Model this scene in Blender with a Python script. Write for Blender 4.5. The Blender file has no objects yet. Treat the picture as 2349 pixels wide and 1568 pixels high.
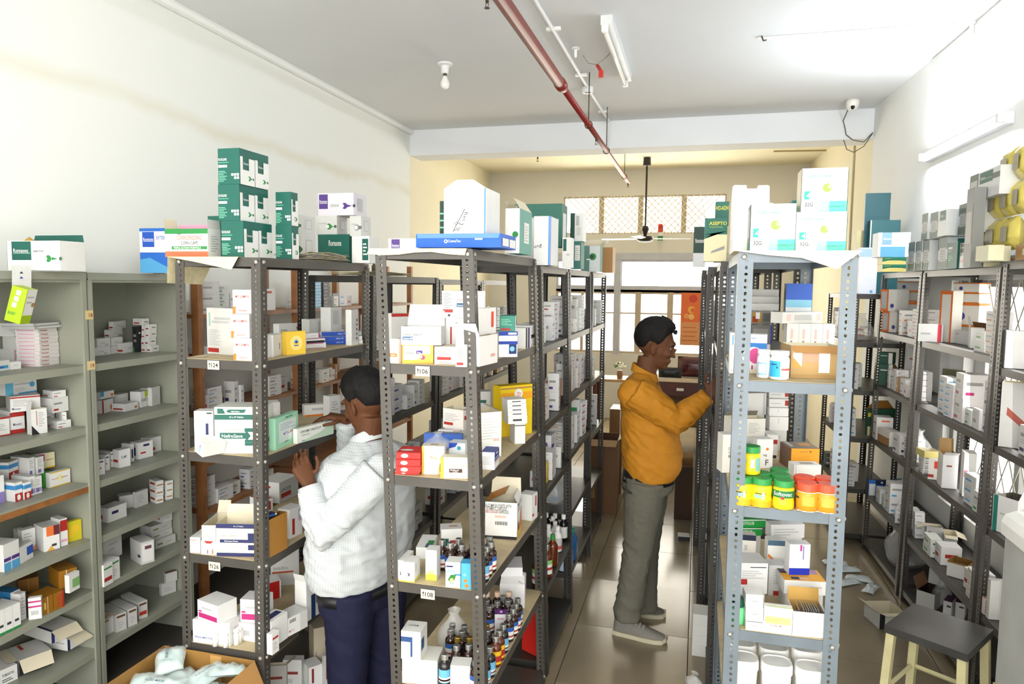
import bpy, math, random
import numpy as np
from mathutils import Vector, Matrix
from mathutils.noise import noise as pnoise

# ------------------------------------------------------------------ camera, sky, lamps, exposure
SC = bpy.context.scene
COL = SC.collection
FOC, YAW, PIT, ROL, CZ = 1620.0, math.radians(14.8), math.radians(4.74), math.radians(.64), 1.9
fw = np.array([-math.sin(YAW)*math.cos(PIT), math.cos(YAW)*math.cos(PIT), -math.sin(PIT)])
rt = np.array([math.cos(YAW), math.sin(YAW), 0.0])
up = np.cross(rt, fw)
rt, up = math.cos(ROL)*rt+math.sin(ROL)*up, -math.sin(ROL)*rt+math.cos(ROL)*up
CAM = np.array([0, 0, CZ])
cd = bpy.data.cameras.new('camera'); cd.sensor_width = 36; cd.lens = 36*FOC/2349; cd.clip_start = .05
camera = bpy.data.objects.new('camera', cd); COL.objects.link(camera)
camera.matrix_world = Matrix(((rt[0], up[0], -fw[0], 0), (rt[1], up[1], -fw[1], 0), (rt[2], up[2], -fw[2], CZ), (0, 0, 0, 1)))
SC.camera = camera
W = bpy.data.worlds.new('sky'); SC.world = W; W.use_nodes = True
bg = W.node_tree.nodes['Background']; bg.inputs[0].default_value = (1.0, .97, .90, 1); bg.inputs[1].default_value = 4.0
SC.view_settings.view_transform = 'Standard'; SC.view_settings.look = 'None'; SC.view_settings.gamma = 1
SC.view_settings.use_curve_mapping = False
SC.view_settings.exposure = .40

def area(name, loc, target, sx, sy, power, color):
    l = bpy.data.lights.new(name, 'AREA'); l.shape = 'RECTANGLE'; l.size = sx; l.size_y = sy; l.energy = power; l.color = color
    o = bpy.data.objects.new(name, l); COL.objects.link(o); o.location = loc
    o.rotation_euler = (Vector(target)-Vector(loc)).to_track_quat('-Z', 'Y').to_euler()
    return o
area('rear_fill_lamp', (.6, -3.2, 3.0), (-.4, 4.5, 1.7), 3.0, 1.8, 92, (1, .995, .97))  # unseen area lamp added behind the camera for frontal light, no doorway modelled
area('window_daylight', (1.35, 3.9, 1.3), (-1, 3.9, 1.2), 2.0, 1.1, 10, (1, .97, .92))
area('back_window_daylight', (-.7, 9.85, 1.9), (-.7, 4, 1.6), 2.2, 2.2, 60, (1, .93, .78))

# ------------------------------------------------------------------ picture-to-place helpers
def ray(px, py): return fw+rt*((px-1174.5)/FOC)-up*((py-784)/FOC)
def atz(p, z): d = ray(*p); return CAM+d*((z-CZ)/d[2])
def aty(p, y): d = ray(*p); return CAM+d*(y/d[1])
def atx(p, x): d = ray(*p); return CAM+d*(x/d[0])
def zover(p, q):
    d = ray(*p); t = math.hypot(q[0]-CAM[0], q[1]-CAM[1])/math.hypot(d[0], d[1]); return CZ+t*d[2]
def cr(ox, oy, s): return lambda x, y: (ox+x/s, oy+y/s)
L1, L2, L3 = cr(0, 500, 3.92), cr(0, 850, 3.92), cr(0, 1168, 3.92)
A0, A1, A2, A3 = cr(300, 300, 3.915), cr(400, 580, 4.356), cr(400, 880, 4.356), cr(230, 1168, 3.506)
B0, B1, B2, B3, B4 = [cr(860, y, 4.195) for y in (380, 600, 850, 1090, 1300)]
PA, PB, BK = cr(1380, 700, 3.409), cr(1280, 1000, 2.76), cr(1260, 400, 3.734)
R0, R1, R2, R3 = cr(1580, 370, 5.593), cr(1600, 600, 5.2275), cr(1600, 870, 4.7525), cr(1600, 1160, 3.8425)
W0, W1, W2, W3 = cr(1940, 340, 4.611), cr(1940, 600, 4.355), cr(1940, 900, 4.355), cr(1900, 1208, 4.356)
PX = lambda x, y: (x, y)

# ------------------------------------------------------------------ materials
def lin(c):
    if isinstance(c, str):
        c = c.lstrip('#'); c = ''.join(q*2 for q in c) if len(c) == 3 else c; c = [int(c[i:i+2], 16)/255 for i in (0, 2, 4)]
    return tuple(((x+.055)/1.055)**2.4 if x > .04045 else x/12.92 for x in c)
_M = {}
def mat(c, rough=.55, metal=0., var=.05, scale=9., bump=0., spec=.4, alpha=1., trans=0., name=None, emit=0.):
    k = (c if isinstance(c, str) else tuple(c), rough, metal, var, scale, bump, spec, alpha, trans, emit)
    if k in _M: return _M[k]
    m = bpy.data.materials.new(name or 'paint'); m.use_nodes = True
    nt = m.node_tree; b = nt.nodes['Principled BSDF']; col = lin(c)
    b.inputs['Roughness'].default_value = rough; b.inputs['Metallic'].default_value = metal
    b.inputs['Specular IOR Level'].default_value = spec; b.inputs['Alpha'].default_value = alpha
    b.inputs['Transmission Weight'].default_value = trans
    b.inputs['Base Color'].default_value = (*col, 1)
    if emit:
        b.inputs['Emission Color'].default_value = (*col, 1); b.inputs['Emission Strength'].default_value = emit
    if var or bump:
        tc = nt.nodes.new('ShaderNodeTexCoord'); nz = nt.nodes.new('ShaderNodeTexNoise')
        nz.inputs['Scale'].default_value = scale; nz.inputs['Detail'].default_value = 4
        nt.links.new(tc.outputs['Object'], nz.inputs['Vector'])
        if var:
            rp = nt.nodes.new('ShaderNodeMapRange'); rp.inputs['From Min'].default_value = .3; rp.inputs['From Max'].default_value = .7
            rp.inputs['To Min'].default_value = 1-var; rp.inputs['To Max'].default_value = 1+var
            nt.links.new(nz.outputs['Fac'], rp.inputs['Value'])
            mx = nt.nodes.new('ShaderNodeVectorMath'); mx.operation = 'SCALE'; mx.inputs[0].default_value = col
            nt.links.new(rp.outputs[0], mx.inputs['Scale']); nt.links.new(mx.outputs[0], b.inputs['Base Color'])
        if bump:
            bp = nt.nodes.new('ShaderNodeBump'); bp.inputs['Strength'].default_value = bump; bp.inputs['Distance'].default_value = .01
            nt.links.new(nz.outputs['Fac'], bp.inputs['Height']); nt.links.new(bp.outputs[0], b.inputs['Normal'])
    _M[k] = m
    return m
def paper(c):
    q = tuple(x*.80 for x in lin(c)); return mat(tuple(x*12.92 if x < .0031308 else 1.055*x**(1/2.4)-.055 for x in q), .5, 0, .03, 14, 0, .35)

# ------------------------------------------------------------------ mesh builder
_T = {}
def glyphs(s):
    if s not in _T:
        cu = bpy.data.curves.new('t', 'FONT'); cu.body = s; cu.resolution_u = 2; cu.offset = .012
        o = bpy.data.objects.new('t', cu); COL.objects.link(o)
        dg = bpy.context.evaluated_depsgraph_get(); me = bpy.data.meshes.new_from_object(o.evaluated_get(dg))
        vs = [(v.co.x, v.co.y) for v in me.vertices]; fs = [tuple(p.vertices) for p in me.polygons]
        bpy.data.objects.remove(o); bpy.data.curves.remove(cu); bpy.data.meshes.remove(me)
        x0 = min(v[0] for v in vs); x1 = max(v[0] for v in vs)
        _T[s] = ([(x-x0, y) for x, y in vs], fs, x1-x0)
    return _T[s]

class G:
    def __init__(s): s.v = []; s.f = []; s.m = []; s.mats = []
    def mi(s, m):
        if m not in s.mats: s.mats.append(m)
        return s.mats.index(m)
    def add(s, vs, fs, m):
        o = len(s.v); s.v += [tuple(map(float, p)) for p in vs]; i = s.mi(m)
        for f in fs: s.f.append(tuple(o+k for k in f)); s.m.append(i)
        return s
    def box(s, x0, y0, z0, x1, y1, z1, m, skip=''):
        vs = [(x0, y0, z0), (x1, y0, z0), (x1, y1, z0), (x0, y1, z0), (x0, y0, z1), (x1, y0, z1), (x1, y1, z1), (x0, y1, z1)]
        fs = dict(b=(3, 2, 1, 0), t=(4, 5, 6, 7), f=(0, 1, 5, 4), r=(1, 2, 6, 5), k=(2, 3, 7, 6), l=(3, 0, 4, 7))
        return s.add(vs, [v for k, v in fs.items() if k not in skip], m)
    def quad(s, a, b, c, d, m): return s.add([a, b, c, d], [(0, 1, 2, 3)], m)
    def lathe(s, prof, m, n=20, c=(0, 0, 0), cap=True):
        k = len(prof)
        vs = [(c[0]+r*math.cos(2*math.pi*i/n), c[1]+r*math.sin(2*math.pi*i/n), c[2]+z) for r, z in prof for i in range(n)]
        fs = [(j*n+i, j*n+(i+1) % n, (j+1)*n+(i+1) % n, (j+1)*n+i) for j in range(k-1) for i in range(n)]
        if cap: fs += [tuple(range(n-1, -1, -1)), tuple((k-1)*n+i for i in range(n))]
        return s.add(vs, fs, m)
    def tube(s, pts, r, m, n=8):
        pts = [Vector(p) for p in pts]; vs = []; k = len(pts)
        rs = r if isinstance(r, (list, tuple)) else [r]*k
        for i, p in enumerate(pts):
            t = (pts[min(i+1, k-1)]-pts[max(i-1, 0)]).normalized()
            a = Vector((0, 0, 1)) if abs(t.z) < .9 else Vector((1, 0, 0))
            u = t.cross(a).normalized(); w = t.cross(u)
            vs += [p+rs[i]*(u*math.cos(2*math.pi*j/n)+w*math.sin(2*math.pi*j/n)) for j in range(n)]
        fs = [(j*n+i, (j+1)*n+i, (j+1)*n+(i+1) % n, j*n+(i+1) % n) for j in range(k-1) for i in range(n)]
        fs += [tuple(range(n)), tuple((k-1)*n+i for i in range(n-1, -1, -1))]
        return s.add(vs, fs, m)
    def text(s, st, o, ux, uy, h, m, fit=None, n=None):
        """text from o along ux, letters h high along uy; fit squeezes it into that width"""
        vs, fs, w = glyphs(st); o, ux, uy = Vector(o), Vector(ux), Vector(uy)
        k = h/.72; sx = k if not fit else min(k, fit/max(w, 1e-6))
        return s.add([o+ux*(x*sx)+uy*(y*k) for x, y in vs], fs, m)
    def build(s, name, parent=None, loc=(0, 0, 0), rot=(0, 0, 0), smooth=False):
        me = bpy.data.meshes.new(name); me.from_pydata(s.v, [], s.f)
        for m in s.mats: me.materials.append(m)
        me.polygons.foreach_set('material_index', s.m)
        if smooth: me.polygons.foreach_set('use_smooth', [True]*len(s.f))
        me.update()
        o = bpy.data.objects.new(name, me); COL.objects.link(o); o.parent = parent; o.location = loc; o.rotation_euler = rot
        return o
LABELS = {}
def tag(o, label, cat, group=None, kind=None):
    if label:
        LABELS[label] = LABELS.get(label, 0)+1
        o['label'] = label
    if cat: o['category'] = cat
    if group: o['group'] = group
    if kind: o['kind'] = kind
    return o
def struct(o): o['kind'] = 'structure'; return o
def empty(name, loc=(0, 0, 0), rz=0):
    o = bpy.data.objects.new(name, None); COL.objects.link(o); o.location = loc; o.rotation_euler = (0, 0, rz); o.empty_display_size = .05
    return o
def dup(o, loc, rz=None, label=None, group=None, parent=None):
    c = o.copy(); COL.objects.link(c)
    if parent: c.parent = parent
    else:
        c.location = loc
        if rz is not None: c.rotation_euler = (0, 0, rz)
        if label: tag(c, label, None, group)
    for ch in o.children: dup(ch, None, parent=c)
    return c
ORD = 'first second third fourth fifth sixth seventh eighth ninth tenth eleventh twelfth thirteenth fourteenth fifteenth sixteenth seventeenth eighteenth nineteenth twentieth'.split()

# ------------------------------------------------------------------ room shell
XL, YB, ZC = -3.0, 10.0, 3.49
XR = lambda y: 1.753-.042*y
Y0 = -1.2
white = mat('#e9ebe9', .8, 0, .015, 2.5, .05, .2, name='white_paint')
cream = mat('#e9e2c8', .8, 0, .02, 2.5, .05, .2, name='warm_lit_white_paint')  # warm light of the far bay put into the colour of its white paint
def wall_paint():
    """white wall paint with long yellowish seepage streaks"""
    m = bpy.data.materials.new('stained_white_paint'); m.use_nodes = True; nt = m.node_tree; b = nt.nodes['Principled BSDF']
    b.inputs['Roughness'].default_value = .8; b.inputs['Specular IOR Level'].default_value = .2
    tc = nt.nodes.new('ShaderNodeTexCoord'); mp = nt.nodes.new('ShaderNodeSeparateXYZ'); nt.links.new(tc.outputs['Object'], mp.inputs[0])
    nz = nt.nodes.new('ShaderNodeTexNoise'); nz.inputs['Scale'].default_value = 1.6; nz.inputs['Detail'].default_value = 5; nt.links.new(tc.outputs['Object'], nz.inputs['Vector'])
    def mth(op, a, c):
        n = nt.nodes.new('ShaderNodeMath'); n.operation = op
        for i, x in enumerate((a, c)):
            if isinstance(x, (int, float)): n.inputs[i].default_value = x
            else: nt.links.new(x, n.inputs[i])
        return n.outputs[0]
    # streak following a slightly wavy level line 2.95 m up the wall
    wav = mth('MULTIPLY', mth('SUBTRACT', nz.outputs['Fac'], .5), .22)
    d = mth('ABSOLUTE', mth('SUBTRACT', mth('ADD', mp.outputs['Z'], wav), 2.86), 0)
    st = mth('MAXIMUM', mth('SUBTRACT', 1, mth('MULTIPLY', d, 14)), 0)
    st = mth('MULTIPLY', st, mth('MULTIPLY', nz.outputs['Fac'], .7))
    mx = nt.nodes.new('ShaderNodeMix'); mx.data_type = 'RGBA'; mx.inputs['A'].default_value = (*lin('#ebeeeb'), 1); mx.inputs['B'].default_value = (*lin('#d6cfae'), 1)
    nt.links.new(st, mx.inputs['Factor']); nt.links.new(mx.outputs['Result'], b.inputs['Base Color'])
    return m
YBM = 7.05
struct(G().box(XL-.15, Y0, 0, XL, YBM, ZC, wall_paint()).build('wall_left'))
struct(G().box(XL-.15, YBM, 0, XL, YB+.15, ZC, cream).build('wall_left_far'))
struct(G().box(XL-.15, Y0, ZC, 2.1, YBM, ZC+.12, mat('#dfe1e2', .85, 0, .015, 1.5, .03, .2)).build('ceiling'))
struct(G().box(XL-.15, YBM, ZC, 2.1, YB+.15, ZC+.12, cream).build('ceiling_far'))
# concrete beam across the room
zb = aty((1400, 340), YBM)[2]
struct(G().box(XL, YBM, zb, XR(YBM)-.0, YBM+.32, ZC, mat('#e6e9ec', .8, 0, .02, 2, .05, .2)).build('ceiling_beam'))
struct(G().tube([(XL+.02, Y0, ZC-.02), (XL+.02, YBM, ZC-.02)], .03, white, 8).build('trim_1'))
# right-hand wall with a long barred window behind the racks
def wq(g, y0, y1, z0, z1, m, dx=0., th=.14):
    a, b_ = XR(y0)+dx, XR(y1)+dx
    vs = [(a, y0, z0), (b_, y1, z0), (b_+th, y1, z0), (a+th, y0, z0), (a, y0, z1), (b_, y1, z1), (b_+th, y1, z1), (a+th, y0, z1)]
    g.add(vs, [(3, 2, 1, 0), (4, 5, 6, 7), (0, 4, 5, 1), (1, 5, 6, 2), (2, 6, 7, 3), (3, 7, 4, 0)], m)
WY0, WY1, WZ0, WZ1 = 2.35, 5.05, .55, 1.95
g = G(); wq(g, Y0, WY0, 0, ZC, white); wq(g, WY1, YBM, 0, ZC, white); wq(g, WY0, WY1, 0, WZ0, white); wq(g, WY0, WY1, WZ1, ZC, white)
struct(g.build('wall_right'))
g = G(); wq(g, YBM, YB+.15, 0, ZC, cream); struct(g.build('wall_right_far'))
winf = mat('#8d8f8c', .5, .3)
wn = struct(empty('window_3', (0, 0, 0)))
for y in (WY0+.03, 3.25, 4.15, WY1-.03):
    g = G(); wq(g, y-.03, y+.03, WZ0, WZ1, winf, .04, .05); g.build('window_frame', wn)
for z in (WZ0+.02, 1.25, WZ1-.02):
    g = G(); wq(g, WY0, WY1, z-.02, z+.02, winf, .045, .04); g.build('window_rail', wn)
g = G(); bar = mat('#b9b4a8', .5, .4)
k = -1.4
while k < 2.7:
    for sgn in (1, -1):
        pts = []
        for z in (WZ0, WZ1):
            y = WY0+k+(z-WZ0)*.55 if sgn > 0 else WY0+k+(WZ1-z)*.55
            pts.append((XR(y)+.02, y, z))
        if WY0 < pts[0][1] < WY1 and WY0 < pts[1][1] < WY1: g.tube(pts, .004, bar, 4)
    k += .13
g.build('grille', wn)
glass = mat('#ffffff', .02, 0, 0, alpha=.12, name='window_glass')
g = G(); wq(g, WY0+.03, WY1-.03, WZ0, WZ1, glass, .075, .004); g.build('pane', wn)
# back wall with a high window and a glazed screen below
BX = lambda x, y: aty((x, y), YB)
hx0, hx1, hz0, hz1 = -1.91, .31, 2.605, 3.13
lx0, lx1, lz0, lz1 = -2.0, .62, .93, 2.25
g = G()
for x0, x1, z0, z1 in ((XL, hx0, hz0, hz1), (hx1, 1.4, hz0, hz1), (XL, 1.4, hz1, ZC), (XL, 1.4, lz1, hz0), (XL, lx0, lz0, lz1), (lx1, 1.4, lz0, lz1), (XL, 1.4, 0, lz0)):
    g.box(x0, YB, z0, x1, YB+.15, z1, mat('#d6d3c8', .8, 0, .02, 2.5, .05, .2))
struct(g.build('wall_back'))
def hwin(name, x0, x1, z0, z1, vx, hz, fm, fw_=.03):
    w = struct(empty(name, (0, 0, 0)))
    for x, t in vx: G().box(x-t, YB+.03, z0, x+t, YB+.09, z1, fm).build('mullion', w)
    for z, t in hz: G().box(x0, YB+.035, z-t, x1, YB+.085, z+t, fm).build('transom', w)
    xs = sorted([x for x, t in vx]); zs = sorted([z for z, t in hz])
    for a, b_ in zip(xs, xs[1:]):
        for c, d in zip(zs, zs[1:]): G().box(a, YB+.056, c, b_, YB+.06, d, glass).build('pane', w)
    return w
tan = mat('#b5a68e', .6); grey = mat('#9fa2a8', .5)
w1 = hwin('window_1', hx0, hx1, hz0, hz1, [(hx0, .02), (-1.37, .035), (-.827, .035), (-.242, .035), (hx1, .02)], [(hz0, .02), (hz1, .02)], tan)
g = G(); x = hx0-.5
while x < hx1:
    for s_ in (0, 1):
        a, b_ = (x, hz0), (x+.5, hz1)
        if s_: a, b_ = (x+.5, hz0), (x, hz1)
        if min(a[0], b_[0]) > hx0 and max(a[0], b_[0]) < hx1: g.tube([(a[0], YB+.02, a[1]), (b_[0], YB+.02, b_[1])], .006, mat('#e2d9b8', .6), 4)
    x += .09
g.build('grille', w1)
lgrey = mat('#b4b5ba', .5)  # frame grey made lighter to carry the window flare in its colour
w2 = hwin('window_2', lx0, lx1, lz0, 1.80, [(lx0, .03), (-1.62, .02), (-1.12, .05), (-.83, .04), (-.39, .04), (.1, .03), (lx1, .03)], [(lz0, .03), (1.50, .010), (1.80, .03)], tan)
w4 = hwin('window_4', lx0, lx1, 1.83, lz1, [(lx0, .03), (-1.12, .055), (lx1, .03)], [(1.84, .045), (lz1, .03)], lgrey)
struct(G().box(-1.165, YB-.02, lz0, -1.075, YB+.03, lz1, lgrey).build('trim_7'))
G().box(lx0, YB-.03, lz1, lx1, YB+.0, lz1+.09, lgrey).build('window_head', w4)
# floor of two-foot tiles with dark joints
fl = struct(G().box(XL-.15, Y0, -.06, 2.1, YB+.15, -.006, mat('#3c3833', .8)).build('floor'))
rng = random.Random(4)
tmats = [mat(c, .17, 0, .09, 3, .012, .5, name='floor_tile') for c in ('#8d806a', '#877a64', '#91846e', '#897d68')]
tm = []
for m in tmats: tm.append(G().box(-.3025, -.3025, -.012, .3025, .3025, 0, m).build('tile', fl).data)
for o in list(fl.children): bpy.data.objects.remove(o)
for i in range(-5, 4):
    for j in range(-7, 12):
        cx, cy = .305+.61*i, 3.495+.61*j
        if cx-.3 < XL or cx > 1.6 or cy < -1: continue
        o = bpy.data.objects.new('tile', tm[rng.randrange(4)]); COL.objects.link(o); o.parent = fl
        lift = (i == -1 and j == 1)
        o.location = (cx, cy, rng.uniform(-.0006, .0006)); o.rotation_euler = (math.radians(.9), 0, 0) if lift else (0, 0, 0)
        if lift: o.location.z = .0045
# ------------------------------------------------------------------ slotted-angle racks
def post_mesh(w, h, m, name):
    p = .0205; t = .0022; n = int(h/p); g = G(); vs = []; fs = []
    def flange(swap):
        nonlocal vs, fs
        def P3(s, d, z): return (d, s, z) if swap else (s, d, z)
        for side in (0, 1):
            d = t if side else 0.
            for k in range(n):
                z0 = k*p; hz = .0062 if k % 2 else .0046; hx = .0046 if k % 2 else .0056
                c = w*.55; zc = z0+p/2; o = len(vs)
                out = [(0, z0), (c, z0), (w, z0), (w, zc), (w, z0+p), (c, z0+p), (0, z0+p), (0, zc)]
                inn = [(c-hx*.7, zc-hz*.75), (c, zc-hz), (c+hx*.7, zc-hz*.75), (c+hx, zc), (c+hx*.7, zc+hz*.75), (c, zc+hz), (c-hx*.7, zc+hz*.75), (c-hx, zc)]
                vs += [P3(a, d, b) for a, b in out+inn]
                for i in range(8):
                    q = (o+i, o+(i+1) % 8, o+8+(i+1) % 8, o+8+i)
                    fs.append(q if (side ^ swap) == 0 else q[::-1])
                if side == 0:
                    o2 = len(vs); vs += [P3(a, t, b) for a, b in inn]
                    fs += [(o+8+i, o+8+(i+1) % 8, o2+(i+1) % 8, o2+i) for i in range(8)]
        o = len(vs); zz = n*p
        vs += [P3(w, 0, 0), P3(w, t, 0), P3(w, t, zz), P3(w, 0, zz)]; fs.append((o, o+1, o+2, o+3))
        o = len(vs); vs += [P3(0, 0, zz), P3(w, 0, zz), P3(w, t, zz), P3(0, t, zz)]; fs.append((o, o+1, o+2, o+3))
    flange(0); flange(1)
    g.add(vs, fs, m)
    o = g.build(name); me = o.data; bpy.data.objects.remove(o)
    return me
def steel(c, name): 
    return mat(c, .42, .15, .16, 6, .06, .5, name=name)
dark = steel('#46433f', 'dark_rack_paint'); black = steel('#33312e', 'black_rack_paint'); blue = steel('#66717a', 'blue_grey_rack_paint')
boltm = mat('#a9a79f', .35, .8, .1, 40)
bolt_g = G(); bolt_g.lathe([(.0085, 0), (.0085, .002), (.006, .005), (.002, .0062)], boltm, 8); _b = bolt_g.build('bolt'); BOLT = _b.data; bpy.data.objects.remove(_b)
POST = {}
TAKEN = []   # footprints in use: centre, turn, half sizes, z range
RACKS = {}
class Rack:
    def __init__(s, key, x0, y0, w, l, zs, m, label, lean=0., slant=0., pw=.04, top=.0, phrase=None, bolts=False):
        s.key, s.x0, s.y0, s.w, s.l, s.zs, s.lean, s.slant, s.m = key, x0, y0, w, l, zs, lean, slant, m
        s.phrase = phrase or key; s.e = empty('steel_rack', s.P(0, 0, 0)); tag(s.e, label, 'rack'); RACKS[key] = s
        h = zs[0]+top
        k = (round(h, 2), pw, m.name)
        if k not in POST: POST[k] = post_mesh(pw, h, m, 'post')
        s.posts = []
        for u, v, rz in ((0, 0, 0), (w, 0, 90), (w, l, 180), (0, l, 270)):
            o = bpy.data.objects.new('post', POST[k]); COL.objects.link(o); o.parent = s.e
            M = Matrix(((1, slant, lean, u), (0, 1, 0, v), (0, 0, 1, 0), (0, 0, 0, 1)))
            o.location = (u+slant*v, v, 0); o.rotation_euler = Matrix.Rotation(math.atan(lean), 3, 'Y').to_euler() if False else (0, math.atan(lean), math.radians(rz)) if rz == 0 else (Matrix.Rotation(math.atan(lean), 3, 'Y') @ Matrix.Rotation(math.radians(rz), 3, 'Z')).to_euler()
            s.posts.append(o)
            q = s.P(u, v, 0); q2 = s.P(u, v, zs[0]); cx, cy = (q[0]+q2[0])/2, (q[1]+q2[1])/2; sx = 1 if u == 0 else -1; sy = 1 if v == 0 else -1
            TAKEN.append((cx+sx*pw/2, cy+sy*.001, 0, pw/2, .003, 0, h)); TAKEN.append((cx+sx*.001, cy+sy*pw/2, 0, .003, pw/2, 0, h))
        for i, z in enumerate(zs):
            g = G(); t = .0025; a = .003; L = .034
            g.box(a, a, z-.0025, w-a, l-a, z, m)
            g.box(a, a, z-L, w-a, a+t, z-.0025, m); g.box(a, l-a-t, z-L, w-a, l-a, z-.0025, m)
            g.box(a, a+t, z-L, a+t, l-a-t, z-.0025, m); g.box(w-a-t, a+t, z-L, w-a, l-a-t, z-.0025, m)
            if slant or lean: g.v = [(x+slant*y+lean*z, y, zz) for x, y, zz in g.v]
            sh = g.build('shelf', s.e)
            if bolts and z < 2.2:
                for u, v, r in ((.018, 0, (90, 0, 0)), (w-.018, 0, (90, 0, 0)), (w, .018, (0, 90, 0)), (w, l-.018, (0, 90, 0))):
                    b = bpy.data.objects.new('bolt', BOLT); COL.objects.link(b); b.parent = sh
                    b.location = (u+slant*v+lean*z, v, z-.017); b.rotation_euler = tuple(math.radians(q) for q in r)
            s.last = sh
    def P(s, u, v, z): return (s.x0+u+s.slant*v+s.lean*z, s.y0+v, z)
    def shelf(s, i): return [c for c in s.e.children if c.name.startswith('shelf')][i]
ZB = [2.012, 1.617, 1.223, .837, .461, .07]
ZA = [1.985, 1.597, 1.232, .825, .46, .08]
ZR = [2.008, 1.600, 1.191, .777, .47, .06]
ZW = [1.999, 1.59, 1.21, .83, .41, .08]
rB = Rack('B1', -1.015, 2.25, .355, .90, ZB, dark, 'dark slotted-angle rack marked 106 beside the centre aisle, dark grey', -.036, .012, bolts=True, phrase='rack 106')
rA = Rack('A1', -1.958, 2.29, .372, .87, ZA, dark, 'dark slotted-angle rack marked 124 beside the man in white', .010, .012, bolts=True, phrase='rack 124')
rR = Rack('R1', .114, 2.345, .347, .91, ZR, blue, 'blue-grey slotted-angle rack with jars beside the centre aisle', 0, 0, pw=.046, bolts=True, phrase='blue-grey rack')
Rack('A2', -1.935, 3.20, .36, .88, [1.93, 1.55, 1.18, .80, .43, .08], black, 'black rack directly behind rack 124, flanked by the wooden shelving', .010, .012, phrase='cabinet-side rack behind 124')
Rack('A3', -1.93, 4.14, .36, .88, [1.92, 1.54, 1.17, .80, .43, .08], black, 'second black rack behind rack 124', .005, .012, phrase='cabinet-side second rack behind 124')
Rack('A4', -1.92, 5.06, .36, .88, [1.92, 1.54, 1.17, .80, .43, .08], black, 'third black rack behind rack 124', 0, .012, phrase='cabinet-side third rack')
Rack('B2', -1.01, 3.22, .355, .72, [1.985, 1.60, 1.22, .90, .43, .07], black, 'black rack directly behind rack 106', -.03, .0, phrase='rack behind 106')
Rack('B3', -1.03, 3.97, .355, .82, [1.985, 1.605, 1.25, .91, .56, .21], black, 'black rack two behind rack 106, blue bottles on its lower deck', -.02, 0, phrase='second rack behind 106')
Rack('B4', -1.06, 4.82, .355, .72, [1.985, 1.6, 1.22, .83, .44, .07], black, 'black rack ending the row behind rack 106', 0, 0, phrase='end rack behind 106')
Rack('R2', .085, 3.32, .35, .88, ZR, black, 'black rack directly behind the blue-grey rack', 0, 0, phrase='rack past blue-grey one')
Rack('R3', .04, 4.24, .35, .9, ZR, black, 'second black rack behind the blue-grey rack', 0, 0, phrase='second past blue-grey rack')
Rack('R4', .01, 5.2, .35, .9, ZR, black, 'third black rack behind the blue-grey rack', 0, 0, phrase='third past blue-grey rack')
Rack('W1', 1.315, 2.62, .3, 1.0, [2.02, 1.55, 1.2, .82, .42, .08], dark, 'dark rack by the barred window behind the grey cooler', .01, -.03, phrase='window rack by cooler')
Rack('W2', 1.28, 3.66, .3, 1.0, ZW, dark, 'dark rack by the barred window, wall side of the steel stool', .015, -.04, phrase='window rack by stool')
Rack('W3', 1.235, 4.71, .3, .82, ZW, dark, 'dark rack at the end of the barred window', .02, -.04, phrase='third window rack')
Rack('W4', 1.06, 5.58, .36, .85, [1.85, 1.5, 1.15, .8, .42, .08], black, 'black rack deepest along the window wall', .01, -.04, phrase='deepest window rack')
# green-grey steel cabinet along the left wall
cab = mat('#94978a', .45, .1, .07, 4, .04, .4, name='green_grey_enamel'); rust = mat('#8a5a2e', .7, 0, .2, 20)
ca = empty('steel_cabinet', (-2.62, 0, 0)); tag(ca, 'green-grey open steel cabinet with two bays along the white wall', 'cabinet')
CX0, ZCAB = -.375, [1.915, 1.517, 1.24, .98, .722, .487, .205]
BAYS = [(1.60, 2.535), (2.545, 3.16)]
for bi, (y0, y1) in enumerate(BAYS):
    G().box(CX0, y0, .02, CX0+.004, y1, 1.93, cab).build('back_panel', ca)
    for yy in (y0, y1-.004): G().box(CX0+.004, yy, .0, -.002, yy+.004, 1.93, cab).build('side_panel', ca); TAKEN.append((-2.81, yy+.002, 0, .19, .003, 0, 1.91))
    for yy in (y0, y1-.022): G().box(-.002, yy, .0, .008, yy+.022, 1.9, cab).build('front_stile', ca)
    for i, z in enumerate(ZCAB):
        g = G(); g.box(CX0+.005, y0+.005, z-.003, -.003, y1-.005, z, cab); g.box(-.012, y0+.005, z-.032, -.001, y1-.005, z-.003, cab)
        if bi == 0 and i == 3: g.box(-.0015, y0+.03, z-.034, .0005, y1-.02, z-.008, rust)
        if i == 0: g.box(-.014, y0, z-.02, .01, y1, z+.012, cab)
        g.build('shelf', ca)
# brown wooden shelving beyond it
wood = mat('#8a5a34', .5, 0, .25, 12, .05, .4, name='brown_wood')
wd = empty('wooden_shelving', (-2.70, 3.36, 0)); tag(wd, 'brown wooden open shelving on the white wall behind rack 124', 'shelving')
ZWD = [2.0, 1.705, 1.42, 1.14, .86, .58, .3]
for y in (0, 1.0, 2.0, 3.0):
    for x in (-.275, -.03): G().box(x, y-.02, 0, x+.045, y+.02, 2.05, wood).build('upright', wd); TAKEN.append((-2.70+x+.0225, 3.36+y, 0, .024, .021, 0, 2.05))
for z in ZWD[1:]:
    for y in (0, 1.0, 2.0): G().box(-.28, y+.02, z-.022, .015, y+.98, z, wood).build('shelf', wd)
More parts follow.
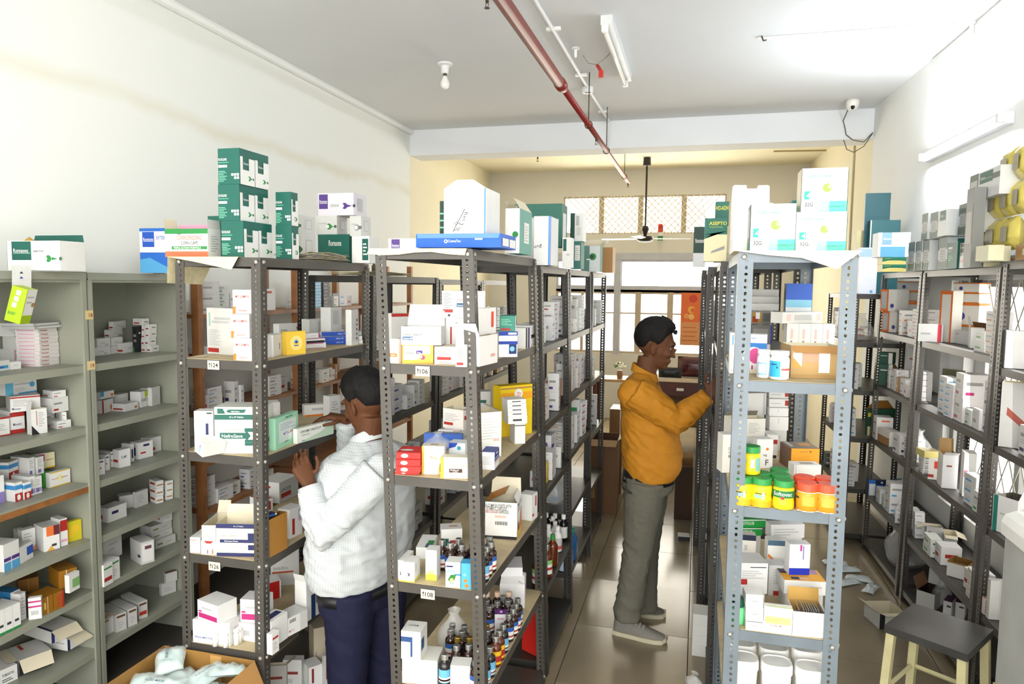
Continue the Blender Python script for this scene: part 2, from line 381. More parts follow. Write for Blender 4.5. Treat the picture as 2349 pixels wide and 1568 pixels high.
# ------------------------------------------------------------------ cartons
CC = dict(w='#eff0ef', g='#d9dad8', r='#b3302a', n='#2a2f63', t='#1c6458', k='#26262a', o='#e57f28', y='#f0c62e', b='#2459c4', p='#573a8c',
          m='#c12f7c', l='#b3cf35', e='#2f8d49', c='#58a9de', u='#b48650', q='#9b9c9b', i='#bfc1c2', a='#ebe2c8', s='#4c6a80', d='#3f4346', f='#f0b45a', h='#e9a7c4', v='#7fd3b0', x='#d8b95a')
def K(c): return paper(CC.get(c, c))
def FACE(f, w, d, h):
    return {'F': ((-w/2, 0, 0), (1, 0, 0), (0, 0, 1), (0, -1, 0), w, h), 'R': ((w/2, 0, 0), (0, 1, 0), (0, 0, 1), (1, 0, 0), d, h),
            'L': ((-w/2, d, 0), (0, -1, 0), (0, 0, 1), (-1, 0, 0), d, h), 'T': ((-w/2, 0, h), (1, 0, 0), (0, 1, 0), (0, 0, 1), w, d),
            'B': ((w/2, d, 0), (-1, 0, 0), (0, 0, 1), (0, 1, 0), w, h)}[f]
def put(g, prints, w, d, h):
    for n, p in enumerate(prints):
        o, ux, uy, nn, fw_, fh = FACE(p[0], w, d, h); e = .0004+.00008*n
        o, ux, uy, nn = Vector(o)+Vector(nn)*e, Vector(ux), Vector(uy), Vector(nn)
        P = lambda u, v: o+ux*(u*fw_)+uy*(v*fh)
        if p[1] == 'disc':
            _, _, u, v, r, c = p[:6]; n_ = 16; asp = p[6] if len(p) > 6 else 1
            g.add([P(u, v)+ux*(r*fh*asp*math.cos(6.2832*i/n_))+uy*(r*fh*math.sin(6.2832*i/n_)) for i in range(n_)], [tuple(range(n_))], K(c))
        elif p[1] == 'poly': g.add([P(*q) for q in p[2]], [tuple(range(len(p[2])))], K(p[3]))
        elif isinstance(p[4], str): g.text(p[4], P(p[1], p[2]), ux, uy, p[3]*fh, K(p[5]), p[6]*fw_ if len(p) > 6 else None)
        else: g.quad(P(p[1], p[2]), P(p[3], p[2]), P(p[3], p[4]), P(p[1], p[4]), K(p[5]))
def ln(f, u0, v0, u1, v1, n, c='i'):
    out = []; k = (v1-v0)/n
    for i in range(n):
        e = u1-(u1-u0)*(.0, .25, .1, .4)[(i*7+n) % 4]
        out.append((f, u0, v0+i*k, e, v0+i*k+k*.42, c))
    return out
def std(acc='r', dark_='q', top=True):
    return [('F', .1, .62, .62, .74, dark_)]+ln('F', .1, .4, .8, .58, 2)+[('F', .08, .12, .45, .24, acc)]+[('R', .12, .55, .7, .68, dark_), ('R', .1, .15, .4, .27, acc)]+[('L', .12, .5, .7, .62, dark_), ('L', .1, .15, .45, .28, acc)]
def flap_mesh(L, t, base, inner):
    g = G(); g.add([(-L[0]/2, 0, 0), (L[0]/2, 0, 0), (L[0]/2*t, 0, L[1]), (-L[0]/2*t, 0, L[1])], [(0, 1, 2, 3)], K(base))
    g.add([(-L[0]/2, .0012, 0), (L[0]/2, .0012, 0), (L[0]/2*t, .0012, L[1]), (-L[0]/2*t, .0012, L[1])], [(3, 2, 1, 0)], K(inner))
    return g
def clash(q):
    for t in TAKEN:
        if q[5] >= t[6]-.0004 or t[5] >= q[6]-.0004: continue
        dx, dy = q[0]-t[0], q[1]-t[1]
        if dx*dx+dy*dy > (math.hypot(q[3], q[4])+math.hypot(t[3], t[4]))**2: continue
        sep = False
        for b in (q, t):
            for a in (b[2], b[2]+math.pi/2):
                ax, ay = math.cos(a), math.sin(a)
                r = sum(abs(math.cos(z_[2]-a))*z_[3]+abs(math.sin(z_[2]-a))*z_[4] for z_ in (q, t))
                if abs(dx*ax+dy*ay) > r-.0003: sep = True; break
            if sep: break
        if not sep: return t
    return None
def settle(pos, rz, w, d, h, dmin=.022):
    """make a box fit among what already stands there: a shallower box first, else a small sideways or forward move"""
    c, s = math.cos(rz), math.sin(rz)
    def foot(a, b_, d): return (pos[0]+a*c-(b_+d/2)*s, pos[1]+a*s+(b_+d/2)*c, rz, w/2, d/2, pos[2], pos[2]+h)
    dd = d
    while dd > dmin and clash(foot(0, 0, dd)): dd *= .88
    if not clash(foot(0, 0, dd)): TAKEN.append(foot(0, 0, dd)); return pos, dd
    for r in (.006, .012, .02, .03, .042, .056, .075, .1):
        for a, b_ in ((0, -1), (.7, -.7), (-.7, -.7), (1, 0), (-1, 0), (0, 1), (.7, .7), (-.7, .7)):
            for dd in (d, d*.7, d*.5, max(dmin, d*.35)):
                q = foot(a*r, b_*r, dd)
                if not clash(q): TAKEN.append(q); return (pos[0]+r*(a*c-b_*s), pos[1]+r*(a*s+b_*c), pos[2]), dd
    UNSETTLED.append((round(pos[0], 3), round(pos[1], 3), round(pos[2], 3))); TAKEN.append(foot(0, 0, d*.4)); return pos, d*.4
UNSETTLED = []
def carton(name, label, pos, rz, w, d, h, base='w', prints=(), opened=False, flaps=(), group=None, cat='box', inner='a', tilt=None, fill=None):
    pos = tuple(map(float, pos))
    if not tilt: pos, d = settle(pos, rz, w, d, h)
    g = G()
    if not opened: g.box(-w/2, 0, 0, w/2, d, h, K(base))
    else:
        e = .0015; m2 = K(inner)
        g.box(-w/2, 0, 0, w/2, d, h, K(base), 't')
        a, b_ = w/2-e, d-e
        for q in ([(-a, e, h), (a, e, h), (a, e, .003), (-a, e, .003)], [(a, b_, h), (-a, b_, h), (-a, b_, .003), (a, b_, .003)],
                  [(a, e, h), (a, b_, h), (a, b_, .003), (a, e, .003)], [(-a, b_, h), (-a, e, h), (-a, e, .003), (-a, b_, .003)], [(-a, e, .003), (a, e, .003), (a, b_, .003), (-a, b_, .003)]): g.quad(*q, m2)
        for x0, y0, x1, y1 in ((-w/2, 0, w/2, e), (-w/2, b_, w/2, d), (-w/2, e, -a, b_), (a, e, w/2, b_)): g.quad((x0, y0, h), (x1, y0, h), (x1, y1, h), (x0, y1, h), K(base))
        if fill: g.quad((-a, e, h*.5), (a, e, h*.5), (a, b_, h*.5), (-a, b_, h*.5), K(fill))
    put(g, prints, w, d, h)
    o = g.build(name, None, pos, (tilt[0], tilt[1], rz) if tilt else (0, 0, rz))
    tag(o, label, cat, group)
    for f in flaps:
        sd, ln_, ang = f[:3]; bc = f[3] if len(f) > 3 else base; ic = f[4] if len(f) > 4 else inner; tp = f[5] if len(f) > 5 else .94
        width = w if sd in 'fk' else d
        fo = flap_mesh((width*.98, ln_), tp, bc, ic).build('flap', o)
        a = math.radians(ang)
        loc = {'f': (0, 0, h), 'k': (0, d, h), 'r': (w/2, d/2, h), 'l': (-w/2, d/2, h)}[sd]; r2 = {'f': 0, 'r': math.pi/2, 'k': math.pi, 'l': -math.pi/2}[sd]
        fo.location = loc; fo.rotation_euler = (Matrix.Rotation(r2, 3, 'Z') @ Matrix.Rotation(a, 3, 'X')).to_euler()
    o['_t'] = pos[2]+h
    return o
def Z(z):
    if isinstance(z, tuple): return RACKS[z[0]].zs[z[1]]+.0025+(z[2] if len(z) > 2 else 0)
    if hasattr(z, 'name'): return z['_t']+.0006
    return z
def geom(c, z, bl, br, ytop):
    lim = None
    if isinstance(z, tuple): R_ = RACKS[z[0]]; lim = (R_.y0+.006, R_.y0+R_.l-.07)
    elif hasattr(z, 'name'): lim = (z.location.y-.035, z.location.y+.05)
    z = Z(z); a, b_ = c(*bl), c(*br); BL, BR = atz(a, z), atz(b_, z)
    if not BL[1] > 0: BL = aty(a, lim[1])
    if not BR[1] > 0: BR = aty(b_, lim[1])
    if lim and not lim[0] <= BL[1] <= lim[1]:
        yc = min(max(BL[1], lim[0]), lim[1]); k = yc/BL[1]; dy = (BR[1]-BL[1])*k
        BL = aty(a, yc); BR = aty(b_, max(.5, yc+max(-.1, min(.15, dy))))
    w = math.hypot(*(BR-BL)[:2]); rz = math.atan2(BR[1]-BL[1], BR[0]-BL[0])
    h = zover((a[0], c(0, ytop)[1]), BL)-z
    return ((BL[0]+BR[0])/2, (BL[1]+BR[1])/2, z), rz, w, max(h, .012)
def under(pos, rz, w, d, z0, slack=.03):
    """height of the highest thing below this footprint"""
    cs, sn = math.cos(rz), math.sin(rz); top = z0
    for t in TAKEN:
        if t[6] <= pos[2]+slack and t[6] > top and t[3] > .01 and t[4] > .01:
            for a, b_ in ((0, .5), (-.3, .3), (.3, .3), (-.3, .7), (.3, .7)):
                x, y = pos[0]+a*w*cs-b_*d*sn-t[0], pos[1]+a*w*sn+b_*d*cs-t[1]; u, v = x*math.cos(t[2])+y*math.sin(t[2]), -x*math.sin(t[2])+y*math.cos(t[2])
                if abs(u) < t[3] and abs(v) < t[4]: top = t[6]; break
    return top
BND = [None]
def fit(pos, rz, w, d):
    """slide a footprint inside BND=(xmin, xmax, ymin, ymax), shortening it if it is too deep"""
    if not BND[0]: return pos, d
    x0, x1, y0, y1 = BND[0]; c, s = math.cos(rz), math.sin(rz)
    def ext(d):
        P = [(pos[0]+a*c-b_*s, pos[1]+a*s+b_*c) for a in (-w/2, w/2) for b_ in (0, d)]
        return min(p[0] for p in P), max(p[0] for p in P), min(p[1] for p in P), max(p[1] for p in P)
    for _ in range(40):
        e = ext(d)
        if (e[0] < x0 and s > .3 or e[3] > y1 and c > .3 or e[1] > x1 and s < -.3) and d > .025: d *= .94
    e = ext(d); dx = max(0, x0-e[0])-max(0, e[1]-x1); dy = max(0, y0-e[2]) or -max(0, e[3]-y1)
    return (pos[0]+dx, pos[1]+dy, pos[2]), d
def bx(name, label, c, z, bl, br, ytop, d, base='w', prints=(), **kw):
    pos, rz, w, h = geom(c, z, bl, br, ytop)
    if isinstance(z, tuple):
        R_ = RACKS[z[0]]
        if z[0][0] == 'W':
            x0 = R_.x0+R_.slant*(pos[1]-R_.y0)+R_.lean*pos[2]+.006; hw = abs(math.cos(rz))*w/2
            pos = (min(max(pos[0], x0+hw), x0+R_.w-hw-.01), pos[1], pos[2]); d = min(d, R_.y0+R_.l-.01-pos[1])
        if len(z) > 2:
            top = under(pos, rz, w, d, R_.zs[z[1]]+.0025); gap = pos[2]-top
            if gap < .02: h += min(.02, max(-.03, gap)); pos = (pos[0], pos[1], top+.0006)
            else:
                sd = max(.03, d*.85); sp_ = (pos[0]-.004*math.sin(rz), pos[1]+.004*math.cos(rz), top+.0005)
                if not clash((sp_[0]-sd/2*math.sin(rz), sp_[1]+sd/2*math.cos(rz), rz, w*.45, sd/2, sp_[2], sp_[2]+gap-.001)): carton('medicine_carton', 'plain carton under the '+' '.join(label.split()[:11]), sp_, rz, w*.9, sd, gap-.001, 'g', std('i', 'i'))
                else: h += gap; pos = (pos[0], pos[1], top+.0006)
    pos, d = fit(pos, rz, w, d)
    return carton(name, label, pos, rz, w, d, h, base, prints, **kw)
def by(name, label, c, y, x0, x1, ytop, z, d, base='w', prints=(), rz=0., **kw):
    """a box whose front stands in the plane at depth y, for decks near eye level"""
    if isinstance(z, tuple) and z[0][0] == 'W': d = min(d, RACKS[z[0]].y0+RACKS[z[0]].l-y-.01)
    z = Z(z); yy = c(0, ytop)[1]
    a, b_ = aty((c(x0, 0)[0], yy), y), aty((c(x1, 0)[0], yy), y)
    w = math.hypot(*(b_-a)[:2]); h = max(.012, a[2]-z)
    return carton(name, label, ((a[0]+b_[0])/2, y, z), rz, w/max(.3, math.cos(rz)), d, h, base, prints, **kw)
def pile(o, n, labels, name=None, jig=.006, rng_=random.Random(3)):
    """copies of a flat box stacked on it; labels(k) words the k-th copy"""
    h = o['_t']-o.location.z; out = [o]
    for k in range(1, n):
        c = o.copy(); COL.objects.link(c)
        c.location = (o.location.x+rng_.uniform(-jig, jig), o.location.y+rng_.uniform(-jig, jig), o.location.z+k*(h+.0005)); c.rotation_euler.z += rng_.uniform(-.03, .03)
        c['_t'] = c.location.z+h; tag(c, labels(k), None); TAKEN.append((c.location.x, c.location.y, c.rotation_euler.z, .01, .01, c.location.z, c['_t'])); out.append(c)
    return out
def logo(f, u0, v0, u1, v1, c='t', wave=True):
    """coloured square with the white italic script of the glove boxes"""
    du, dv = u1-u0, v1-v0
    return [(f, u0, v0, u1, v1, c), (f, u0+du*.08, v0+dv*.42, dv*.2, 'Romsons', 'w', du*.84), (f, u0+du*.08, v0+dv*.36, u1-du*.06, v0+dv*.385, 'w')]
def clip(f, u, v, r, c='e'):
    """ring-and-leaf drawing on the glove boxes"""
    return [(f, 'disc', u, v, r, c), (f, 'disc', u-r*.45, v, r*.6, 'w'), (f, 'poly', [(u+r*.5, v+r*.45), (u+r*1.5, v), (u+r*.5, v-r*.45)], c), (f, 'disc', u+r*1.9, v, r*.5, 'd'), (f, 'disc', u+r*1.95, v, r*.25, c)]

# ------------------------------------------------------------------ deck of rack 124
TA = ('A1', 0)
glove = [('F', .05, .72, .38, .79, 'Uniplast', 'w', .45)]
def green_front(): return [('F', .03, .66, .07, 'ROXLINE', 'w', .38), ('F', .03, .6, .5, .615, 'v'), ('F', .02, .47, .42, .54, 'w')]+ln('F', .03, .08, .42, .4, 7, 'v')+[('F', .62+.13*i, .14+.09*j, .72+.13*i, .21+.09*j, 'w') for i in range(3) for j in range(2) if not (i == 0 and j == 0)]
def green_side(k): 
    out = []
    for i in range(k):
        a = i/k; e = 1/k
        out += [('R', a+.02*e, 0, a+e, .42, 'w'), ('R', a+.02*e, .4, a+.2*e, .78, 'w'), ('R', a+.6*e, .4, a+e, .76, 'w'), ('R', a+.25*e, .57, .07, 'Romsons', 'w', .32*e)]+clip('R', a+.62*e, .2, .07)
    return out
y = 2.345; base_ = None
for k, (x0, x1, yt, words_) in enumerate(((810, 1008, 808, 'bottom'), (782, 972, 483, 'middle'), (780, 973, 160, 'topmost'))):
    o = by('glove_carton', f'green glove carton with white patterns, {words_} of the tall stack on rack 124', A0, y, x0, x1, yt, TA if k == 0 else base_, .185, 't', green_front()+green_side(2))
    base_ = o
o = by('glove_carton', 'green glove carton with small print, lower one beside the tall stack on rack 124', A0, 2.535, 1300, 1442, 850, TA, .05, 't', green_front()+green_side(1))
by('glove_carton', 'green glove carton with small print, upper one beside the tall stack on rack 124', A0, 2.54, 1300, 1436, 550, o, .05, 't', green_front()+green_side(1))
by('dressing_box', 'corn dressing carton with green and orange bands and raised flaps on rack 124', A0, 2.325, 303, 690, 880, TA, .075, 'w',
   [('F', 0, .82, 1, 1, 'e'), ('F', 0, 0, 1, .2, '#f0724e'), ('F', .28, .61, .15, 'CORN-DRESSING', '#f0724e', .58), ('F', .37, .44, .12, 'CORN CAPS', 'd', .4), ('F', .16, .27, .98, .38, 'e'), ('F', .2, .29, .07, 'TRIPLE ACTION FORMULA', 'w', .74), ('F', .28, .78, .05, 'TINKA', 'd', .12), ('F', 'disc', .1, .6, .12, '#f4d9d0')]+ln('R', .2, .2, .8, .8, 7),
   opened=True, flaps=[('l', .04, 10, 'a'), ('r', .035, -4, 'g'), ('k', .02, -10, 'm', 'h')])
by('glove_carton', 'dark green carton half hidden behind the corn dressing carton', A0, 2.62, 690, 800, 765, TA, .1, 't')
gl = lambda c='e', q='R': [('F', .1, .55, .5, .62, 'i')]+clip('F', .62, .42, .16, c)+[(q, .3, .25, .75, .8, 'i'), (q, .34, .3, .71, .75, 'g')]
o = by('glove_box', 'white glove box with green ring drawing, lower one of the pair on rack 124', A0, 2.78, 1445, 1530, 920, TA, .12, 'g', gl())
by('glove_box', 'white glove box with green ring drawing, upper one of the pair on rack 124', A0, 2.785, 1440, 1525, 755, o, .12, 'g', gl())
o1 = by('glove_carton', 'crushed teal carton under the white boxes above the folded newspapers', A0, 3.03, 1680, 1960, 930, TA, .1, 't', [('F', .35, .6, .2, 'Romsons', 'w', .4)])
o2 = by('glove_box', 'white glove box with a dark green end panel above the folded newspapers', A0, 3.035, 1985, 2140, 945, TA, .1, 'w', [('F', .6, .1, .95, .9, 't')]+ln('F', .65, .3, .9, .8, 4, 'w'))
o3 = by('glove_box', 'white glove box with green ring, resting on the crushed teal carton', A0, 3.04, 1665, 1850, 762, o1, .1, 'g', gl())
o4 = by('glove_box', 'pale grey glove box beside the ringed box below the purple one', A0, 3.045, 1960, 2060, 765, o2, .1, 'g', gl('q'))
by('glove_box', 'white glove box with purple square and purple ring, topmost on rack 124', A0, 3.045, 1680, 2000, 562, o3, .13, '#e4e0ec', logo('F', .03, .3, .28, .95, 'p')+clip('F', .75, .42, .14, 'p')+[('F', .35, .38, .6, .5, 'i'), ('R', .3, .2, .7, .8, 'i')])

def sheet(name, label, pts, th, m, group=None, cat='newspaper'):
    """thin sheet through a grid of points (rows of equal length), given real thickness"""
    g = G(); r, k = len(pts), len(pts[0])
    vs = [p for row in pts for p in row]; up_ = [(x, y_, z_+th) for x, y_, z_ in vs]
    fs = [(i*k+j, i*k+j+1, (i+1)*k+j+1, (i+1)*k+j) for i in range(r-1) for j in range(k-1)]
    n = len(vs); g.add(vs+up_, [f[::-1] for f in fs]+[tuple(n+q for q in f) for f in fs], m)
    ed = [(i, i+1) for i in range(k-1)]+[(i*k+k-1, i*k+2*k-1) for i in range(r-1)]+[((r-1)*k+i+1, (r-1)*k+i) for i in range(k-1)][::-1]+[((i+1)*k, i*k) for i in range(r-1)]
    g.add(vs+up_, [(a, b_, n+b_, n+a) for a, b_ in ed], m)
    return tag(g.build(name, None, smooth=False), label, cat, group)
news = mat('#d9cfa9', .8, 0, .12, 40, .05, .2, name='old_newsprint'); news2 = mat('#b9b6ad', .8, 0, .22, 60, .05, .2, name='newsprint'); kraft = mat('#b9a988', .7, 0, .12, 14, .05, .25, name='card_liner')
zA = 1.985
# yellowed newspaper lying on the deck, a corner and an edge drooping over
q = [aty(A0(*p), 2.283) for p in ((330, 1108), (965, 1103), (922, 1246), (560, 1170))]
P3 = lambda v: tuple(map(float, v))
g = G(); zz = zA+.0012
a0, a1 = q[0][0], q[1][0]
g.add([(a0, 2.283, zz), (a1, 2.283, zz), (a1, 2.9, zz), (a0, 2.9, zz), (a0, 2.283, zz+.0008), (a1, 2.283, zz+.0008), (a1, 2.9, zz+.0008), (a0, 2.9, zz+.0008)], [(4, 5, 6, 7), (3, 2, 1, 0), (0, 1, 5, 4), (1, 2, 6, 5), (2, 3, 7, 6), (3, 0, 4, 7)], news)
d_ = [(a0, 2.282, zz), (a1, 2.282, zz), (q[2][0], 2.270, q[2][2]), (q[3][0], 2.274, q[3][2])]
g.add(d_, [(3, 2, 1, 0)], news); g.add([(x, y_+.001, z_) for x, y_, z_ in d_], [(0, 1, 2, 3)], news)
l_ = [(a0, 2.282, zz), (a0, 2.55, zz), (a0-.022, 2.5, zz-.105), (a0-.012, 2.29, zz-.10)]
g.add(l_, [(0, 1, 2, 3)], news); g.add([(x+.001, y_, z_) for x, y_, z_ in l_], [(3, 2, 1, 0)], news)
tag(g.build('newspaper'), 'yellowed newspaper drooping in a point over the deck edge of rack 124', 'newspaper')
rn = random.Random(8)
def folded(label, x0, y0, x1, y1, z, n, m, rz=0., cat='newspaper'):
    g = G(); nx, ny = 6, 5; t = .0011
    for k in range(n):
        ox, oy = rn.uniform(-.012, .012), rn.uniform(-.012, .012)
        vs = []
        for j in range(ny):
            for i in range(nx):
                u, v = i/(nx-1)-.5, j/(ny-1)-.5
                vs.append(((x1-x0)*u+ox, (y1-y0)*v+oy, k*t*2+.004*k*max(0, abs(u)-.2)*abs(math.sin(k*1.7+v*3))))
        N = len(vs); fs = [(j*nx+i, j*nx+i+1, (j+1)*nx+i+1, (j+1)*nx+i) for j in range(ny-1) for i in range(nx-1)]
        g.add(vs+[(x, y_, z_+t) for x, y_, z_ in vs], [tuple(N+q_ for q_ in f) for f in fs]+[f[::-1] for f in fs]+[(i, i+1, N+i+1, N+i) for i in range(nx-1)]+[(j*nx+nx-1, (j+1)*nx+nx-1, N+(j+1)*nx+nx-1, N+j*nx+nx-1) for j in range(ny-1)]+[((j+1)*nx, j*nx, N+j*nx, N+(j+1)*nx) for j in range(ny-1)], m if k % 3 else news)
    o = g.build('newspaper', None, ((x0+x1)/2, (y0+y1)/2, z), (0, 0, rz)); o['_t'] = z+n*t*2+.004
    return tag(o, label, cat)
folded('thick grey bundle of folded newspapers beside the green stack on rack 124', -1.745, 2.66, -1.585, 3.01, zA+.0015, 13, news2, .02)
folded('cream sheets lying at the far end of the deck of rack 124', -1.80, 3.22, -1.58, 3.7, 1.935, 6, news, -.1)

# ------------------------------------------------------------------ cabinet top
dc = by('dressing_carton', 'open green and white carton with dried fruit on top of the steel cabinet', L1, 2.30, 60, 535, 205, 1.931, .12, 'w', logo('F', .09, .35, .46, .98)+clip('F', .78, .4, .12)+[('F', .5, .62, .06, 'ADEPS POST', 'd', .25), ('L', 0, 0, 1, 1, 't'), ('F', .48, .32, .74, .44, 'g')], opened=True, inner='t', flaps=[('k', .03, 5, 't', 't')], fill='u')
for k, (x, y_, c, r) in enumerate(((262, 160, '#b8923e', .034), (330, 140, '#c0542a', .022), (190, 185, '#a8343a', .022), (465, 185, '#a33a55', .026))):
    p = aty(L1(x, y_+22), 2.36)
    g = G(); g.lathe([(r*.2, -r), (r*.8, -r*.6), (r, 0), (r*.75, r*.7), (r*.2, r*1.15), (.001, r*1.3)], mat(c, .6, 0, .25, 30, .2), 10)
    tag(g.build('dried_pomegranate', None, (p[0], p[1], 1.931+(dc['_t']-1.931)*.5+r*1.02+.001), (0, 0, k), True), ('brown husk poking up highest from the open green carton', 'orange-red fruit beside the brown husk in the green carton', 'dark red fruit lowest in the open green carton', 'crimson fruit at the far end of the open green carton')[k], 'fruit')
by('dressing_carton', 'tall blue and white carton standing on the steel cabinet behind the corn dressings', A0, 2.86, 76, 330, 875, 1.931, .1, '#2c6fd0', [('F', 0, .46, 1, .93, 'w')]+logo('F', .1, .58, .52, .92, 'b')+[('F', .6, .75, .08, 'EXTEEN', 'b', .35), ('F', 'poly', [(0, 0), (1, 0), (1, .12), (.35, .34), (0, .3)], 'c')])
# paper strip hanging from the cabinet edge with a lime carton on it
sp = [[tuple(atx(L1(x, y_), -2.596)) for x in (107, 280)] for y_ in (425, 480, 540, 600, 650)]
g = G(); k = 2; vs = [p for r in sp for p in r]; n = len(vs)
g.add(vs+[(x+.0012, y_, z_) for x, y_, z_ in vs], [(2*i, 2*i+2, 2*i+3, 2*i+1) for i in range(4)]+[(n+2*i, n+2*i+1, n+2*i+3, n+2*i+2) for i in range(4)], K('w'))
st = g.build('paper_strip'); tag(st, 'white paper strip with two small arrows hanging over the cabinet edge', 'strip')
for yy, c in ((490, 'd'), (535, 'b')):
    a = [atx(L1(x, y_), -2.594) for x, y_ in ((175, yy+8), (192, yy-12), (212, yy+8))]
    G().add([tuple(p) for p in a], [(0, 1, 2)], K(c)).build('arrow_mark', st)
pc = atx(L1(105, 905), -2.50)
lime = carton('dressing_carton', 'lime green and white carton hanging askew from the paper strip', (pc[0]+.0, pc[1]+.0, pc[2]-.012), .25, .06, .055, .135, '#a7c71c',
   [('R', .05, .25, 1, 1, 'w'), ('R', .15, .75, .8, .8, 'i'), ('R', .15, .6, .7, .65, 'i'), ('R', 'disc', .85, .55, .07, 'u'), ('F', .12, .2, .09, 'BABY', 'e', .5), ('F', .35, .78, .65, .92, 'a'), ('F', .3, .6, .6, .74, 'a'), ('F', .25, .42, .55, .56, 'a')], tilt=(0, .28))

# ------------------------------------------------------------------ cabinet shelves, near bay
S = [z+.0008 for z in ZCAB]; BND[0] = (-2.988, 9, 1.61, 2.525)
CAB = 'in the cabinet bay'
def st2(acc): return [('F', .1, .55, .62, .66, 'q'), ('F', .08, .14, .38, .26, acc), ('L', .1, .4, .7, .5, 'i'), ('L', .08, .14, .5, .3, acc)]
o = bx('tablet_box', 'lowest flat white box of the tall pink-lettered stack in the near cabinet bay', L1, S[1], (552, 1312), (712, 1288), 1280, .11, '#eee9e8', [('F', .1, .25, .5, 'Pressmet', 'r', .7), ('L', .1, .35, .8, .6, 'h')])
pl = pile(o, 10, lambda k: f'flat white box with red lettering, {ORD[k]} from the bottom of the tall cabinet stack', jig=.003)
o = carton('magazine', 'grey-white booklet lying lower on the tall stack of red-lettered boxes', (pl[-1].location.x+.015, pl[-1].location.y-.01, pl[-1]['_t']+.001), pl[-1].rotation_euler.z, .16, .15, .012, 'i', [('F', .1, .3, .9, .7, 'w')], cat='booklet')
carton('magazine', 'grey-white booklet lying uppermost on the tall stack of red-lettered boxes', (o.location.x, o.location.y-.008, o['_t']+.001), o.rotation_euler.z+.04, .16, .15, .012, 'i', [('F', .1, .3, .9, .7, 'w')], cat='booklet')
o = bx('tablet_box', 'white box with pink band under the yellow ones in the near cabinet bay', L1, S[1], (230, 1322), (425, 1302), 1185, .1, 'w', [('F', 0, 0, .05, 1, 'h'), ('F', .75, 0, 1, 1, '#e07ab8'), ('F', .15, .45, .05, 'Sevalic 800', 'q', .4)])
o = bx('tablet_box', 'white box with yellow band, lower of the two in the near cabinet bay', L1, o, (222, 1180), (418, 1165), 1065, .1, 'w', [('F', .55, 0, 1, 1, 'y'), ('F', .08, .35, .16, 'Sevalic-CR 450', 'r', .8)])
bx('tablet_box', 'white box with yellow band, upper of the two in the near cabinet bay', L1, o, (210, 1066), (385, 1052), 960, .1, 'w', [('F', .45, 0, 1, 1, 'y'), ('F', .08, .35, .16, 'Sevalic-CR 500', 'r', .8)])
bx('tablet_box', 'small white box with blue stripe at the front of the top near cabinet shelf', L1, S[1], (-40, 1382), (88, 1362), 1290, .05, 'w', [('F', 0, .2, .9, .5, 'c'), ('F', .1, .3, .6, .4, 'b')])
bx('tablet_box', 'small plain white box beside the blue-striped one in the cabinet', L1, S[1], (98, 1362), (190, 1352), 1295, .05, 'w', [('F', .3, .5, .7, .6, 'i')])
# second shelf
z = S[2]
o = bx('medicine_carton', 'white carton with broad red bands in the near cabinet bay, lower one', L2, z, (95, 570), (225, 550), 370, .14, 'w', [('F', 0, 0, 1, .18, 'r'), ('F', 0, .75, 1, .95, 'r'), ('F', .2, .35, .12, 'Minotor', 'n', .6), ('R', 0, 0, 1, 1, 'w'), ('L', 0, 0, 1, .08, 'r')])
o = bx('medicine_carton', 'white carton with red edge lines under the pale blue box in the cabinet', L2, o, (95, 375), (365, 350), 235, .14, 'w', [('F', 0, .86, 1, .96, 'r'), ('F', .05, .12, .16, 'Minotor', 'n', .3)]+ln('F', .1, .35, .7, .8, 4))
bx('tablet_box', 'pale blue and white tablet box lying on the red-edged carton in the cabinet', L2, o, (50, 232), (332, 190), 100, .1, 'w', [('F', 0, 0, .25, 1, '#6cc0e6'), ('F', .28, .66, .14, 'Levera & Thyroxine', 'q', .5)]+ln('F', .28, .2, .7, .5, 3)+[('F', .4, 0, 1, .1, 'c'), ('F', 'disc', .85, .6, .2, 'c')])
bx('medicine_carton', 'white carton with a black corner triangle and raised flap in the cabinet', L2, z, (288, 578), (428, 555), 350, .12, 'w', [('F', 'poly', [(0, 0), (.5, 0), (0, .38)], 'k'), ('F', .32, .35, .36, .92, 'r')]+ln('F', .45, .3, .85, .9, 7), opened=True, flaps=[('l', .035, -10)])
bx('tablet_box', 'white carton with red rim at the outer edge of the second near cabinet shelf', L2, z, (-60, 600), (90, 575), 430, .1, 'w', [('F', 0, .9, 1, 1, 'r'), ('F', 0, 0, 1, .06, 'r')]+ln('F', .3, .3, .8, .7, 4))
# loose white boxes with red marks
o = bx('injection_box', 'white open-ended box with red mark, front one of the heap in the cabinet', L2, z, (525, 522), (650, 500), 455, .1, 'w', st2('r'))
bx('injection_box', 'white upright box behind the open-ended one in the cabinet heap', L2, z, (612, 480), (712, 462), 355, .08, 'w', st2('i'))
o = bx('injection_box', 'plain white box lying across the cabinet heap, middle layer', L2, o, (560, 445), (600, 440), 375, .1, 'w', st2('i'))
o2 = bx('injection_box', 'long white box with red end in the cabinet heap, third layer', L2, o, (530, 372), (672, 345), 240, .09, 'w', st2('r'))
bx('injection_box', 'flat white box with red mark topmost on the cabinet heap', L2, o2, (510, 240), (628, 225), 178, .08, 'w', st2('r'))
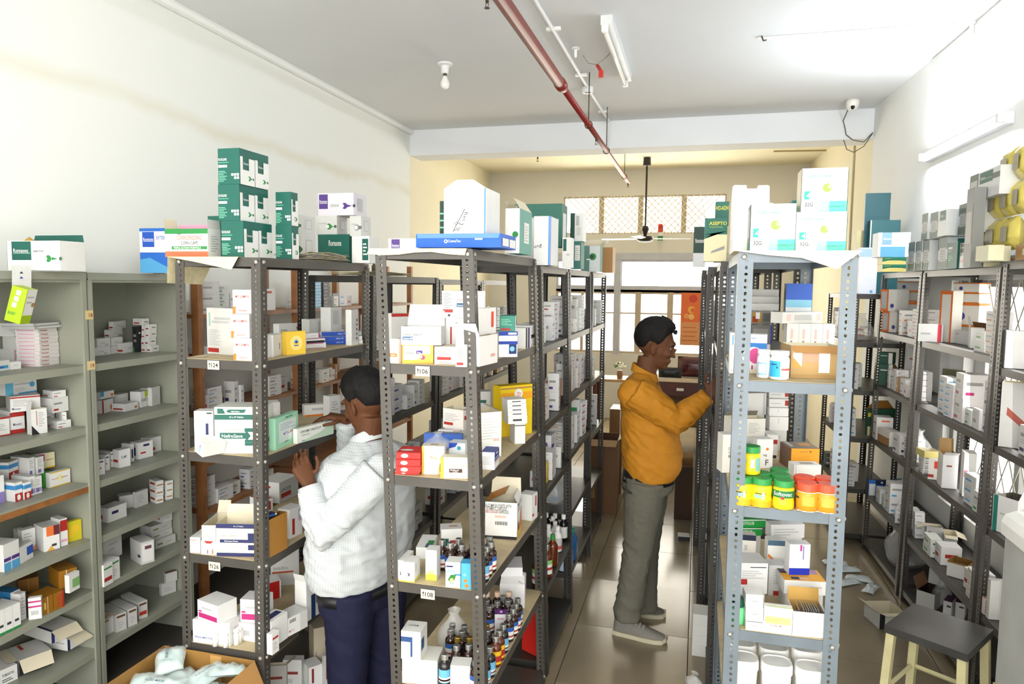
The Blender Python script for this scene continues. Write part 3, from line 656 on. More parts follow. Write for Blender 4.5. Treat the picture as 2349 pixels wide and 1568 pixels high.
# third shelf
z = S[3]
bv = [('F', 0, .62, 1, .85, '#3f94d6'), ('F', .0, 0, 1, .42, 'r'), ('F', 'disc', .5, .2, .16, 'w', .6), ('L', 0, .62, 1, .85, '#3f94d6')]
for k, (a, b_) in enumerate((((138, 1180), (205, 1160)), ((206, 1160), (268, 1140)))):
    bx('tablet_box', f'white box with blue band and red emblem, {("outer", "inner")[k]} of the lower pair in the cabinet', L2, z, a, b_, 1010, .1, 'w', [p if p[1] != 'disc' else p for p in bv])
for k, (a, b_) in enumerate((((270, 1128), (322, 1112)), ((324, 1110), (380, 1092)))):
    bx('tablet_box', f'white box with lilac print, {("outer", "inner")[k]} one beside the lower emblem boxes', L2, z, a, b_, 955, .1, 'w', [('F', .05, .1, .6, .35, '#7d6fae'), ('F', .65, .1, .95, .35, '#a79ac8')]+ln('F', .1, .5, .8, .9, 4))
bx('tablet_box', 'violet-edged white box at the outer end of the third cabinet shelf', L2, z, (-30, 1200), (45, 1180), 950, .08, 'w', [('F', 0, 0, 1, .4, '#8d7cc0')])
zz = z+.062
bx('tablet_box', 'white box with blue band and red emblem, upper one in the cabinet', L2, zz, (108, 985), (192, 950), 825, .1, 'w', bv)
for k, (a, b_) in enumerate((((205, 970), (258, 955)), ((262, 958), (322, 940)))):
    bx('tablet_box', f'white box with lilac print, {("outer", "inner")[k]} one of the upper row in the cabinet', L2, zz, a, b_, 800, .1, 'w', [('F', .1, .1, .55, .3, '#7d6fae')]+ln('F', .1, .45, .8, .9, 4))
bx('ointment_box', 'green box at the back of the third near cabinet shelf', L2, z, (388, 1055), (485, 1028), 930, .06, '#3d9a35')
o = bx('ointment_box', 'yellow-edged white box, lower one behind the green box in the cabinet', L2, z, (492, 1015), (670, 965), 885, .05, 'w', [('F', 0, 0, 1, .06, 'y'), ('F', 0, .94, 1, 1, 'y'), ('F', 'disc', .5, .55, .25, '#f3ecc0', 1), ('F', .1, .5, .1, 'Pantocid', '#c88', .3), ('F', .55, .5, .1, 'Pantocid', '#c88'.replace('#c88', 'r'), .3)])
bx('ointment_box', 'white and yellow box with dark red square, upper one behind the green box', L2, o, (400, 872), (578, 838), 735, .05, 'w', [('F', .15, .5, .5, .95, 'm'), ('F', .52, 0, 1, 1, '#f2ecc2'), ('F', .52, 0, 1, .1, 'y'), ('F', .58, .5, .12, 'Pantocid', 'r', .35)])
# fourth shelf
z = S[4]
bx('ointment_box', 'orange and maroon panelled white box in the near cabinet bay', L3, z, (395, 385), (540, 345), 165, .09, 'w', [('F', .2, .6, .65, 1, '#f07c3e'), ('F', .65, .6, 1, 1, '#6e2a35'), ('F', 'poly', [(.2, 0), (.7, 0), (.45, .2)], 'f'), ('F', .5, .15, .8, .25, 'd')])
bx('ointment_box', 'white box with dark red upper half beside the orange panelled one', L3, z, (548, 335), (612, 315), 90, .09, 'w', [('F', 0, .55, 1, .95, 'r'), ('F', .1, .15, .9, .25, 'h')])
bx('ointment_box', 'yellow blister carton at the back of the fourth near cabinet shelf', L3, z, (615, 292), (765, 248), 110, .05, '#d8c92c', [('F', 'disc', .3, .4, .2, 'y'), ('F', 'disc', .6, .6, .2, 'y')])
bx('vial_box', 'plain white upright box, outer of the two by the orange panelled box', L3, z, (170, 372), (242, 355), 205, .07, 'w', ln('F', .15, .5, .8, .9, 3))
bx('vial_box', 'white upright box with a salmon corner, inner one by the orange panelled box', L3, z, (250, 380), (368, 345), 178, .07, 'w', ln('F', .15, .5, .8, .9, 3)+[('F', 'poly', [(.4, 0), (1, 0), (1, .25)], '#e59a86')])
bx('medicine_carton', 'white box with blue and purple panels at the outer end of the fourth cabinet shelf', L3, z, (40, 566), (178, 500), 320, .1, 'w', [('F', 0, 0, .45, .3, 'c'), ('F', .5, 0, 1, .3, 'c'), ('F', 0, .35, .45, .48, 'p'), ('F', .5, .35, 1, .48, 'p')])
bx('ointment_box', 'small crushed white box with blue corner beside the panelled one', L3, z, (188, 492), (300, 425), 340, .06, 'w', [('F', .5, .3, 1, .8, 'b')])
# fifth shelf
z = S[5]
amb = '#9a6a1c'
o = bx('amber_pack', 'amber plastic wrapped pack, outer lower one in the near cabinet bay', L3, z, (390, 955), (480, 915), 800, .1, amb, [('F', .45, 0, .5, 1, 'a'), ('F', .1, .3, .3, .7, 'x')], cat='pack')
bx('amber_pack', 'amber plastic wrapped pack, inner lower one in the near cabinet bay', L3, z, (485, 912), (580, 870), 760, .1, amb, [('F', .3, .1, .7, .9, '#b0542a'), ('F', .8, 0, 1, 1, 'r')], cat='pack')
bx('amber_pack', 'amber plastic wrapped pack sitting on the two lower packs', L3, z+.068, (355, 775), (525, 725), 610, .12, amb, [('F', .4, 0, .44, 1, 'w'), ('F', .75, .3, .95, .6, 'x')], cat='pack')
bx('amber_pack', 'broad amber pack behind the red-striped box in the cabinet', L3, z+.05, (165, 760), (350, 720), 640, .1, '#7d5314', [('F', .5, 0, .52, 1, 'u')], cat='pack')
bx('ointment_box', 'white and pale green box at the back of the fifth near cabinet shelf', L3, z+.06, (590, 750), (682, 700), 590, .06, 'w', [('F', .3, .2, 1, .7, '#8bbf78')])
bx('vial_box', 'white box with dark red stripes beside the amber packs', L3, z, (265, 982), (382, 965), 790, .06, 'w', [('F', 0, .55, 1, .63, 'm'), ('F', 0, .78, 1, .86, 'm'), ('F', .2, .2, .8, .4, 'i')])
o = bx('medicine_carton', 'white box with green base and dark print outermost on fifth cabinet shelf', L3, z, (-20, 1150), (190, 1050), 920, .1, 'w', [('F', 0, 0, 1, .1, 'e')]+[('F', .08+.33*i, .3, .26+.33*i, .4, 'd') for i in range(3)]+[('F', .32+.33*i, 0, .33+.33*i, 1, 'i') for i in range(2)])
bx('medicine_carton', 'white and blue box behind the green-based boxes in the cabinet', L3, z+.06, (100, 870), (185, 830), 750, .1, 'w', [('L', 0, 0, 1, 1, '#2f7fb8'), ('T', 0, 0, 1, 1, '#2f7fb8')])
bx('vial_box', 'white and navy edged box beside the red-striped box', L3, z, (190, 1000), (245, 970), 760, .08, 'w', [('F', .85, 0, 1, 1, 'n')]+ln('F', .1, .2, .7, .9, 6))
# bottom shelf
z = S[6]
o = bx('medicine_carton', 'long grey-white carton with navy band lying lower on the cabinet floor', L3, z+.03, (650, 1250), (800, 1165), 1140, .18, 'w', [('F', 0, 0, .15, 1, 'n'), ('L', .1, .5, .9, .6, 'i')], flaps=[('f', .06, 110)])
bx('medicine_carton', 'long grey-white carton with navy band and lifted flap lying on another one', L3, o, (580, 1160), (800, 1060), 1040, .2, 'g', [('F', 0, 0, .12, 1, 'n'), ('T', 0, 0, .1, 1, 'n')]+ln('T', .3, .3, .8, .7, 3), flaps=[('f', .06, 120)])
o = bx('medicine_carton', 'grey-white carton with red strip lying open on the cabinet floor', L3, z, (175, 1500), (470, 1390), 1360, .2, 'g', [('T', .3, .6, .4, .95, 'r'), ('F', 0, 0, 1, 1, 'k')], flaps=[('f', .06, 140, 'a'), ('l', .04, 90, 'b')])
bx('tablet_box', 'white label box with dark lettering at the cabinet bottom corner', L3, z, (5, 1590), (160, 1520), 1450, .12, 'w', [('F', .1, .5, .18, 'TELMISARTAN', 'd', .7)]+ln('F', .1, .15, .8, .4, 2, 'd'))
# far bay
BND[0] = (-2.988, 9, 2.555, 3.15)
z = S[1]; far = 'in the far bay'
R_ = lambda: [('F', .62, .1, .82, .3, 'd'), ('F', .64, .13, .8, .27, 'w'), ('F', .3, .4, .6, .5, 'i'), ('L', .1, .15, .8, .35, 'r')]
o1 = bx('tablet_box', 'white box with red end, first of the lower row '+far, L1, z, (850, 1240), (992, 1225), 1165, .07, 'w', R_())
o2 = bx('tablet_box', 'white box with red end, second of the lower row '+far, L1, z, (1000, 1222), (1108, 1205), 1155, .07, 'w', R_())
bx('tablet_box', 'white box standing forward at the end of the lower row '+far, L1, z, (1115, 1215), (1243, 1195), 1125, .1, 'w', R_())
bx('tablet_box', 'white box with red end, first of the middle row '+far, L1, o1, (872, 1165), (992, 1152), 1085, .07, 'w', R_())
o3 = bx('tablet_box', 'white box with red end, second of the middle row '+far, L1, o2, (1000, 1152), (1105, 1140), 1075, .07, 'w', R_())
o3 = bx('tablet_box', 'white box with red end, third layer of the stack '+far, L1, o3, (990, 1078), (1105, 1060), 1005, .08, 'w', R_())
bx('tablet_box', 'white box with red end, topmost of the stack '+far, L1, o3, (980, 1005), (1092, 990), 930, .08, 'w', R_())
bx('medicine_carton', 'black carton with white cross among white boxes '+far, L1, z, (1270, 1200), (1368, 1188), 975, .09, 'k', [('F', .2, .72, .35, .78, 'w'), ('F', .5, .5, .8, .65, 'w'), ('L', .2, .6, .9, .7, 'q'), ('L', .3, .4, .9, .5, 'q'), ('L', 0, 0, .4, .2, 'e')])
for i in range(2):
    b_ = None
    for k in range(5):
        if i == 1 and k == 4: continue
        xx = 1372+i*68
        b_ = bx('tablet_box', f'white box with brown bar, {ORD[k]} up in the {("outer", "inner")[i]} column behind the black carton', L1, z if b_ is None else b_, (xx, 1186-i*8-k*58), (xx+62, 1178-i*8-k*57), 1186-i*8-k*58-56, .06, 'w', [('F', .3, .42, .8, .55, '#7a5a48'), ('L', .1, .2, .7, .4, 'r')])
z = S[2]
o = bx('tablet_box', 'white box with orange dot, lower one by the cabinet divider', L2, z, (935, 385), (1020, 355), 270, .07, 'w', [('F', 'disc', .8, .35, .22, 'o'), ('L', .9, 0, 1, 1, 'r')])
bx('tablet_box', 'white and blue box with orange dot, upper one by the cabinet divider', L2, o, (905, 275), (1026, 250), 195, .07, 'w', [('F', 'disc', .85, .45, .22, 'o'), ('F', 0, .4, .25, 1, 'c'), ('F', 0, 0, 1, .08, 'd')])
bx('tablet_box', 'long white box lying forward on the second shelf '+far, L2, z, (1128, 368), (1245, 340), 300, .1, 'w', [('F', .7, .2, .9, .5, 'u'), ('L', .1, .2, .8, .4, 'r')])
bx('tablet_box', 'grey-white box behind the forward long box '+far, L2, z, (1080, 345), (1165, 325), 215, .06, 'g', ln('F', .1, .3, .8, .8, 3))
bx('vial_box', 'white box with green shield and black lettering '+far, L2, z, (1268, 332), (1345, 312), 190, .06, 'w', [('F', 'poly', [(.5, .55), (.9, .7), (.9, 1), (.45, 1)], 'l'), ('F', .1, .35, .2, 'FORT', 'k', .7)])
bx('vial_box', 'white box with red slash beside the green shield box', L2, z, (1352, 302), (1430, 285), 160, .06, 'w', [('F', .1, .75, .85, .85, 'r')]+ln('F', .2, .2, .7, .6, 3))
bx('vial_box', 'plain grey-white box at the end of the second shelf '+far, L2, z, (1435, 285), (1505, 265), 125, .06, 'g', ln('F', .2, .2, .7, .6, 3))
z = S[3]
for k, (a, b_, t) in enumerate((((892, 940), (945, 928), 800), ((950, 900), (990, 888), 760), ((1000, 868), (1030, 860), 730))):
    bx('vial_box', f'white box with red dash, {ORD[k]} of the row of third shelf '+far, L2, z, a, b_, t, .08, 'w', [('F', .1, .8, .8, .88, 'n'), ('F', .1, .4, .4, .48, 'r')])
bx('vial_box', 'white box with slanted black lettering on the third shelf '+far, L2, z, (1075, 875), (1175, 850), 715, .06, 'w', [('F', .2, .5, .16, 'FLAMY', 'k', .5), ('L', .1, .3, .8, .45, 'r')])
bx('vial_box', 'white box with navy name and red dash on the third shelf '+far, L2, z, (1245, 798), (1378, 765), 650, .06, 'w', [('F', .35, .72, .75, .85, 'n'), ('F', .15, .3, .5, .4, 'r'), ('L', .3, .2, .7, .7, 'n')])
bx('vial_box', 'white box at the far end of the third shelf '+far, L2, z, (1425, 720), (1523, 692), 588, .06, 'w', [('F', .1, .15, .45, .35, 'r')])
bx('vial_box', 'thin white box tucked between the named boxes on the third shelf '+far, L2, z, (1180, 820), (1208, 812), 660, .06, 'w', [('F', .2, .2, .7, .7, 'n')])
z = S[4]
o = bx('tablet_box', 'white box with navy name lying outermost on the fourth shelf '+far, L2, z, (975, 1368), (1140, 1305), 1240, .07, 'w', [('F', .2, .5, .55, .7, 'n'), ('L', 0, .2, .5, .5, 'r')])
bx('tablet_box', 'grey-white box behind the navy-named one on the fourth shelf '+far, L2, z, (1075, 1245), (1195, 1225), 1130, .06, 'g', ln('F', .2, .3, .7, .8, 3))
bx('tablet_box', 'second grey-white box before the orange-marked stack '+far, L2, z, (1198, 1230), (1305, 1190), 1090, .06, 'g', ln('F', .2, .3, .7, .8, 3))
b_ = None
for k in range(3):
    b_ = bx('tablet_box', f'white box with brick-red end mark, {ORD[k]} up in the outer stack '+far, L2, z if b_ is None else b_, (1405, 1195-k*68), (1470, 1180-k*68), 1130-k*68, .07, 'w', [('F', .1, .3, .9, .5, 'u'), ('L', .1, .4, .8, .7, '#b0492a')])
b_ = None
for k in range(3):
    b_ = bx('tablet_box', f'white box with brick-red end mark, {ORD[k]} up in the inner stack '+far, L2, z if b_ is None else b_, (1532, 1145-k*55), (1598, 1130-k*55), 1090-k*55, .06, 'w', [('F', .2, .4, .9, .6, 'u'), ('L', .1, .4, .6, .6, '#b0492a')])
z = S[5]
bx('medicine_carton', 'tall grey-white carton by the divider on the fifth shelf '+far, L3, z+.05, (930, 500), (1098, 400), 205, .06, 'g', ln('F', .3, .3, .8, .8, 3))
bx('medicine_carton', 'grey-white carton with dark label end on the fifth shelf '+far, L3, z, (1270, 500), (1390, 465), 300, .12, 'g', [('F', .1, .1, .9, .9, 'w'), ('F', .3, .65, .8, .8, '#6d4450'), ('L', .7, .3, .95, .42, 'd')])
o = bx('vial_box', 'white box with red dash and green lid line, outer one by the divider', L3, z, (925, 705), (1005, 660), 510, .08, 'w', [('F', .05, .2, .9, .38, 'r'), ('F', .05, .75, .9, .83, 'e')])
bx('vial_box', 'white box with green lid line, inner one by the divider', L3, z, (1010, 650), (1080, 610), 460, .08, 'w', [('F', .1, .8, .9, .88, 'e')]+ln('F', .2, .2, .7, .6, 3))
b_ = None
for k in range(3):
    b_ = bx('tablet_box', f'grey-white long box with olive dash, {ORD[k]} up on the fifth shelf '+far, L3, z if b_ is None else b_, (1398, 360-k*72), (1580, 290-k*72), 285-k*72, .08, 'g', [('F', .1, .35, .35, .55, '#8a8a4a'), ('F', .55, .35, .8, .5, 'i')])
bx('tablet_box', 'small white box with red mark topmost on the olive-dashed stack', L3, b_, (1500, 105), (1580, 75), 30, .08, 'w', [('F', .3, .4, .7, .5, 'i'), ('L', .3, .3, .7, .6, 'r')])
z = S[6]
for k, (a, b2, t) in enumerate((((1045, 1108), (1140, 1070), 950), ((1155, 1058), (1235, 1025), 900), ((1248, 992), (1328, 960), 840))):
    bx('medicine_carton', f'grey-white deep carton with brown name strip, {ORD[k]} on the bottom shelf '+far, L3, z, a, b2, t, .16, 'g', [('F', .1, .78, .9, .9, '#6d4a36')]+([('F', .1, .2, .9, .42, '#c23a28')] if k == 2 else ln('F', .2, .2, .8, .6, 3)))
o = bx('tablet_box', 'grey-white box on the bottom shelf '+far+', lower of the far pair', L3, z, (1480, 765), (1610, 720), 660, .08, 'g', ln('F', .2, .3, .8, .7, 2))
bx('tablet_box', 'grey-white box with red-brown lid '+far+', upper of the far pair', L3, o, (1500, 660), (1600, 630), 575, .08, 'g', [('T', 0, 0, 1, 1, '#8a5a54')])
bx('tablet_box', 'crushed open white box by the divider on the bottom shelf', L3, z, (930, 1150), (1030, 1090), 980, .07, 'w', [('F', .1, .7, .6, .8, 'u')], flaps=[('f', .03, 80)], opened=True)

BND[0] = None
# ------------------------------------------------------------------ card liners on the shelves
def liner(key, i, label, u0, v0, u1, v1, m=None, front=0.):
    R_ = RACKS[key]; z = R_.zs[i]; g = G()
    vs = [R_.P(u, v, z) for u, v in ((u0, v0), (u1, v0), (u1, v1), (u0, v1))]
    vs = [(x, y_, z+.0006) for x, y_, _ in vs]+[(x, y_, z+.0019) for x, y_, _ in vs]
    g.add(vs, [(3, 2, 1, 0), (4, 5, 6, 7), (0, 1, 5, 4), (1, 2, 6, 5), (2, 3, 7, 6), (3, 0, 4, 7)], m or kraft)
    return tag(g.build('card_liner'), label, 'liner')
for key, nm in (('A1', 'the cabinet-side rack 124'), ('B1', 'the centre rack 106'), ('R1', 'the blue-grey rack')):
    R_ = RACKS[key]
    for i in range(1, 5): liner(key, i, f'beige card lining the {ORD[i]} deck from the top of {nm}', .006, .006, R_.w-.006, R_.l-.006)
# number stickers on the shelf lips
def sticker(key, i, v_px, c, txt, size=(.052, .034), arrow=True):
    R_ = RACKS[key]; sh = R_.shelf(i); p = aty(c(*v_px), R_.y0+.002); g = G()
    x, z = p[0]-R_.x0, p[2]; y_ = -.0012
    w, h = size
    g.box(x-w/2, y_, z-h/2, x+w/2, y_+.001, z+h/2, K('a'))
    if arrow:
        g.add([(x-w*.4, y_-.0005, z+h*.05), (x-w*.25, y_-.0005, z+h*.05), (x-w*.325, y_-.0005, z+h*.32)], [(0, 1, 2)], K('k'))
        g.quad((x-w*.345, y_-.0005, z-h*.3), (x-w*.305, y_-.0005, z-h*.3), (x-w*.305, y_-.0005, z+h*.08), (x-w*.345, y_-.0005, z+h*.08), K('k'))
    g.text(txt, (x-w*.2, y_-.0005, z-h*.25), (1, 0, 0), (0, 0, 1), h*.5, K('k'), w*.62)
    o = g.build('number_sticker', sh); o['label'] = f'cream paper sticker numbered {txt}'
sticker('A1', 1, (395, 1118), A1, '124'); sticker('A1', 3, (922, 455), A3, '126'); sticker('B1', 1, (462, 1052), B1, '106'); sticker('B1', 3, (512, 1140), B3, '108')
for z, yy, t in ((1.74, 2.5455, '18'), (1.515, 2.5455, '19')):
    g = G(); g.box(.0085, yy-.022, z-.02, .0092, yy+.02, z+.02, K('#e2cf98')); g.text(t, (.0095, yy-.004, z-.01), (0, 1, 0), (0, 0, 1), .018, K('r'), .02); g.build('number_sticker', ca)

# ------------------------------------------------------------------ rack 124, second deck
q = ('A1', 1)
bx('medicine_carton', 'large grey-white upturned carton with red block on second deck of rack 124', A1, q, (332, 1002), (590, 1022), 545, .10, '#dcdcd8', [('F', .03, .04, .45, .13, 'r'), ('F', .08, .6, .14, .9, '#9cc0b4')]+ln('F', .06, .2, .55, .55, 10, 'i')+[('F', .3, .75, .9, .8, 'i'), ('F', .2, .68, .85, .72, 'i')])
my = [('F', .14, .66, .12, 'MYLAMIN', 'r', .72), ('F', .12, .5, .4, .54, 'i'), ('F', 'poly', [(0, 0), (.14, 0), (.17, .3), (0, .3)], 'o'), ('F', .3, .1, .75, .15, '#e09a8a'), ('R', .12, .72, .22, .8, 'l'), ('R', .1, .5, .5, .53, 'i'), ('F', .15, .36, .9, .375, 'i')]
o = bx('medicine_carton', 'white carton with red lettering and orange corner, lowest of three on rack 124', A1, q, (592, 1085), (775, 1092), 852, .13, 'w', my)
o = bx('medicine_carton', 'white carton with red lettering and orange corner, middle of three on rack 124', A1, o, (568, 848), (752, 850), 612, .13, 'w', my)
bx('medicine_carton', 'white carton with red lettering and orange corner, topmost of three on rack 124', A1, o, (586, 605), (770, 606), 366, .14, 'w', my)
bx('ointment_box', 'white box with orange edge between the stack and the yellow box', A1, q, (992, 1040), (1086, 1012), 822, .05, 'w', [('F', .9, 0, 1, 1, 'o'), ('F', .6, .3, .66, .6, 'd')])
bx('dressing_box', 'bright yellow square box with a small blue sun on rack 124', A1, q, (1125, 1022), (1312, 1005), 788, .035, '#f6cf48', [('F', 'disc', .5, .5, .32, '#fbe58c'), ('F', 'disc', .5, .53, .12, '#6aa3d8'), ('F', .35, .42, .65, .5, '#f6cf48'), ('F', .38, .37, .62, .41, 'b'), ('F', 'disc', .5, .53, .05, 'n')])
RB = [('F', 0, .86, .86, 1, 'm'), ('F', 0, .04, .86, .12, 'm'), ('F', .25, .4, .7, .46, 'i')]
o = bx('tablet_box', 'white box with crimson edges, lower of the flat stack beside the yellow box', A1, q, (1320, 958), (1515, 945), 905, .07, 'w', RB)
o = bx('tablet_box', 'white box with black band, middle of the flat stack beside the yellow box', A1, o, (1320, 905), (1505, 893), 858, .07, 'w', [('F', 0, 0, .98, .5, 'k'), ('F', 0, .88, 1, 1, 'm')])
bx('tablet_box', 'white box with crimson end, topmost of the flat stack beside the yellow box', A1, o, (1318, 852), (1450, 842), 805, .06, 'w', [('F', .92, 0, 1, 1, 'm'), ('F', .3, .4, .7, .5, 'i')])
BL = lambda: [('F', 0, 0, .84, 1, '#1d55c8'), ('F', .38, .35, .4, 'ution 10', 'w', .25)]
o = bx('tablet_box', 'bright blue and white flat box, lowest of three at the deck end of rack 124', A1, q, (1480, 912), (1905, 902), 876, .07, 'w', BL())
o = bx('tablet_box', 'bright blue and white flat box, middle of three at the deck end of rack 124', A1, o, (1478, 873), (1900, 865), 834, .07, 'w', BL())
o = bx('tablet_box', 'bright blue and white flat box, topmost of three at the deck end of rack 124', A1, o, (1476, 831), (1897, 823), 792, .07, 'w', BL())
bx('tablet_box', 'white tablet box with a slanted red stripe behind the yellow box', A1, q, (1060, 870), (1368, 850), 712, .06, 'w', [('F', 'poly', [(.55, .68), (1, .95), (1, 1), (.55, .82)], 'r'), ('F', .05, .2, .25, .7, 'i')])
bx('vial_box', 'white upright carton at the back of the second deck of rack 124', A1, q, (1590, 830), (1700, 818), 550, .06, 'w', [('F', .2, .5, .7, .9, 'g')])
bx('vial_box', 'white upright carton with barcode dots beside the far post of rack 124', A1, q, (1702, 822), (1768, 812), 560, .06, 'w', [('F', .7, .15+.13*i, .85, .21+.13*i, 'd') for i in range(5)])
bx('vial_box', 'low grey-white box behind the blue flat boxes of rack 124', A1, q, (1395, 830), (1570, 815), 665, .05, 'g', [('F', .5, .2, .95, .9, 'i')])
folded('pale crumpled leaflets on the outer corner of the second deck of rack 124', -1.90, 2.34, -1.86, 2.36, 1.6002, 2, news2, .2, 'leaflet')
# third deck
q = ('A1', 2)
nf = [('F', 0, .73, 1, .84, 't'), ('F', .3, .77, .035, '10 x 10 Tablets', 'w', .3), ('F', .1, .32, .62, .45, 't'), ('F', 'poly', [(.62, .3), (.66, .3), (.72, .385), (.66, .47), (.62, .47)], 't'), ('F', .14, .345, .075, 'NefroSave', 'w', .42), ('F', .6, .17, 1, .3, 't'), ('F', .6, .47, 1, .55, 't'), ('F', .12, .5, .035, 'Tablets and Aminoketone Tablets', 'q', .45), ('F', 0, .6, 1, .604, 'q'), ('F', 0, .24, 1, .244, 'q'), ('F', 'poly', [(.06, .86), (.22, .86), (.17, .97), (.06, .97)], 't'), ('F', 'poly', [(.24, .91), (.28, .88), (.6, .88), (.64, .95), (.28, .95)], 't'), ('F', .34, .895, .03, 'NefroSave', 'w', .22), ('R', .3, .2, .7, .3, 't')]
nef = bx('medicine_carton', 'big white and teal tablet carton with arrow bands on third deck of rack 124', A2, q, (410, 738), (905, 738), 232, .12, '#eef0ea', nf)
bx('medicine_carton', 'white carton with a navy upright strip behind the teal banded one on rack 124', A2, q, (205, 690), (395, 690), 272, .06, 'w', [('F', .6, .42, .75, .7, 'n'), ('F', .66, .93, .95, .97, 'd')]+ln('F', .1, .5, .4, .9, 4))
p = atz(A2(300, 735), 1.2345)
carton('vial_box', 'small white carton tipped over at the outer post of the third deck of rack 124', (p[0]-.022, p[1]-.005, 1.247), -.35, .055, .09, .05, 'w', [('F', .5, .2, .62, .9, '#9ccbe0'), ('F', .5, .6, .58, .75, 'm'), ('F', .1, .4, .4, .5, 'i')], tilt=(0, .32))
bx('medicine_carton', 'mint green and white carton with a red and blue name on rack 124', A2, q, (915, 662), (1145, 560), 345, .055, '#a9e3c4', [('F', .14, .18, .9, .84, '#dff0ea'), ('F', .3, .34, .85, .5, 'w'), ('F', .33, .38, .09, 'MEFTAL-', 'b', .28), ('F', .62, .38, .09, 'SPAS', 'r', .2), ('F', .42, .9, .06, 'SLIM LONDE', 't', .35), ('F', .4, .14, .05, 'Blue-cut', 't', .25)]+ln('F', .2, .56, .85, .8, 4, '#b8c8dc'))
bx('tablet_box', 'long white and pale green box touched by the hand of the man in white', A2, q, (1172, 592), (1537, 490), 447, .06, '#eef3ee', [('F', 'poly', [(0, 0), (1, 0), (1, .95), (.62, .4)], '#c6ddc8'), ('F', .08, .66, .16, 'CEFIXIME TABLETS IP', 'd', .56), ('F', .1, .45, .11, 'Cefispan 200', 'q', .35), ('F', .12, .1, .2, .16, 'q')])
bx('medicine_carton', 'white carton with ribbed lid behind the mint carton on rack 124', A2, q, (872, 395), (1058, 380), 195, .08, '#e6e6e4', [('F', .2, .3, .9, .7, 'w')])
bx('tablet_box', 'flat pink-edged box just behind the mint carton on rack 124', A2, q, (800, 420), (978, 395), 330, .04, 'm', [('F', .1, .2, .8, .8, '#cf5f86')])
bx('tablet_box', 'flat white box with an orange line behind the held box on rack 124', A2, q, (1300, 330), (1550, 310), 215, .05, 'w', [('F', 0, .0, 1, .15, 'o'), ('F', .3, .5, .8, .7, 'i')])
bx('medicine_carton', 'white open carton beside the face of the man in white', A2, q, (1552, 320), (1660, 300), 125, .06, 'w', ln('F', .2, .3, .8, .8, 4))
# fourth deck
q = ('A1', 3)
bx('medicine_carton', 'cream carton with navy bands and lettering over sticker 126', A3, q, (938, 425), (1290, 432), 112, .10, '#ece8d2', [('F', 0, .86, 1, 1, 'n'), ('F', 0, 0, 1, .11, 'n'), ('F', .08, .42, .9, .52, 'n'), ('F', .18, .45, .045, 'Nefrosave Forte', 'w', .45), ('F', .4, .91, .035, '10 x 10 Tablets', 'w', .25), ('F', .72, .2, 1, .36, 'n'), ('F', .72, .52, 1, .72, 'n'), ('F', .12, .62, .04, 'Tablets Combination', 'q', .4), ('F', .35, .3, .03, 'Tablets 10', 'q', .2), ('F', .05, .14, .03, 'Ranbaxy', 'q', .15)], opened=True, flaps=[('k', .05, -6, 'w')])
o = bx('medicine_carton', 'white carton with dark red half circle under the long white one on rack 124', A3, q, (813, 405), (936, 412), 250, .09, 'w', [('F', 'poly', [(.2, 1), (.35, .82), (.65, .82), (.82, 1)], 'r'), ('F', .4, .05, .45, .35, 'n'), ('F', .7, .05, .8, .4, 'u')])
bx('medicine_carton', 'long white carton lying on the half circle one on rack 124', A3, o, (818, 246), (930, 246), 128, .16, 'w', [('F', .2, .2, .5, .5, 'i')], flaps=[('k', .05, 20)], opened=True)
bx('vial_box', 'white box with faint orange lines at the outer post over sticker 126', A3, q, (720, 372), (806, 375), 222, .1, 'w', [('F', .1, .8, .7, .84, 'o'), ('F', .1, .7, .8, .73, 'i')])
bc = bx('shipping_carton', 'brown corrugated carton with a white label beside the cream navy one', A3, q, (1312, 418), (1505, 310), 110, .10, '#a8762f', [('F', .0, .55, .2, .85, 'w'), ('F', .02, .7, .18, .74, 'r')], opened=True, inner='#7a5420')
bx('tablet_box', 'navy and white box poking out of the brown carton on rack 124', A3, bc, (1330, 225), (1420, 190), 95, .03, 'n', [('F', .1, .5, .9, .85, '#2d6fae'), ('F', .9, .3, 1, 1, 'w')])
bx('vial_box', 'white carton with a red upright bar near the elbow of the man in white', A3, q, (1525, 240), (1625, 190), 5, .06, 'w', [('F', .2, .1, .4, .65, 'r'), ('F', .7, .5, .9, .9, '#c8b8d8')])
bx('medicine_carton', 'grey-white carton with dark lettering along the fourth deck of rack 124', A2, q, (1050, 1195), (1240, 1100), 990, .12, 'g', [('F', .1, .5, .16, 'LINOSIN', 's', .5), ('F', .08, .2, .6, .42, 'r'), ('L', .1, .7, .6, .8, 'r')])
bx('medicine_carton', 'white carton with crimson flap behind the brown carton on rack 124', A2, q, (880, 1290), (985, 1260), 1165, .1, 'w', [('F', .6, .1, .8, .8, 'r'), ('T', 0, 0, 1, 1, '#a8404c')])
# fifth deck
q = ('A1', 4)
prn = bx('medicine_carton', 'white vitamin carton with blue lettering under the magenta striped one', A3, q, (748, 1092), (1045, 1132), 880, .10, 'w', [('F', .05, .2, .09, 'PRENUMIN FORTE', '#3c5a9e', .6), ('F', .45, .12, .04, 'Soft gelatin', 'i', .25)]+[('F', .05, .55+.1*i, .045, ('Vitamin D Ferrous Bisglycinate', 'Calcium Carbonate and Zinc', 'Folic Acid with minerals')[i], 'i', .75) for i in range(3)])
mg = [('F', .05, .1, .95, .36, 'm'), ('F', .05, .4, .22, .48, 'm'), ('F', .2, .6, .7, .7, 'i')]
o = bx('medicine_carton', 'white carton with broad magenta stripe, outer one on fifth deck of rack 124', A3, prn, (785, 872), (948, 930), 722, .09, 'w', mg)
o2 = bx('medicine_carton', 'plain white carton supporting the inner magenta striped one', A3, q, (1115, 1045), (1290, 1075), 905, .08, 'w', [('F', .1, .3, .5, .6, 'i')])
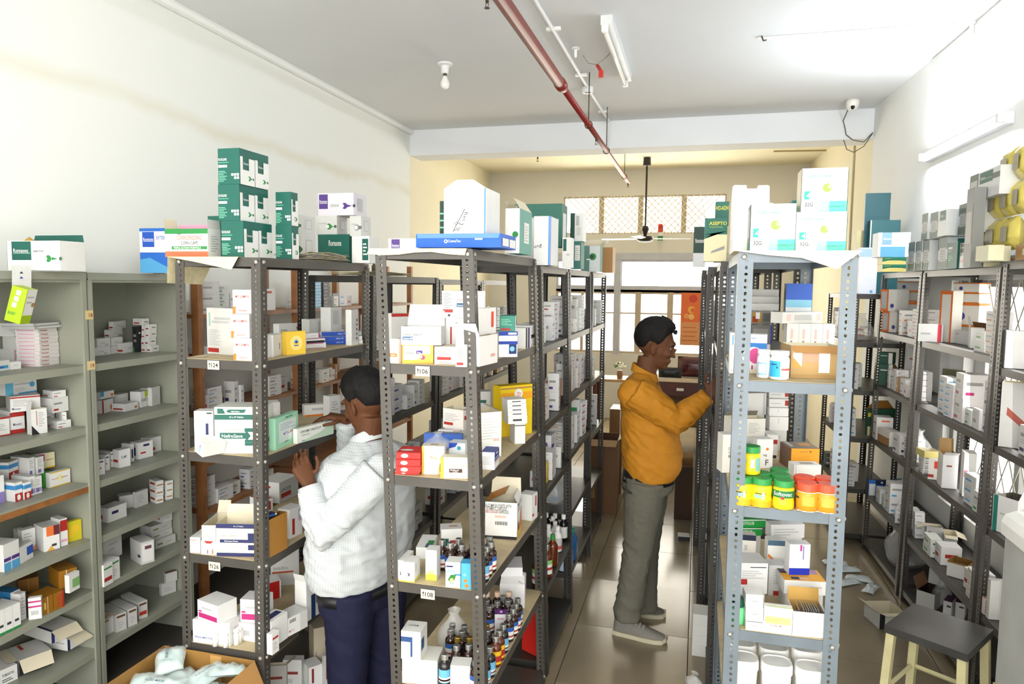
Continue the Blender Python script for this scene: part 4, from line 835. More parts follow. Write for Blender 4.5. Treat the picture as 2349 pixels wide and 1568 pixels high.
bx('medicine_carton', 'white carton with broad magenta stripe, inner one on fifth deck of rack 124', A3, o2, (1128, 900), (1322, 912), 720, .08, 'w', mg)
bx('medicine_carton', 'white carton with navy lid strip on the aisle edge of the fifth deck', A3, q, (1378, 1122), (1508, 1030), 905, .07, 'w', [('T', .1, .3, .9, .8, 'n')])
bx('vial_box', 'white box with red slash on the near aisle corner of the fifth deck', A3, q, (1312, 1165), (1368, 1125), 990, .05, 'w', [('F', .1, .7, .9, .8, 'r')]+ln('F', .2, .2, .8, .6, 4))
bx('medicine_carton', 'white carton with barcode and small logo on the fifth deck of rack 124', A3, q, (1508, 1025), (1668, 940), 880, .13, 'g', [('F', .02, 0, .62, 1, 'w'), ('F', .08, .2, .1, 'CIPLA', 'q', .3), ('F', 'disc', .1, .24, .05, 'm')]+[('F', .1+.045*i, .68, .125+.045*i, .88, 'd') for i in range(7)])
bx('medicine_carton', 'red panelled carton with open lid at the back of the fifth deck', A3, q, (1335, 740), (1455, 705), 600, .09, 'w', [('F', .1, 0, .9, 1, '#c01f1c'), ('L', .2, 0, .5, 1, 'e')], flaps=[('f', .04, -60, 'g')])
bx('vial_box', 'tall white carton with green and navy side on the fifth deck of rack 124', A3, q, (1660, 905), (1735, 855), 585, .06, 'w', [('F', .5, .7, .95, 1, '#4d7a35'), ('F', .5, 0, .95, .6, '#223a66')], flaps=[('l', .035, 20)])
bx('vial_box', 'tall grey-white carton beside the green and navy sided one', A3, q, (1740, 850), (1788, 820), 555, .07, 'g', [('F', .3, .6, .7, .8, 'i')])
bx('medicine_carton', 'large dim carton with an orange-red line at the rear of the fifth deck', A3, q, (1372, 620), (1600, 600), 330, .06, 'g', [('F', .05, .35, .8, .4, '#c0522f'), ('F', .1, .45, .1, 'betadine', 'q', .5)])
rg = random.Random(21)
for k in range(7):
    u, v = .20+rg.uniform(-.05, .04), .03+rg.uniform(0, .08)
    p = RACKS['A1'].P(u, v, .463)
    g = G(); g.lathe([(.011, 0), (.011, .04), (.008, .05), (.0115, .051), (.0115, .062), (.004, .063)], mat('#efefed', .35), 10)
    o = g.build('dropper_bottle', None, (p[0], p[1], .463+.0003), smooth=True)
    q_ = settle((p[0], p[1]-.0115, .4633), 0, .023, .023, .063); o.location.x, o.location.y = q_[0][0], q_[0][1]+.0115
    tag(o, 'small white dropper bottle in the cluster by the front post of rack 124', 'bottle', 'white dropper bottles on rack 124')
# sixth deck, dim
q = ('A1', 5)
dm = [('F', .2, .5, .8, .6, '#8a3a3a'), ('F', .2, .2, .5, .35, 'i')]
bx('medicine_carton', 'dim white carton with dark red upright lettering on the bottom deck of rack 124', A3, q, (1680, 1440), (1790, 1400), 1275, .08, 'w', [('F', .2, .2, .36, .9, '#8a2a30')])
bx('medicine_carton', 'broad dim carton behind the red lettered one on the bottom deck', A3, q, (1520, 1420), (1670, 1420), 1190, .12, 'g', dm)
bx('medicine_carton', 'beige small carton standing on the bottom deck of rack 124', A3, q, (1720, 1330), (1840, 1300), 960, .1, '#cfc3ac', [('F', .1, .4, .2, .5, 'q')])
bx('medicine_carton', 'dark opened carton at the near corner of the bottom deck of rack 124', A3, q, (1330, 1480), (1500, 1470), 1260, .1, '#c4c2bd', dm, opened=True, flaps=[('r', .05, 50, 'g')])
for k, xx in enumerate((1800, 1870, 1930)):
    bx('medicine_carton', f'dim upright carton with dark red name, {ORD[k]} of three on the bottom deck', A3, q, (xx, 1420-k*25), (xx+58, 1400-k*25), 1180, .07, 'g', [('F', .3, .2, .55, .9, '#7a3a40')])

# ------------------------------------------------------------------ floor carton with wrapped masks
fc = [atz(A3(*p), .455) for p in ((530, 1065), (1250, 1192))]
cx0, cx1, cyb = fc[0][0], fc[1][0], fc[0][1]-.01
wdt = cx1-cx0; dpt = .40
tape = mat('#b98f54', .35)
mc = carton('shipping_carton', 'big brown open carton of wrapped masks on the floor before rack 124', (cx0+wdt/2, cyb-dpt, .001), 0, wdt, dpt, .445, '#b98a4a', [('F', .1, .3, .5, .6, 'a')], opened=True, inner='#a67b40', flaps=[('r', .10, 150, '#b98a4a', '#c2935a'), ('l', .10, 140, '#b98a4a', '#c2935a'), ('f', .09, 150, '#b98a4a', '#c2935a')])
g = G(); g.box(wdt*.02, dpt-.0035, .05, wdt*.02+.05, dpt-.0022, .44, tape); g.build('packing_tape', mc)
film = mat('#eaf6f6', .12, 0, .03, 25, .25, .6, alpha=.42, name='clear_film'); mask = mat('#c6dcdd', .7, 0, .06, 40, .1)
g = G(); g.box(-wdt/2+.003, .003, .02, wdt/2-.003, dpt-.003, .335, mask); 
bedm = g.build('mask_bundle', None, mc.location); tag(bedm, 'deep layer of pale blue wrapped masks filling the floor carton', 'masks', None, 'stuff')
def packet(w, d, h, seed, film=film, core=mask, flat=.55):
    rg = random.Random(seed); g = G(); n, k = 15, 11
    for lay, (m, s, hh) in enumerate(((core, .86, .8), (film, 1., 1.))):
        top, bot = [], []
        for j in range(k):
            for i in range(n):
                u, v = 2*i/(n-1)-1, 2*j/(k-1)-1
                e = max(0, (1-abs(u)**3)*(1-abs(v)**3))**.6
                wob = pnoise(Vector((u*2+seed*3.1, v*2, seed*1.7)))*.5+(.5-abs(pnoise(Vector((u*4+seed, v*4+u*2, 2)))))*.5
                x, y_ = u*w/2*s*(1+.05*math.sin(3*v+seed)), v*d/2*s*(1+.05*math.sin(3*u+seed))
                top.append((x, y_, h*hh*e*(.6+wob)+.002*lay)); bot.append((x, y_, -h*hh*.35*e-.0005*lay))
        N = len(top); fs = [(j*n+i, j*n+i+1, (j+1)*n+i+1, (j+1)*n+i) for j in range(k-1) for i in range(n-1)]
        g.add(top+bot, fs+[tuple(N+q for q in f[::-1]) for f in fs], m)
    return g
where = ('at the far corner', 'lying lengthwise by the far wall', 'in the middle', 'at the near edge', 'beside the taped wall', 'with dark print', 'lowest by the aisle side', 'half under its neighbours', 'tilted over the rim', 'on the cabinet side', 'crossing the middle one', 'by the torn flap')
for k in range(12):
    rg = random.Random(60+k)
    i, j = k % 4, k//4
    x = -wdt/2+.07+i*(wdt-.14)/3+rg.uniform(-.012, .012); y_ = .07+j*(dpt-.14)/2+rg.uniform(-.015, .015)
    o = packet(.15, .105, .03, k+1).build('mask_packet', None, (mc.location.x+x, mc.location.y+y_, .362+.022*((i+j) % 3)+.01*j), (rg.uniform(-.22, .22), rg.uniform(-.2, .2), rg.uniform(-1.2, 1.2)), True)
    tag(o, f'clear-wrapped pale blue mask packet in the floor carton, {where[k]}', 'packet', 'mask packets')
    if k in (5, 8, 10):
        g = G(); g.text('FLEXI MASK', (-.05, -.012, .034), (1, 0, 0), (0, 1, 0), .011, K('s'), .09); g.build('printed_name', o)
# ------------------------------------------------------------------ deck of rack 106
TB = ('B1', 0)
zB = 2.012
sheet('newspaper', 'beige newspaper spread over the near deck edge of rack 106', [[(-1.112+.355*i/6+(.004 if j else 0), (2.240, 2.2465, 2.27, 2.40, 2.56)[j], zB+(-.016-.006*math.sin(i*1.3) if j == 0 else .0012)+.0012*math.sin(i*1.9+j)**2) for i in range(7)] for j in range(5)], .0008, news)
cv = by('dressing_box', 'flat bright blue carton with white round logo on the deck of rack 106', B0, 2.31, 395, 1212, 655, Z(TB)+.006, .2, '#1f62d2', [('F', .385, .38, .19, 'ConvaTec', 'w', .15), ('F', 'disc', .36, .45, .14, 'w'), ('F', 'disc', .36, .45, .07, '#1f62d2'), ('F', .19, .7, .27, 1, '#d9dde4'), ('F', .7, .55, .79, .95, '#d9dde4'), ('F', 'disc', .745, .75, .12, 'i'), ('F', 'disc', .23, .86, .1, 'i'), ('F', 'disc', .48, .95, .06, 'n'), ('R', .1, .15, .5, .7, 'w'), ('R', .55, .1, .95, .7, 'w')], flaps=[('f', .016, 172, '#5f90e0', '#5f90e0', .97)])
wc = by('medicine_carton', 'tall white carton with black handwriting and a blue corner stripe on the blue carton', B0, 2.33, 665, 1072, 220, cv, .17, '#f3f3f1', [('F', .955, 0, .99, 1, '#4a8be8')], flaps=[('f', .028, 3, 'w', 'w', .4)])
def scrawl(o, name, strokes, face, w, d, h, label=None, r=.0011):
    oo, ux, uy, nn, fw_, fh = FACE(face, w, d, h); g = G()
    for s_ in strokes: g.tube([Vector(oo)+Vector(nn)*.0006+Vector(ux)*(u*fw_)+Vector(uy)*(v*fh) for u, v in s_], r, K('k'), 4)
    return g.build(name, o)
ww = (wc.bound_box[4][0]-wc.bound_box[0][0]); wh = wc.bound_box[1][2]; wdp = wc.bound_box[2][1]
scrawl(wc, 'handwriting', [[(.22, .04), (.3, .2), (.42, .4), (.5, .55)], [(.24, .1), (.27, .07), (.3, .1), (.34, .07), (.37, .1)], [(.3, .14), (.33, .1), (.36, .13), (.4, .12)], [(.3, .2), (.25, .24), (.3, .28), (.35, .22), (.4, .26)], [(.37, .22), (.42, .2), (.48, .22)], [(.44, .3), (.5, .3), (.49, .36)], [(.46, .36), (.52, .38)], [(.47, .42), (.55, .42), (.54, .47)], [(.5, .47), (.58, .45)]], 'F', ww, wdp, wh)
by('glove_carton', 'dark green carton edge behind the tall handwritten carton', B0, 2.72, 625, 800, 340, TB, .12, '#1d3f36', [('F', .0, .1+.13*i, .22, .13+.13*i, 'v') for i in range(6)])
by('glove_box', 'flat white box with a purple square beside the blue carton', B0, 2.62, 130, 420, 700, TB, .12, 'w', logo('F', .1, .1, .38, .95, 'p'))
g = G(); g.lathe([(.012, 0), (.012, .03), (.006, .036), (.006, .044)], mat('#5f5a3e', .3), 10)
p = aty(B0(68, 760), 3.3)
tag(g.build('vial', None, (-1.60, 3.30, 1.9512), smooth=True), 'small dark vial standing behind the white sheets of rack 106', 'bottle')
T2 = 1.985+.0025
gm = by('glove_carton', 'white and teal carton with a raised flap behind the blue flat carton', B0, 2.62, 1258, 1395, 410, TB, .2, '#5fa59a', [('F', 0, 0, 1, 1, 'w'), ('F', 'disc', .7, .42, .07, 'e'), ('R', .35, .25, .75, .72, 'w')]+ln('R', .4, .3, .7, .68, 6), opened=True, flaps=[('r', .05, -35, 'a', 'a'), ('l', .03, 10, 'a')])
by('glove_carton', 'long dark teal carton lying highest behind the handwritten cartons', B0, 3.72, 1265, 1800, 372, T2+.11, .16, '#2c6d60', [('F', .38, .45, .55, .7, '#6aa598'), ('F', .65, .5, .95, .65, '#6aa598'), ('R', .2, .2, .8, .8, 'w')])
by('medicine_carton', 'grey-white base carton supporting the long teal one on the deck', B0, 3.73, 1290, 1560, 520, T2, .15, 'g')
wc2 = by('medicine_carton', 'white carton with blue corner stripe and small handwriting on the rack behind 106', B0, 3.28, 1532, 1688, 485, T2, .2, '#eef0f2', [('F', .9, 0, .99, 1, '#5b9cec'), ('R', .0, 0, .1, 1, '#5b9cec')])
ww = (wc2.bound_box[4][0]-wc2.bound_box[0][0]); wh = wc2.bound_box[1][2]; wdp = wc2.bound_box[2][1]
scrawl(wc2, 'handwriting', [[(.02, .38), (.08, .35), (.14, .4), (.2, .36), (.26, .41)], [(.3, .4), (.36, .36), (.4, .42)], [(.45, .35), (.44, .43), (.5, .42)]], 'F', ww, wdp, wh, r=.0014)
o = by('glove_carton', 'teal carton with a white sheet label, lower one before the dark green upright', B0, 4.05, 1888, 1985, 725, T2, .12, '#3b776d', [('F', .4, .3, .9, .85, 'w')]+ln('F', .45, .35, .85, .8, 6))
by('glove_carton', 'dark green and white upright carton behind the second handwritten carton', B0, 4.06, 1882, 2005, 455, o, .12, 'w', [('F', 0, 0, .35, 1, '#1d4c41'), ('F', .45, .55, .7, .9, 'i'), ('F', .5, .2, .85, .5, 'g')])
by('glove_carton', 'white and green carton lower beside the blue-striped handwritten one', B0, 3.70, 1805, 1885, 690, T2, .1, 'w', [('F', .1, .55, .5, .95, 't'), ('F', .5, .4, .9, .45, 'i')])
o = by('glove_carton', 'green and white carton with a dark leaf emblem at the row end', B0, 4.93, 1985, 2168, 770, T2, .14, '#5d8a80', [('F', .45, 0, 1, 1, '#dfe6e8'), ('F', 'disc', .62, .58, .14, 'e'), ('F', 'disc', .58, .58, .08, '#1e3c33'), ('F', .3, .45, .45, .5, 'w')], opened=True, flaps=[('r', .06, 50, 'a', 'a'), ('k', .05, -5, 't')])
by('shipping_carton', 'plain brown corrugated carton at the end of the row deck', B0, 5.30, 2190, 2290, 785, T2, .18, 'u')
folded('white papers lying between the decks of rack 124 and rack 106', -1.11, 2.66, -.93, 2.95, zB+.003, 3, news2, .1)

# ------------------------------------------------------------------ rack 106, second deck
q = ('B1', 1)
car = [('F', .05, .52, .9, .96, '#f7f1e2'), ('F', 'poly', [(.05, .2), (.5, .2), (.78, .96), (.05, .96)], '#f8f3e6'), ('F', .07, .52, .12, 'Cartigen', 'd', .38), ('F', 'poly', [(.44, .52), (.66, .55), (.64, .72), (.45, .7)], 'p'), ('F', .48, .56, .08, 'Duo', 'w', .12), ('F', 'disc', .66, .33, .12, 'm'), ('F', 'disc', .62, .36, .06, '#e7c4d6'), ('F', 0, 0, 1, .16, '#f3b03e'), ('R', .2, .4, .7, .7, '#f7dca0')]
ca1 = bx('medicine_carton', 'yellow carton with a purple name patch on second deck of rack 106', B1, q, (264, 1000), (562, 1003), 800, .10, '#f6bd55', car)
ow = bx('medicine_carton', 'white carton with an orange panel at the outer post of rack 106', B1, q, (168, 985), (256, 990), 740, .1, '#f6f2ea', [('F', 0, .26, .85, .4, 'o'), ('F', .05, .3, .07, 'Tablets', 'w', .6)]+ln('F', .1, .5, .8, .85, 4)+[('T', .7, .2, .95, .6, 'o')])
be = bx('tablet_box', 'cream box with a red block and fine print between the yellow and white cartons', B1, q, (572, 985), (785, 990), 815, .1, '#f0e6d8', [('F', .12, .25, .75, .42, 'r')]+ln('F', .15, .48, .9, .9, 6, 'q')+ln('F', .2, .06, .8, .2, 2, 'q'))
lz = bx('medicine_carton', 'open white tablet carton with raised lid on top of the yellow one', B1, (*q, .062), (245, 805), (625, 812), 622, .09, 'w', [('F', .04, .5, .15, 'Linezolid Tablets IP', 'd', .48), ('F', .03, .26, .3, .45, '#2f6291'), ('F', .05, .3, .12, 'Lyncox-600', 'w', .24)], opened=True, flaps=[('k', .075, 14, 'w', 'w', .92)], inner='g')
bx('tablet_box', 'white carton partly under the open lid at the back of rack 106', B1, q, (160, 870), (330, 860), 500, .06, 'g', [('F', 0, .92, 1, 1, 'r'), ('F', .85, .4, 1, .6, 'r')])
ap = bx('medicine_carton', 'white carton with red upright bar and navy square behind the open one', B1, (*q, .07), (672, 770), (900, 775), 545, .08, 'w', [('F', .2, .1, .27, .8, 'r'), ('F', .42, .78, .5, .9, 'n'), ('F', .42, .55, .1, 'Apixaban and', 'q', .45), ('F', .42, .42, .1, 'Dextrose', 'q', .4)])
bx('medicine_carton', 'white carton with red block below fine print, highest on rack 106', B1, ap, (645, 540), (1048, 545), 278, .08, 'w', [('F', .02, .2, .26, .32, 'r'), ('F', .27, 0, .275, 1, 'i'), ('F', .36, .62, .13, 'Linezolid', 'q', .4), ('F', .35, .4, .62, .55, '#2f6291'), ('F', .37, .43, .08, 'Lyncox-600', 'w', .22), ('F', 'disc', .17, .1, .05, 'd')]+ln('F', .03, .38, .25, .95, 9, 'q'))
wl = bx('medicine_carton', 'white carton with open side flap at the aisle corner of rack 106', B1, q, (1005, 1012), (1180, 930), 720, .09, '#f4f2f0', [('F', .6, .25, .85, .35, '#e8b0a4')], opened=True, flaps=[('l', .05, 30, 'w', 'w')])
bx('medicine_carton', 'white carton with a pink-red upright bar on the flapped one of rack 106', B1, wl, (1000, 720), (1165, 660), 450, .09, '#f4f2f0', [('F', .7, .25, .85, .85, '#e8503e')])
bx('medicine_carton', 'white narrow carton with red base mark behind the near aisle post', B1, q, (795, 1015), (900, 1018), 790, .07, 'w', [('F', .1, .08, .7, .2, 'r')]+ln('F', .15, .3, .8, .85, 8, 'q'))
bl = bx('medicine_carton', 'white and royal blue carton with a starburst on second deck of rack 106', B1, q, (1190, 918), (1370, 915), 672, .11, '#f0f2f6', [('F', 0, .84, 1, 1, '#2142a8'), ('F', 0, .5, 1, .62, '#2142a8'), ('F', .55, .12, .95, .5, '#16306e'), ('F', 'disc', .72, .32, .1, '#7fc4ee'), ('R', 0, 0, 1, 1, '#2348c2'), ('R', .35, .15, .5, .85, 'w'), ('F', .5, .88, .95, .96, 'w')])
bx('medicine_carton', 'teal and white carton with red mark on the royal blue one', B1, bl, (1198, 668), (1350, 670), 520, .1, '#3a8f7f', [('F', .1, .05, .7, .2, 'r'), ('R', 0, 0, 1, 1, 'w'), ('R', .2, .4, .8, .6, 'i')]+ln('F', .1, .4, .8, .85, 4, 'v'))
bx('vial_box', 'narrow box with black and purple stripes beside the royal blue carton', B1, q, (1450, 838), (1500, 822), 640, .07, 'w', [('F', 0, 0, .25, 1, 'k'), ('F', .4, 0, .75, 1, '#3a2a6a')])
bx('medicine_carton', 'white carton with a black name bar at the far post of rack 106', B1, q, (1503, 818), (1562, 795), 618, .08, 'w', [('F', 0, .38, 1, .55, 'k'), ('F', .05, .42, .1, 'Supli', 'w', .8)])
# third deck
q = ('B1', 2)
rp = '#d8302c'
b_ = None
for k in range(4):
    b_ = bx('sachet_box', f'red flat box with white oval, {ORD[k]} from the bottom at the outer post', B2, q if b_ is None else b_, (195-k*2, 1040-k*65), (425-k*2, 1046-k*65), 1040-k*65-60, .10, rp, [('F', 'disc', .35, .5, .32, 'w', 1.8), ('R', 'disc', .4, .5, .25, 'w', 1.3)]+([('F', 0, .86, 1, 1, 'w')] if k == 0 else [])+([('T', 'disc', .35, .4, .12, 'w', 2)] if k == 3 else []))
bx('medicine_carton', 'white and yellow edged carton with small figures behind the red flat boxes', B2, q, (300, 992), (515, 996), 720, .10, '#f3efe4', [('F', 0, 0, .1, 1, '#e8b040'), ('F', .35, .55, .1, 'Allia', 'u', .4), ('F', .72, .0, 1, .3, '#f0b878'), ('F', .8, .1, .88, .4, '#6a4a2a'), ('R', .3, .35, .6, .5, 'i'), ('T', .35, .3, .7, .7, '#c9b890')])
bx('medicine_carton', 'cream and yellow carton with a brown name panel on third deck of rack 106', B2, q, (630, 1080), (893, 1086), 830, .10, '#f6f0d8', [('F', 0, 0, .12, 1, '#eab83c'), ('F', .16, .55, .1, 'LACTIC ACID BACILLUS', '#b8ac88', .8), ('F', .32, .28, .8, .46, '#4a2a20'), ('F', .36, .36, .07, 'SPORLAC', 'w', .4), ('F', .45, .3, .04, 'POWDER', 'w', .2), ('F', .2, .08, .5, .1, 'i')])
bb = bx('medicine_carton', 'bright white tall carton with lime side panel on third deck of rack 106', B2, q, (1022, 840), (1215, 820), 405, .12, '#f4f3f1', [('R', .7, .3, 1, .8, 'l'), ('F', .6, .35, .9, .4, '#efc4b8'), ('R', .3, .05, .6, .2, 'm')]+ln('F', .05, .4, .9, .9, 8, 'g'), opened=True, flaps=[('r', .04, -60, 'w', 'a')])
bx('medicine_carton', 'white and navy carton at the aisle corner of third deck of rack 106', B2, q, (1022, 948), (1150, 955), 780, .09, '#eef0f4', [('R', 0, .45, 1, 1, '#2a3f8f'), ('R', .3, .8, .7, .9, 'w'), ('R', .1, .55, .8, .65, '#9fb0e0'), ('R', .0, .35, 1, .4, '#e08aa0'), ('T', 0, 0, 1, 1, '#34479a')]+ln('F', .1, .3, .9, .8, 6, 'i'))
tw = bx('medicine_carton', 'white carton with black line and teal side at the far end of third deck', B2, q, (1345, 705), (1445, 700), 505, .08, 'w', [('F', 0, .86, 1, .9, 'k'), ('R', 0, 0, .5, 1, '#4fae98'), ('R', .45, .5, .95, .75, '#2c5a4a'), ('R', .5, .1, .9, .4, '#c9ded2')])
b_ = None
for k in range(5):
    b_ = bx('tablet_box', f'flat white box with black name strip, {ORD[k]} up in the pile before the yellow carton', B2, (*q, .105) if b_ is None else b_, (1282-k*2, 478-k*40), (1465-k*3, 470-k*40), 440-k*40, .08, '#f6f6f4', [('F', .25, .35, .72, .6, 'd'), ('R', .2, .4, .7, .65, 'd')])
bx('sachet_box', 'tall yellow carton with orange letters in a white disc on rack 106', B2, q, (1205, 640), (1510, 600), 152, .06, '#f0cd14', [('F', 0, .72, 1, .86, '#f0a814'), ('F', 'disc', .56, .83, .1, 'w'), ('F', .5, .79, .07, 'ZV', '#e0501e', .14), ('F', 0, .93, 1, .96, 'u')])
bx('medicine_carton', 'grey-white carton with small green label behind the bright white one', B2, q, (1012, 500), (1110, 500), 200, .07, 'g', [('F', 0, .7, .6, .78, 't')])
tc = bx('medicine_carton', 'white carton with red flap edges leaning behind the near post of rack 106', B2, (*q, .075), (655, 545), (850, 575), 355, .07, '#efe9e4', [('F', .05, .18, .5, .32, 'r'), ('R', .1, .5, .9, .7, 'r')]+ln('F', .08, .4, .8, .8, 5), opened=True, flaps=[('r', .03, 60, 'r', 'w')])
bx('tablet_box', 'white box with red edge flat below the leaning red-flapped carton', B2, (*q, .058), (640, 590), (850, 600), 545, .06, 'w', [('F', .7, .2, 1, .8, 'r')])
bx('tablet_box', 'clear blue blister box stacked behind the white and yellow cartons', B2, q, (498, 720), (860, 730), 575, .07, '#3f6cc8', [('F', .3, .1, .9, .6, '#8fa9dd'), ('T', 0, 0, 1, 1, '#7f9bd8')])
bx('tablet_box', 'white box with blue wave and teal disc beside the ribbed strips', B2, (*q, .045), (712, 815), (868, 825), 690, .06, '#eef3f8', [('F', 'poly', [(0, 1), (0, .55), (.4, .7), (.55, 1)], '#2a4fb8'), ('F', 'disc', .62, .62, .16, '#48b0c8'), ('F', 0, 0, 1, .1, 'c')])
# fourth deck
q = ('B1', 3)
zr = [('F', 0, 0, 1, .06, 'y'), ('F', .3, .3, .55, .45, 'd'), ('F', .33, .33, .42, .42, 'w'), ('F', .1, .65, .5, .7, 'i'), ('R', 0, 0, 1, .12, '#dfe04a'), ('R', .2, .5, .3, .9, 'i')]
bx('ointment_box', 'white carton with yellow foot and a square code, outer of the pair over sticker 108', B3, q, (222, 1072), (276, 1078), 815, .10, '#f4f4f2', zr)
bx('ointment_box', 'white carton with yellow foot and a square code, inner of the pair over sticker 108', B3, q, (279, 1080), (380, 1090), 830, .12, '#f4f4f2', zr)
bx('ointment_box', 'narrow white carton with yellow lower half and fine name over sticker 108', B3, q, (487, 1003), (594, 1012), 715, .05, '#f4f4f2', [('F', 0, 0, 1, .2, '#dfe04a'), ('F', .2, .2, .8, .32, '#eef08a'), ('F', .3, .52, .05, 'Zaromin', 'q', .5)])
bx('medicine_carton', 'long white box with green and slate panels lying behind the yellow footed cartons', B3, q, (395, 800), (545, 805), 690, .14, 'w', [('T', .6, .3, 1, .55, 'e'), ('T', .55, .0, 1, .3, 's')])
bx('medicine_carton', 'white box with a red name lying crosswise behind the brown bottles', B3, q, (640, 700), (840, 690), 520, .07, 'w', [('F', .1, .1, .35, .5, 't'), ('F', .4, .2, .7, .4, 'r'), ('T', .4, .4, .8, .6, '#d08a70')])
bx('vial_box', 'white box with sky blue name and a green leaf face over sticker 108', B3, q, (680, 1088), (822, 1098), 830, .055, '#eef2ee', [('F', .08, .58, .13, 'Azee', '#58b4e0', .55), ('F', .6, .48, 1, .55, '#3a8fd0'), ('F', .05, .8, .5, .86, 'n'), ('F', 'poly', [(.15, .3), (.35, .5), (.72, .52), (.6, .28), (.35, .2)], '#2f7d32'), ('F', 'disc', .42, .29, .08, '#e8c88a'), ('F', .36, .12, .4, .2, '#3f9a50'), ('F', .46, .12, .5, .2, '#3f9a50')])
bx('vial_box', 'sky blue box with orange flowers behind the near aisle post of rack 106', B3, q, (828, 1160), (1000, 1165), 845, .07, '#4fb0e6', [('F', 'disc', .25, .32, .07, 'o'), ('F', 'disc', .32, .12, .08, 'o'), ('F', 'disc', .2, .55, .06, '#8fd0f0')])
bk = [('F', .02, .86, .09, 'B-COMPLEX FORTE WITH', 'd', .8), ('F', .02, .78, .09, 'VITAMIN C CAPSULES', 'd', .66), ('F', .02, .7, .08, 'BECOSULES', 'r', .38), ('F', .42, .7, .08, 'CAPSULES', 'd', .32), ('F', .3, .58, .66, .64, '#f0c8bc'), ('F', 0, 0, 1, .08, 'k')]+[('F', .32+.05*i, .38, .345+.05*i, .48, 'd') for i in range(8)]+[('R', 'poly', [(0, .08), (.15, .08), (.6, .3), (1, .7), (1, .08)], '#e8862a'), ('R', 'poly', [(.0, .02), (1, .02), (1, .12), (0, .2)], '#f0c030'), ('R', .1, .84, .09, 'VITAMIN C CAPSULES', 'd', .85), ('R', .1, .72, .07, 'BECOSULES', 'r', .5), ('R', .2, .2, .35, .42, '#5a2a1e')]
bx('medicine_carton', 'big white and orange vitamin capsule carton on fourth deck of rack 106', B3, q, (1060, 600), (1365, 620), 250, .13, '#f2f2f0', bk, opened=True, flaps=[('l', .09, -65, '#e8963a', 'q'), ('k', .07, 10, 'g'), ('r', .03, -30, 'w', 'k')])
bx('vial_box', 'white upright box behind the big vitamin carton at the far post', B3, q, (1508, 440), (1562, 400), 190, .06, 'w', [('F', .1, .15, .4, .25, 'r'), ('F', .6, .5, .8, .9, 'r')])
# fifth deck
q = ('B1', 4)
bs = bx('medicine_carton', 'ribbed pale carton row at the outer post of the fifth deck of rack 106', B4, q, (262, 1140), (600, 1165), 880, .10, '#ecece4', [('F', .25*i, 0, .25*i+.01, 1, 'i') for i in range(1, 4)]+[('R', .2, .4, .6, .5, 's')])
bx('medicine_carton', 'white carton with navy panels lying on the ribbed carton row', B4, bs, (252, 880), (440, 900), 610, .08, '#f0f0ec', [('F', 0, .1, .5, .75, '#e6e2da'), ('F', 0, .62, .55, .8, '#2f5288'), ('F', .48, .1, .58, .8, '#2f5288'), ('F', .03, .3, .2, .5, 'i'), ('T', .2, .5, .13, 'CLAVIUM', 'd', .5), ('R', .1, .3, .5, .7, '#2f5288')])
bx('vial_box', 'white box in front of the dark bottles at the near aisle post', B4, q, (725, 1150), (915, 1160), 945, .06, '#f2f2ef', ln('F', .1, .4, .8, .9, 6)+[('F', .1, .12, .06, 'BROMHEXINE', 'q', .7)])
bx('vial_box', 'white box with a purple lid between the bottles of rack 106', B4, q, (1152, 650), (1275, 650), 455, .045, '#f2f0f4', [('T', 0, 0, 1, 1, '#7a2f96'), ('T', .4, .3, .6, .7, 'w'), ('F', .2, .75, .7, .82, 'h')]+ln('F', .15, .2, .8, .6, 6, 'g'))
o = bx('medicine_carton', 'white carton with lilac arrow, lower one at the far post of rack 106', B4, q, (1200, 385), (1440, 395), 160, .13, '#ecebee', [('R', .3, .2, .55, .75, '#ecebee'), ('R', 'poly', [(.3, .6), (.45, .85), (.6, .6)], '#b0a0dc'), ('R', .4, .25, .5, .6, '#b0a0dc'), ('F', .35, .45, .5, .7, 'i'), ('F', .6, 0, .604, 1, 'q')], opened=True, flaps=[('f', .05, -60, 'w'), ('r', .03, -70, 'w')])
bx('medicine_carton', 'white carton with lilac arrow, upper one at the far post of rack 106', B4, o, (1215, 130), (1420, 130), 5, .13, '#ecebee', [('R', 'poly', [(.4, .5), (.55, .78), (.7, .5)], '#b0a0dc'), ('R', .5, .2, .6, .5, '#b0a0dc')])

# ------------------------------------------------------------------ bottles
gls = mat('#2a1710', .08, 0, .02, 5, 0, .6, name='brown_glass'); glsk = mat('#18161a', .1, 0, .02, 5, 0, .6, name='dark_glass'); amberg = mat('#5a2208', .08, 0, .03, 5, 0, .6, name='amber_syrup')
silver = mat('#b9bab8', .3, .85, .08, 60); gold = mat('#b99a4a', .3, .85, .08, 60); wcap = mat('#eeeeee', .4); bcap = mat('#2d2d30', .4)
def syrup(name, R, H, glass, cap, lab, capR=.013, strips=()):
    root = G(); hs = H*.62; hn = H*.80
    root.lathe([(R*.9, 0), (R, .004), (R, hs), (R*.92, hs+.008), (R*.6, hn-.006), (R*.42, hn), (R*.42, H*.86)], glass, 16)
    o = root.build(name, None, smooth=True)
    c = G(); c.lathe([(capR, H*.83), (capR, H*.985), (capR*.9, H), (.001, H)], cap, 16, cap=False); c.build('cap', o, smooth=False)
    if lab:
        l = G(); l.lathe([(R+.0004, H*.12), (R+.0004, H*.55)], K(lab), 16, cap=False)
        for z0, z1, cc in strips: l.lathe([(R+.0007, H*z0), (R+.0007, H*z1)], K(cc), 16, cap=False)
        l.build('paper_label', o, smooth=True)
    return o
PROTO = {}
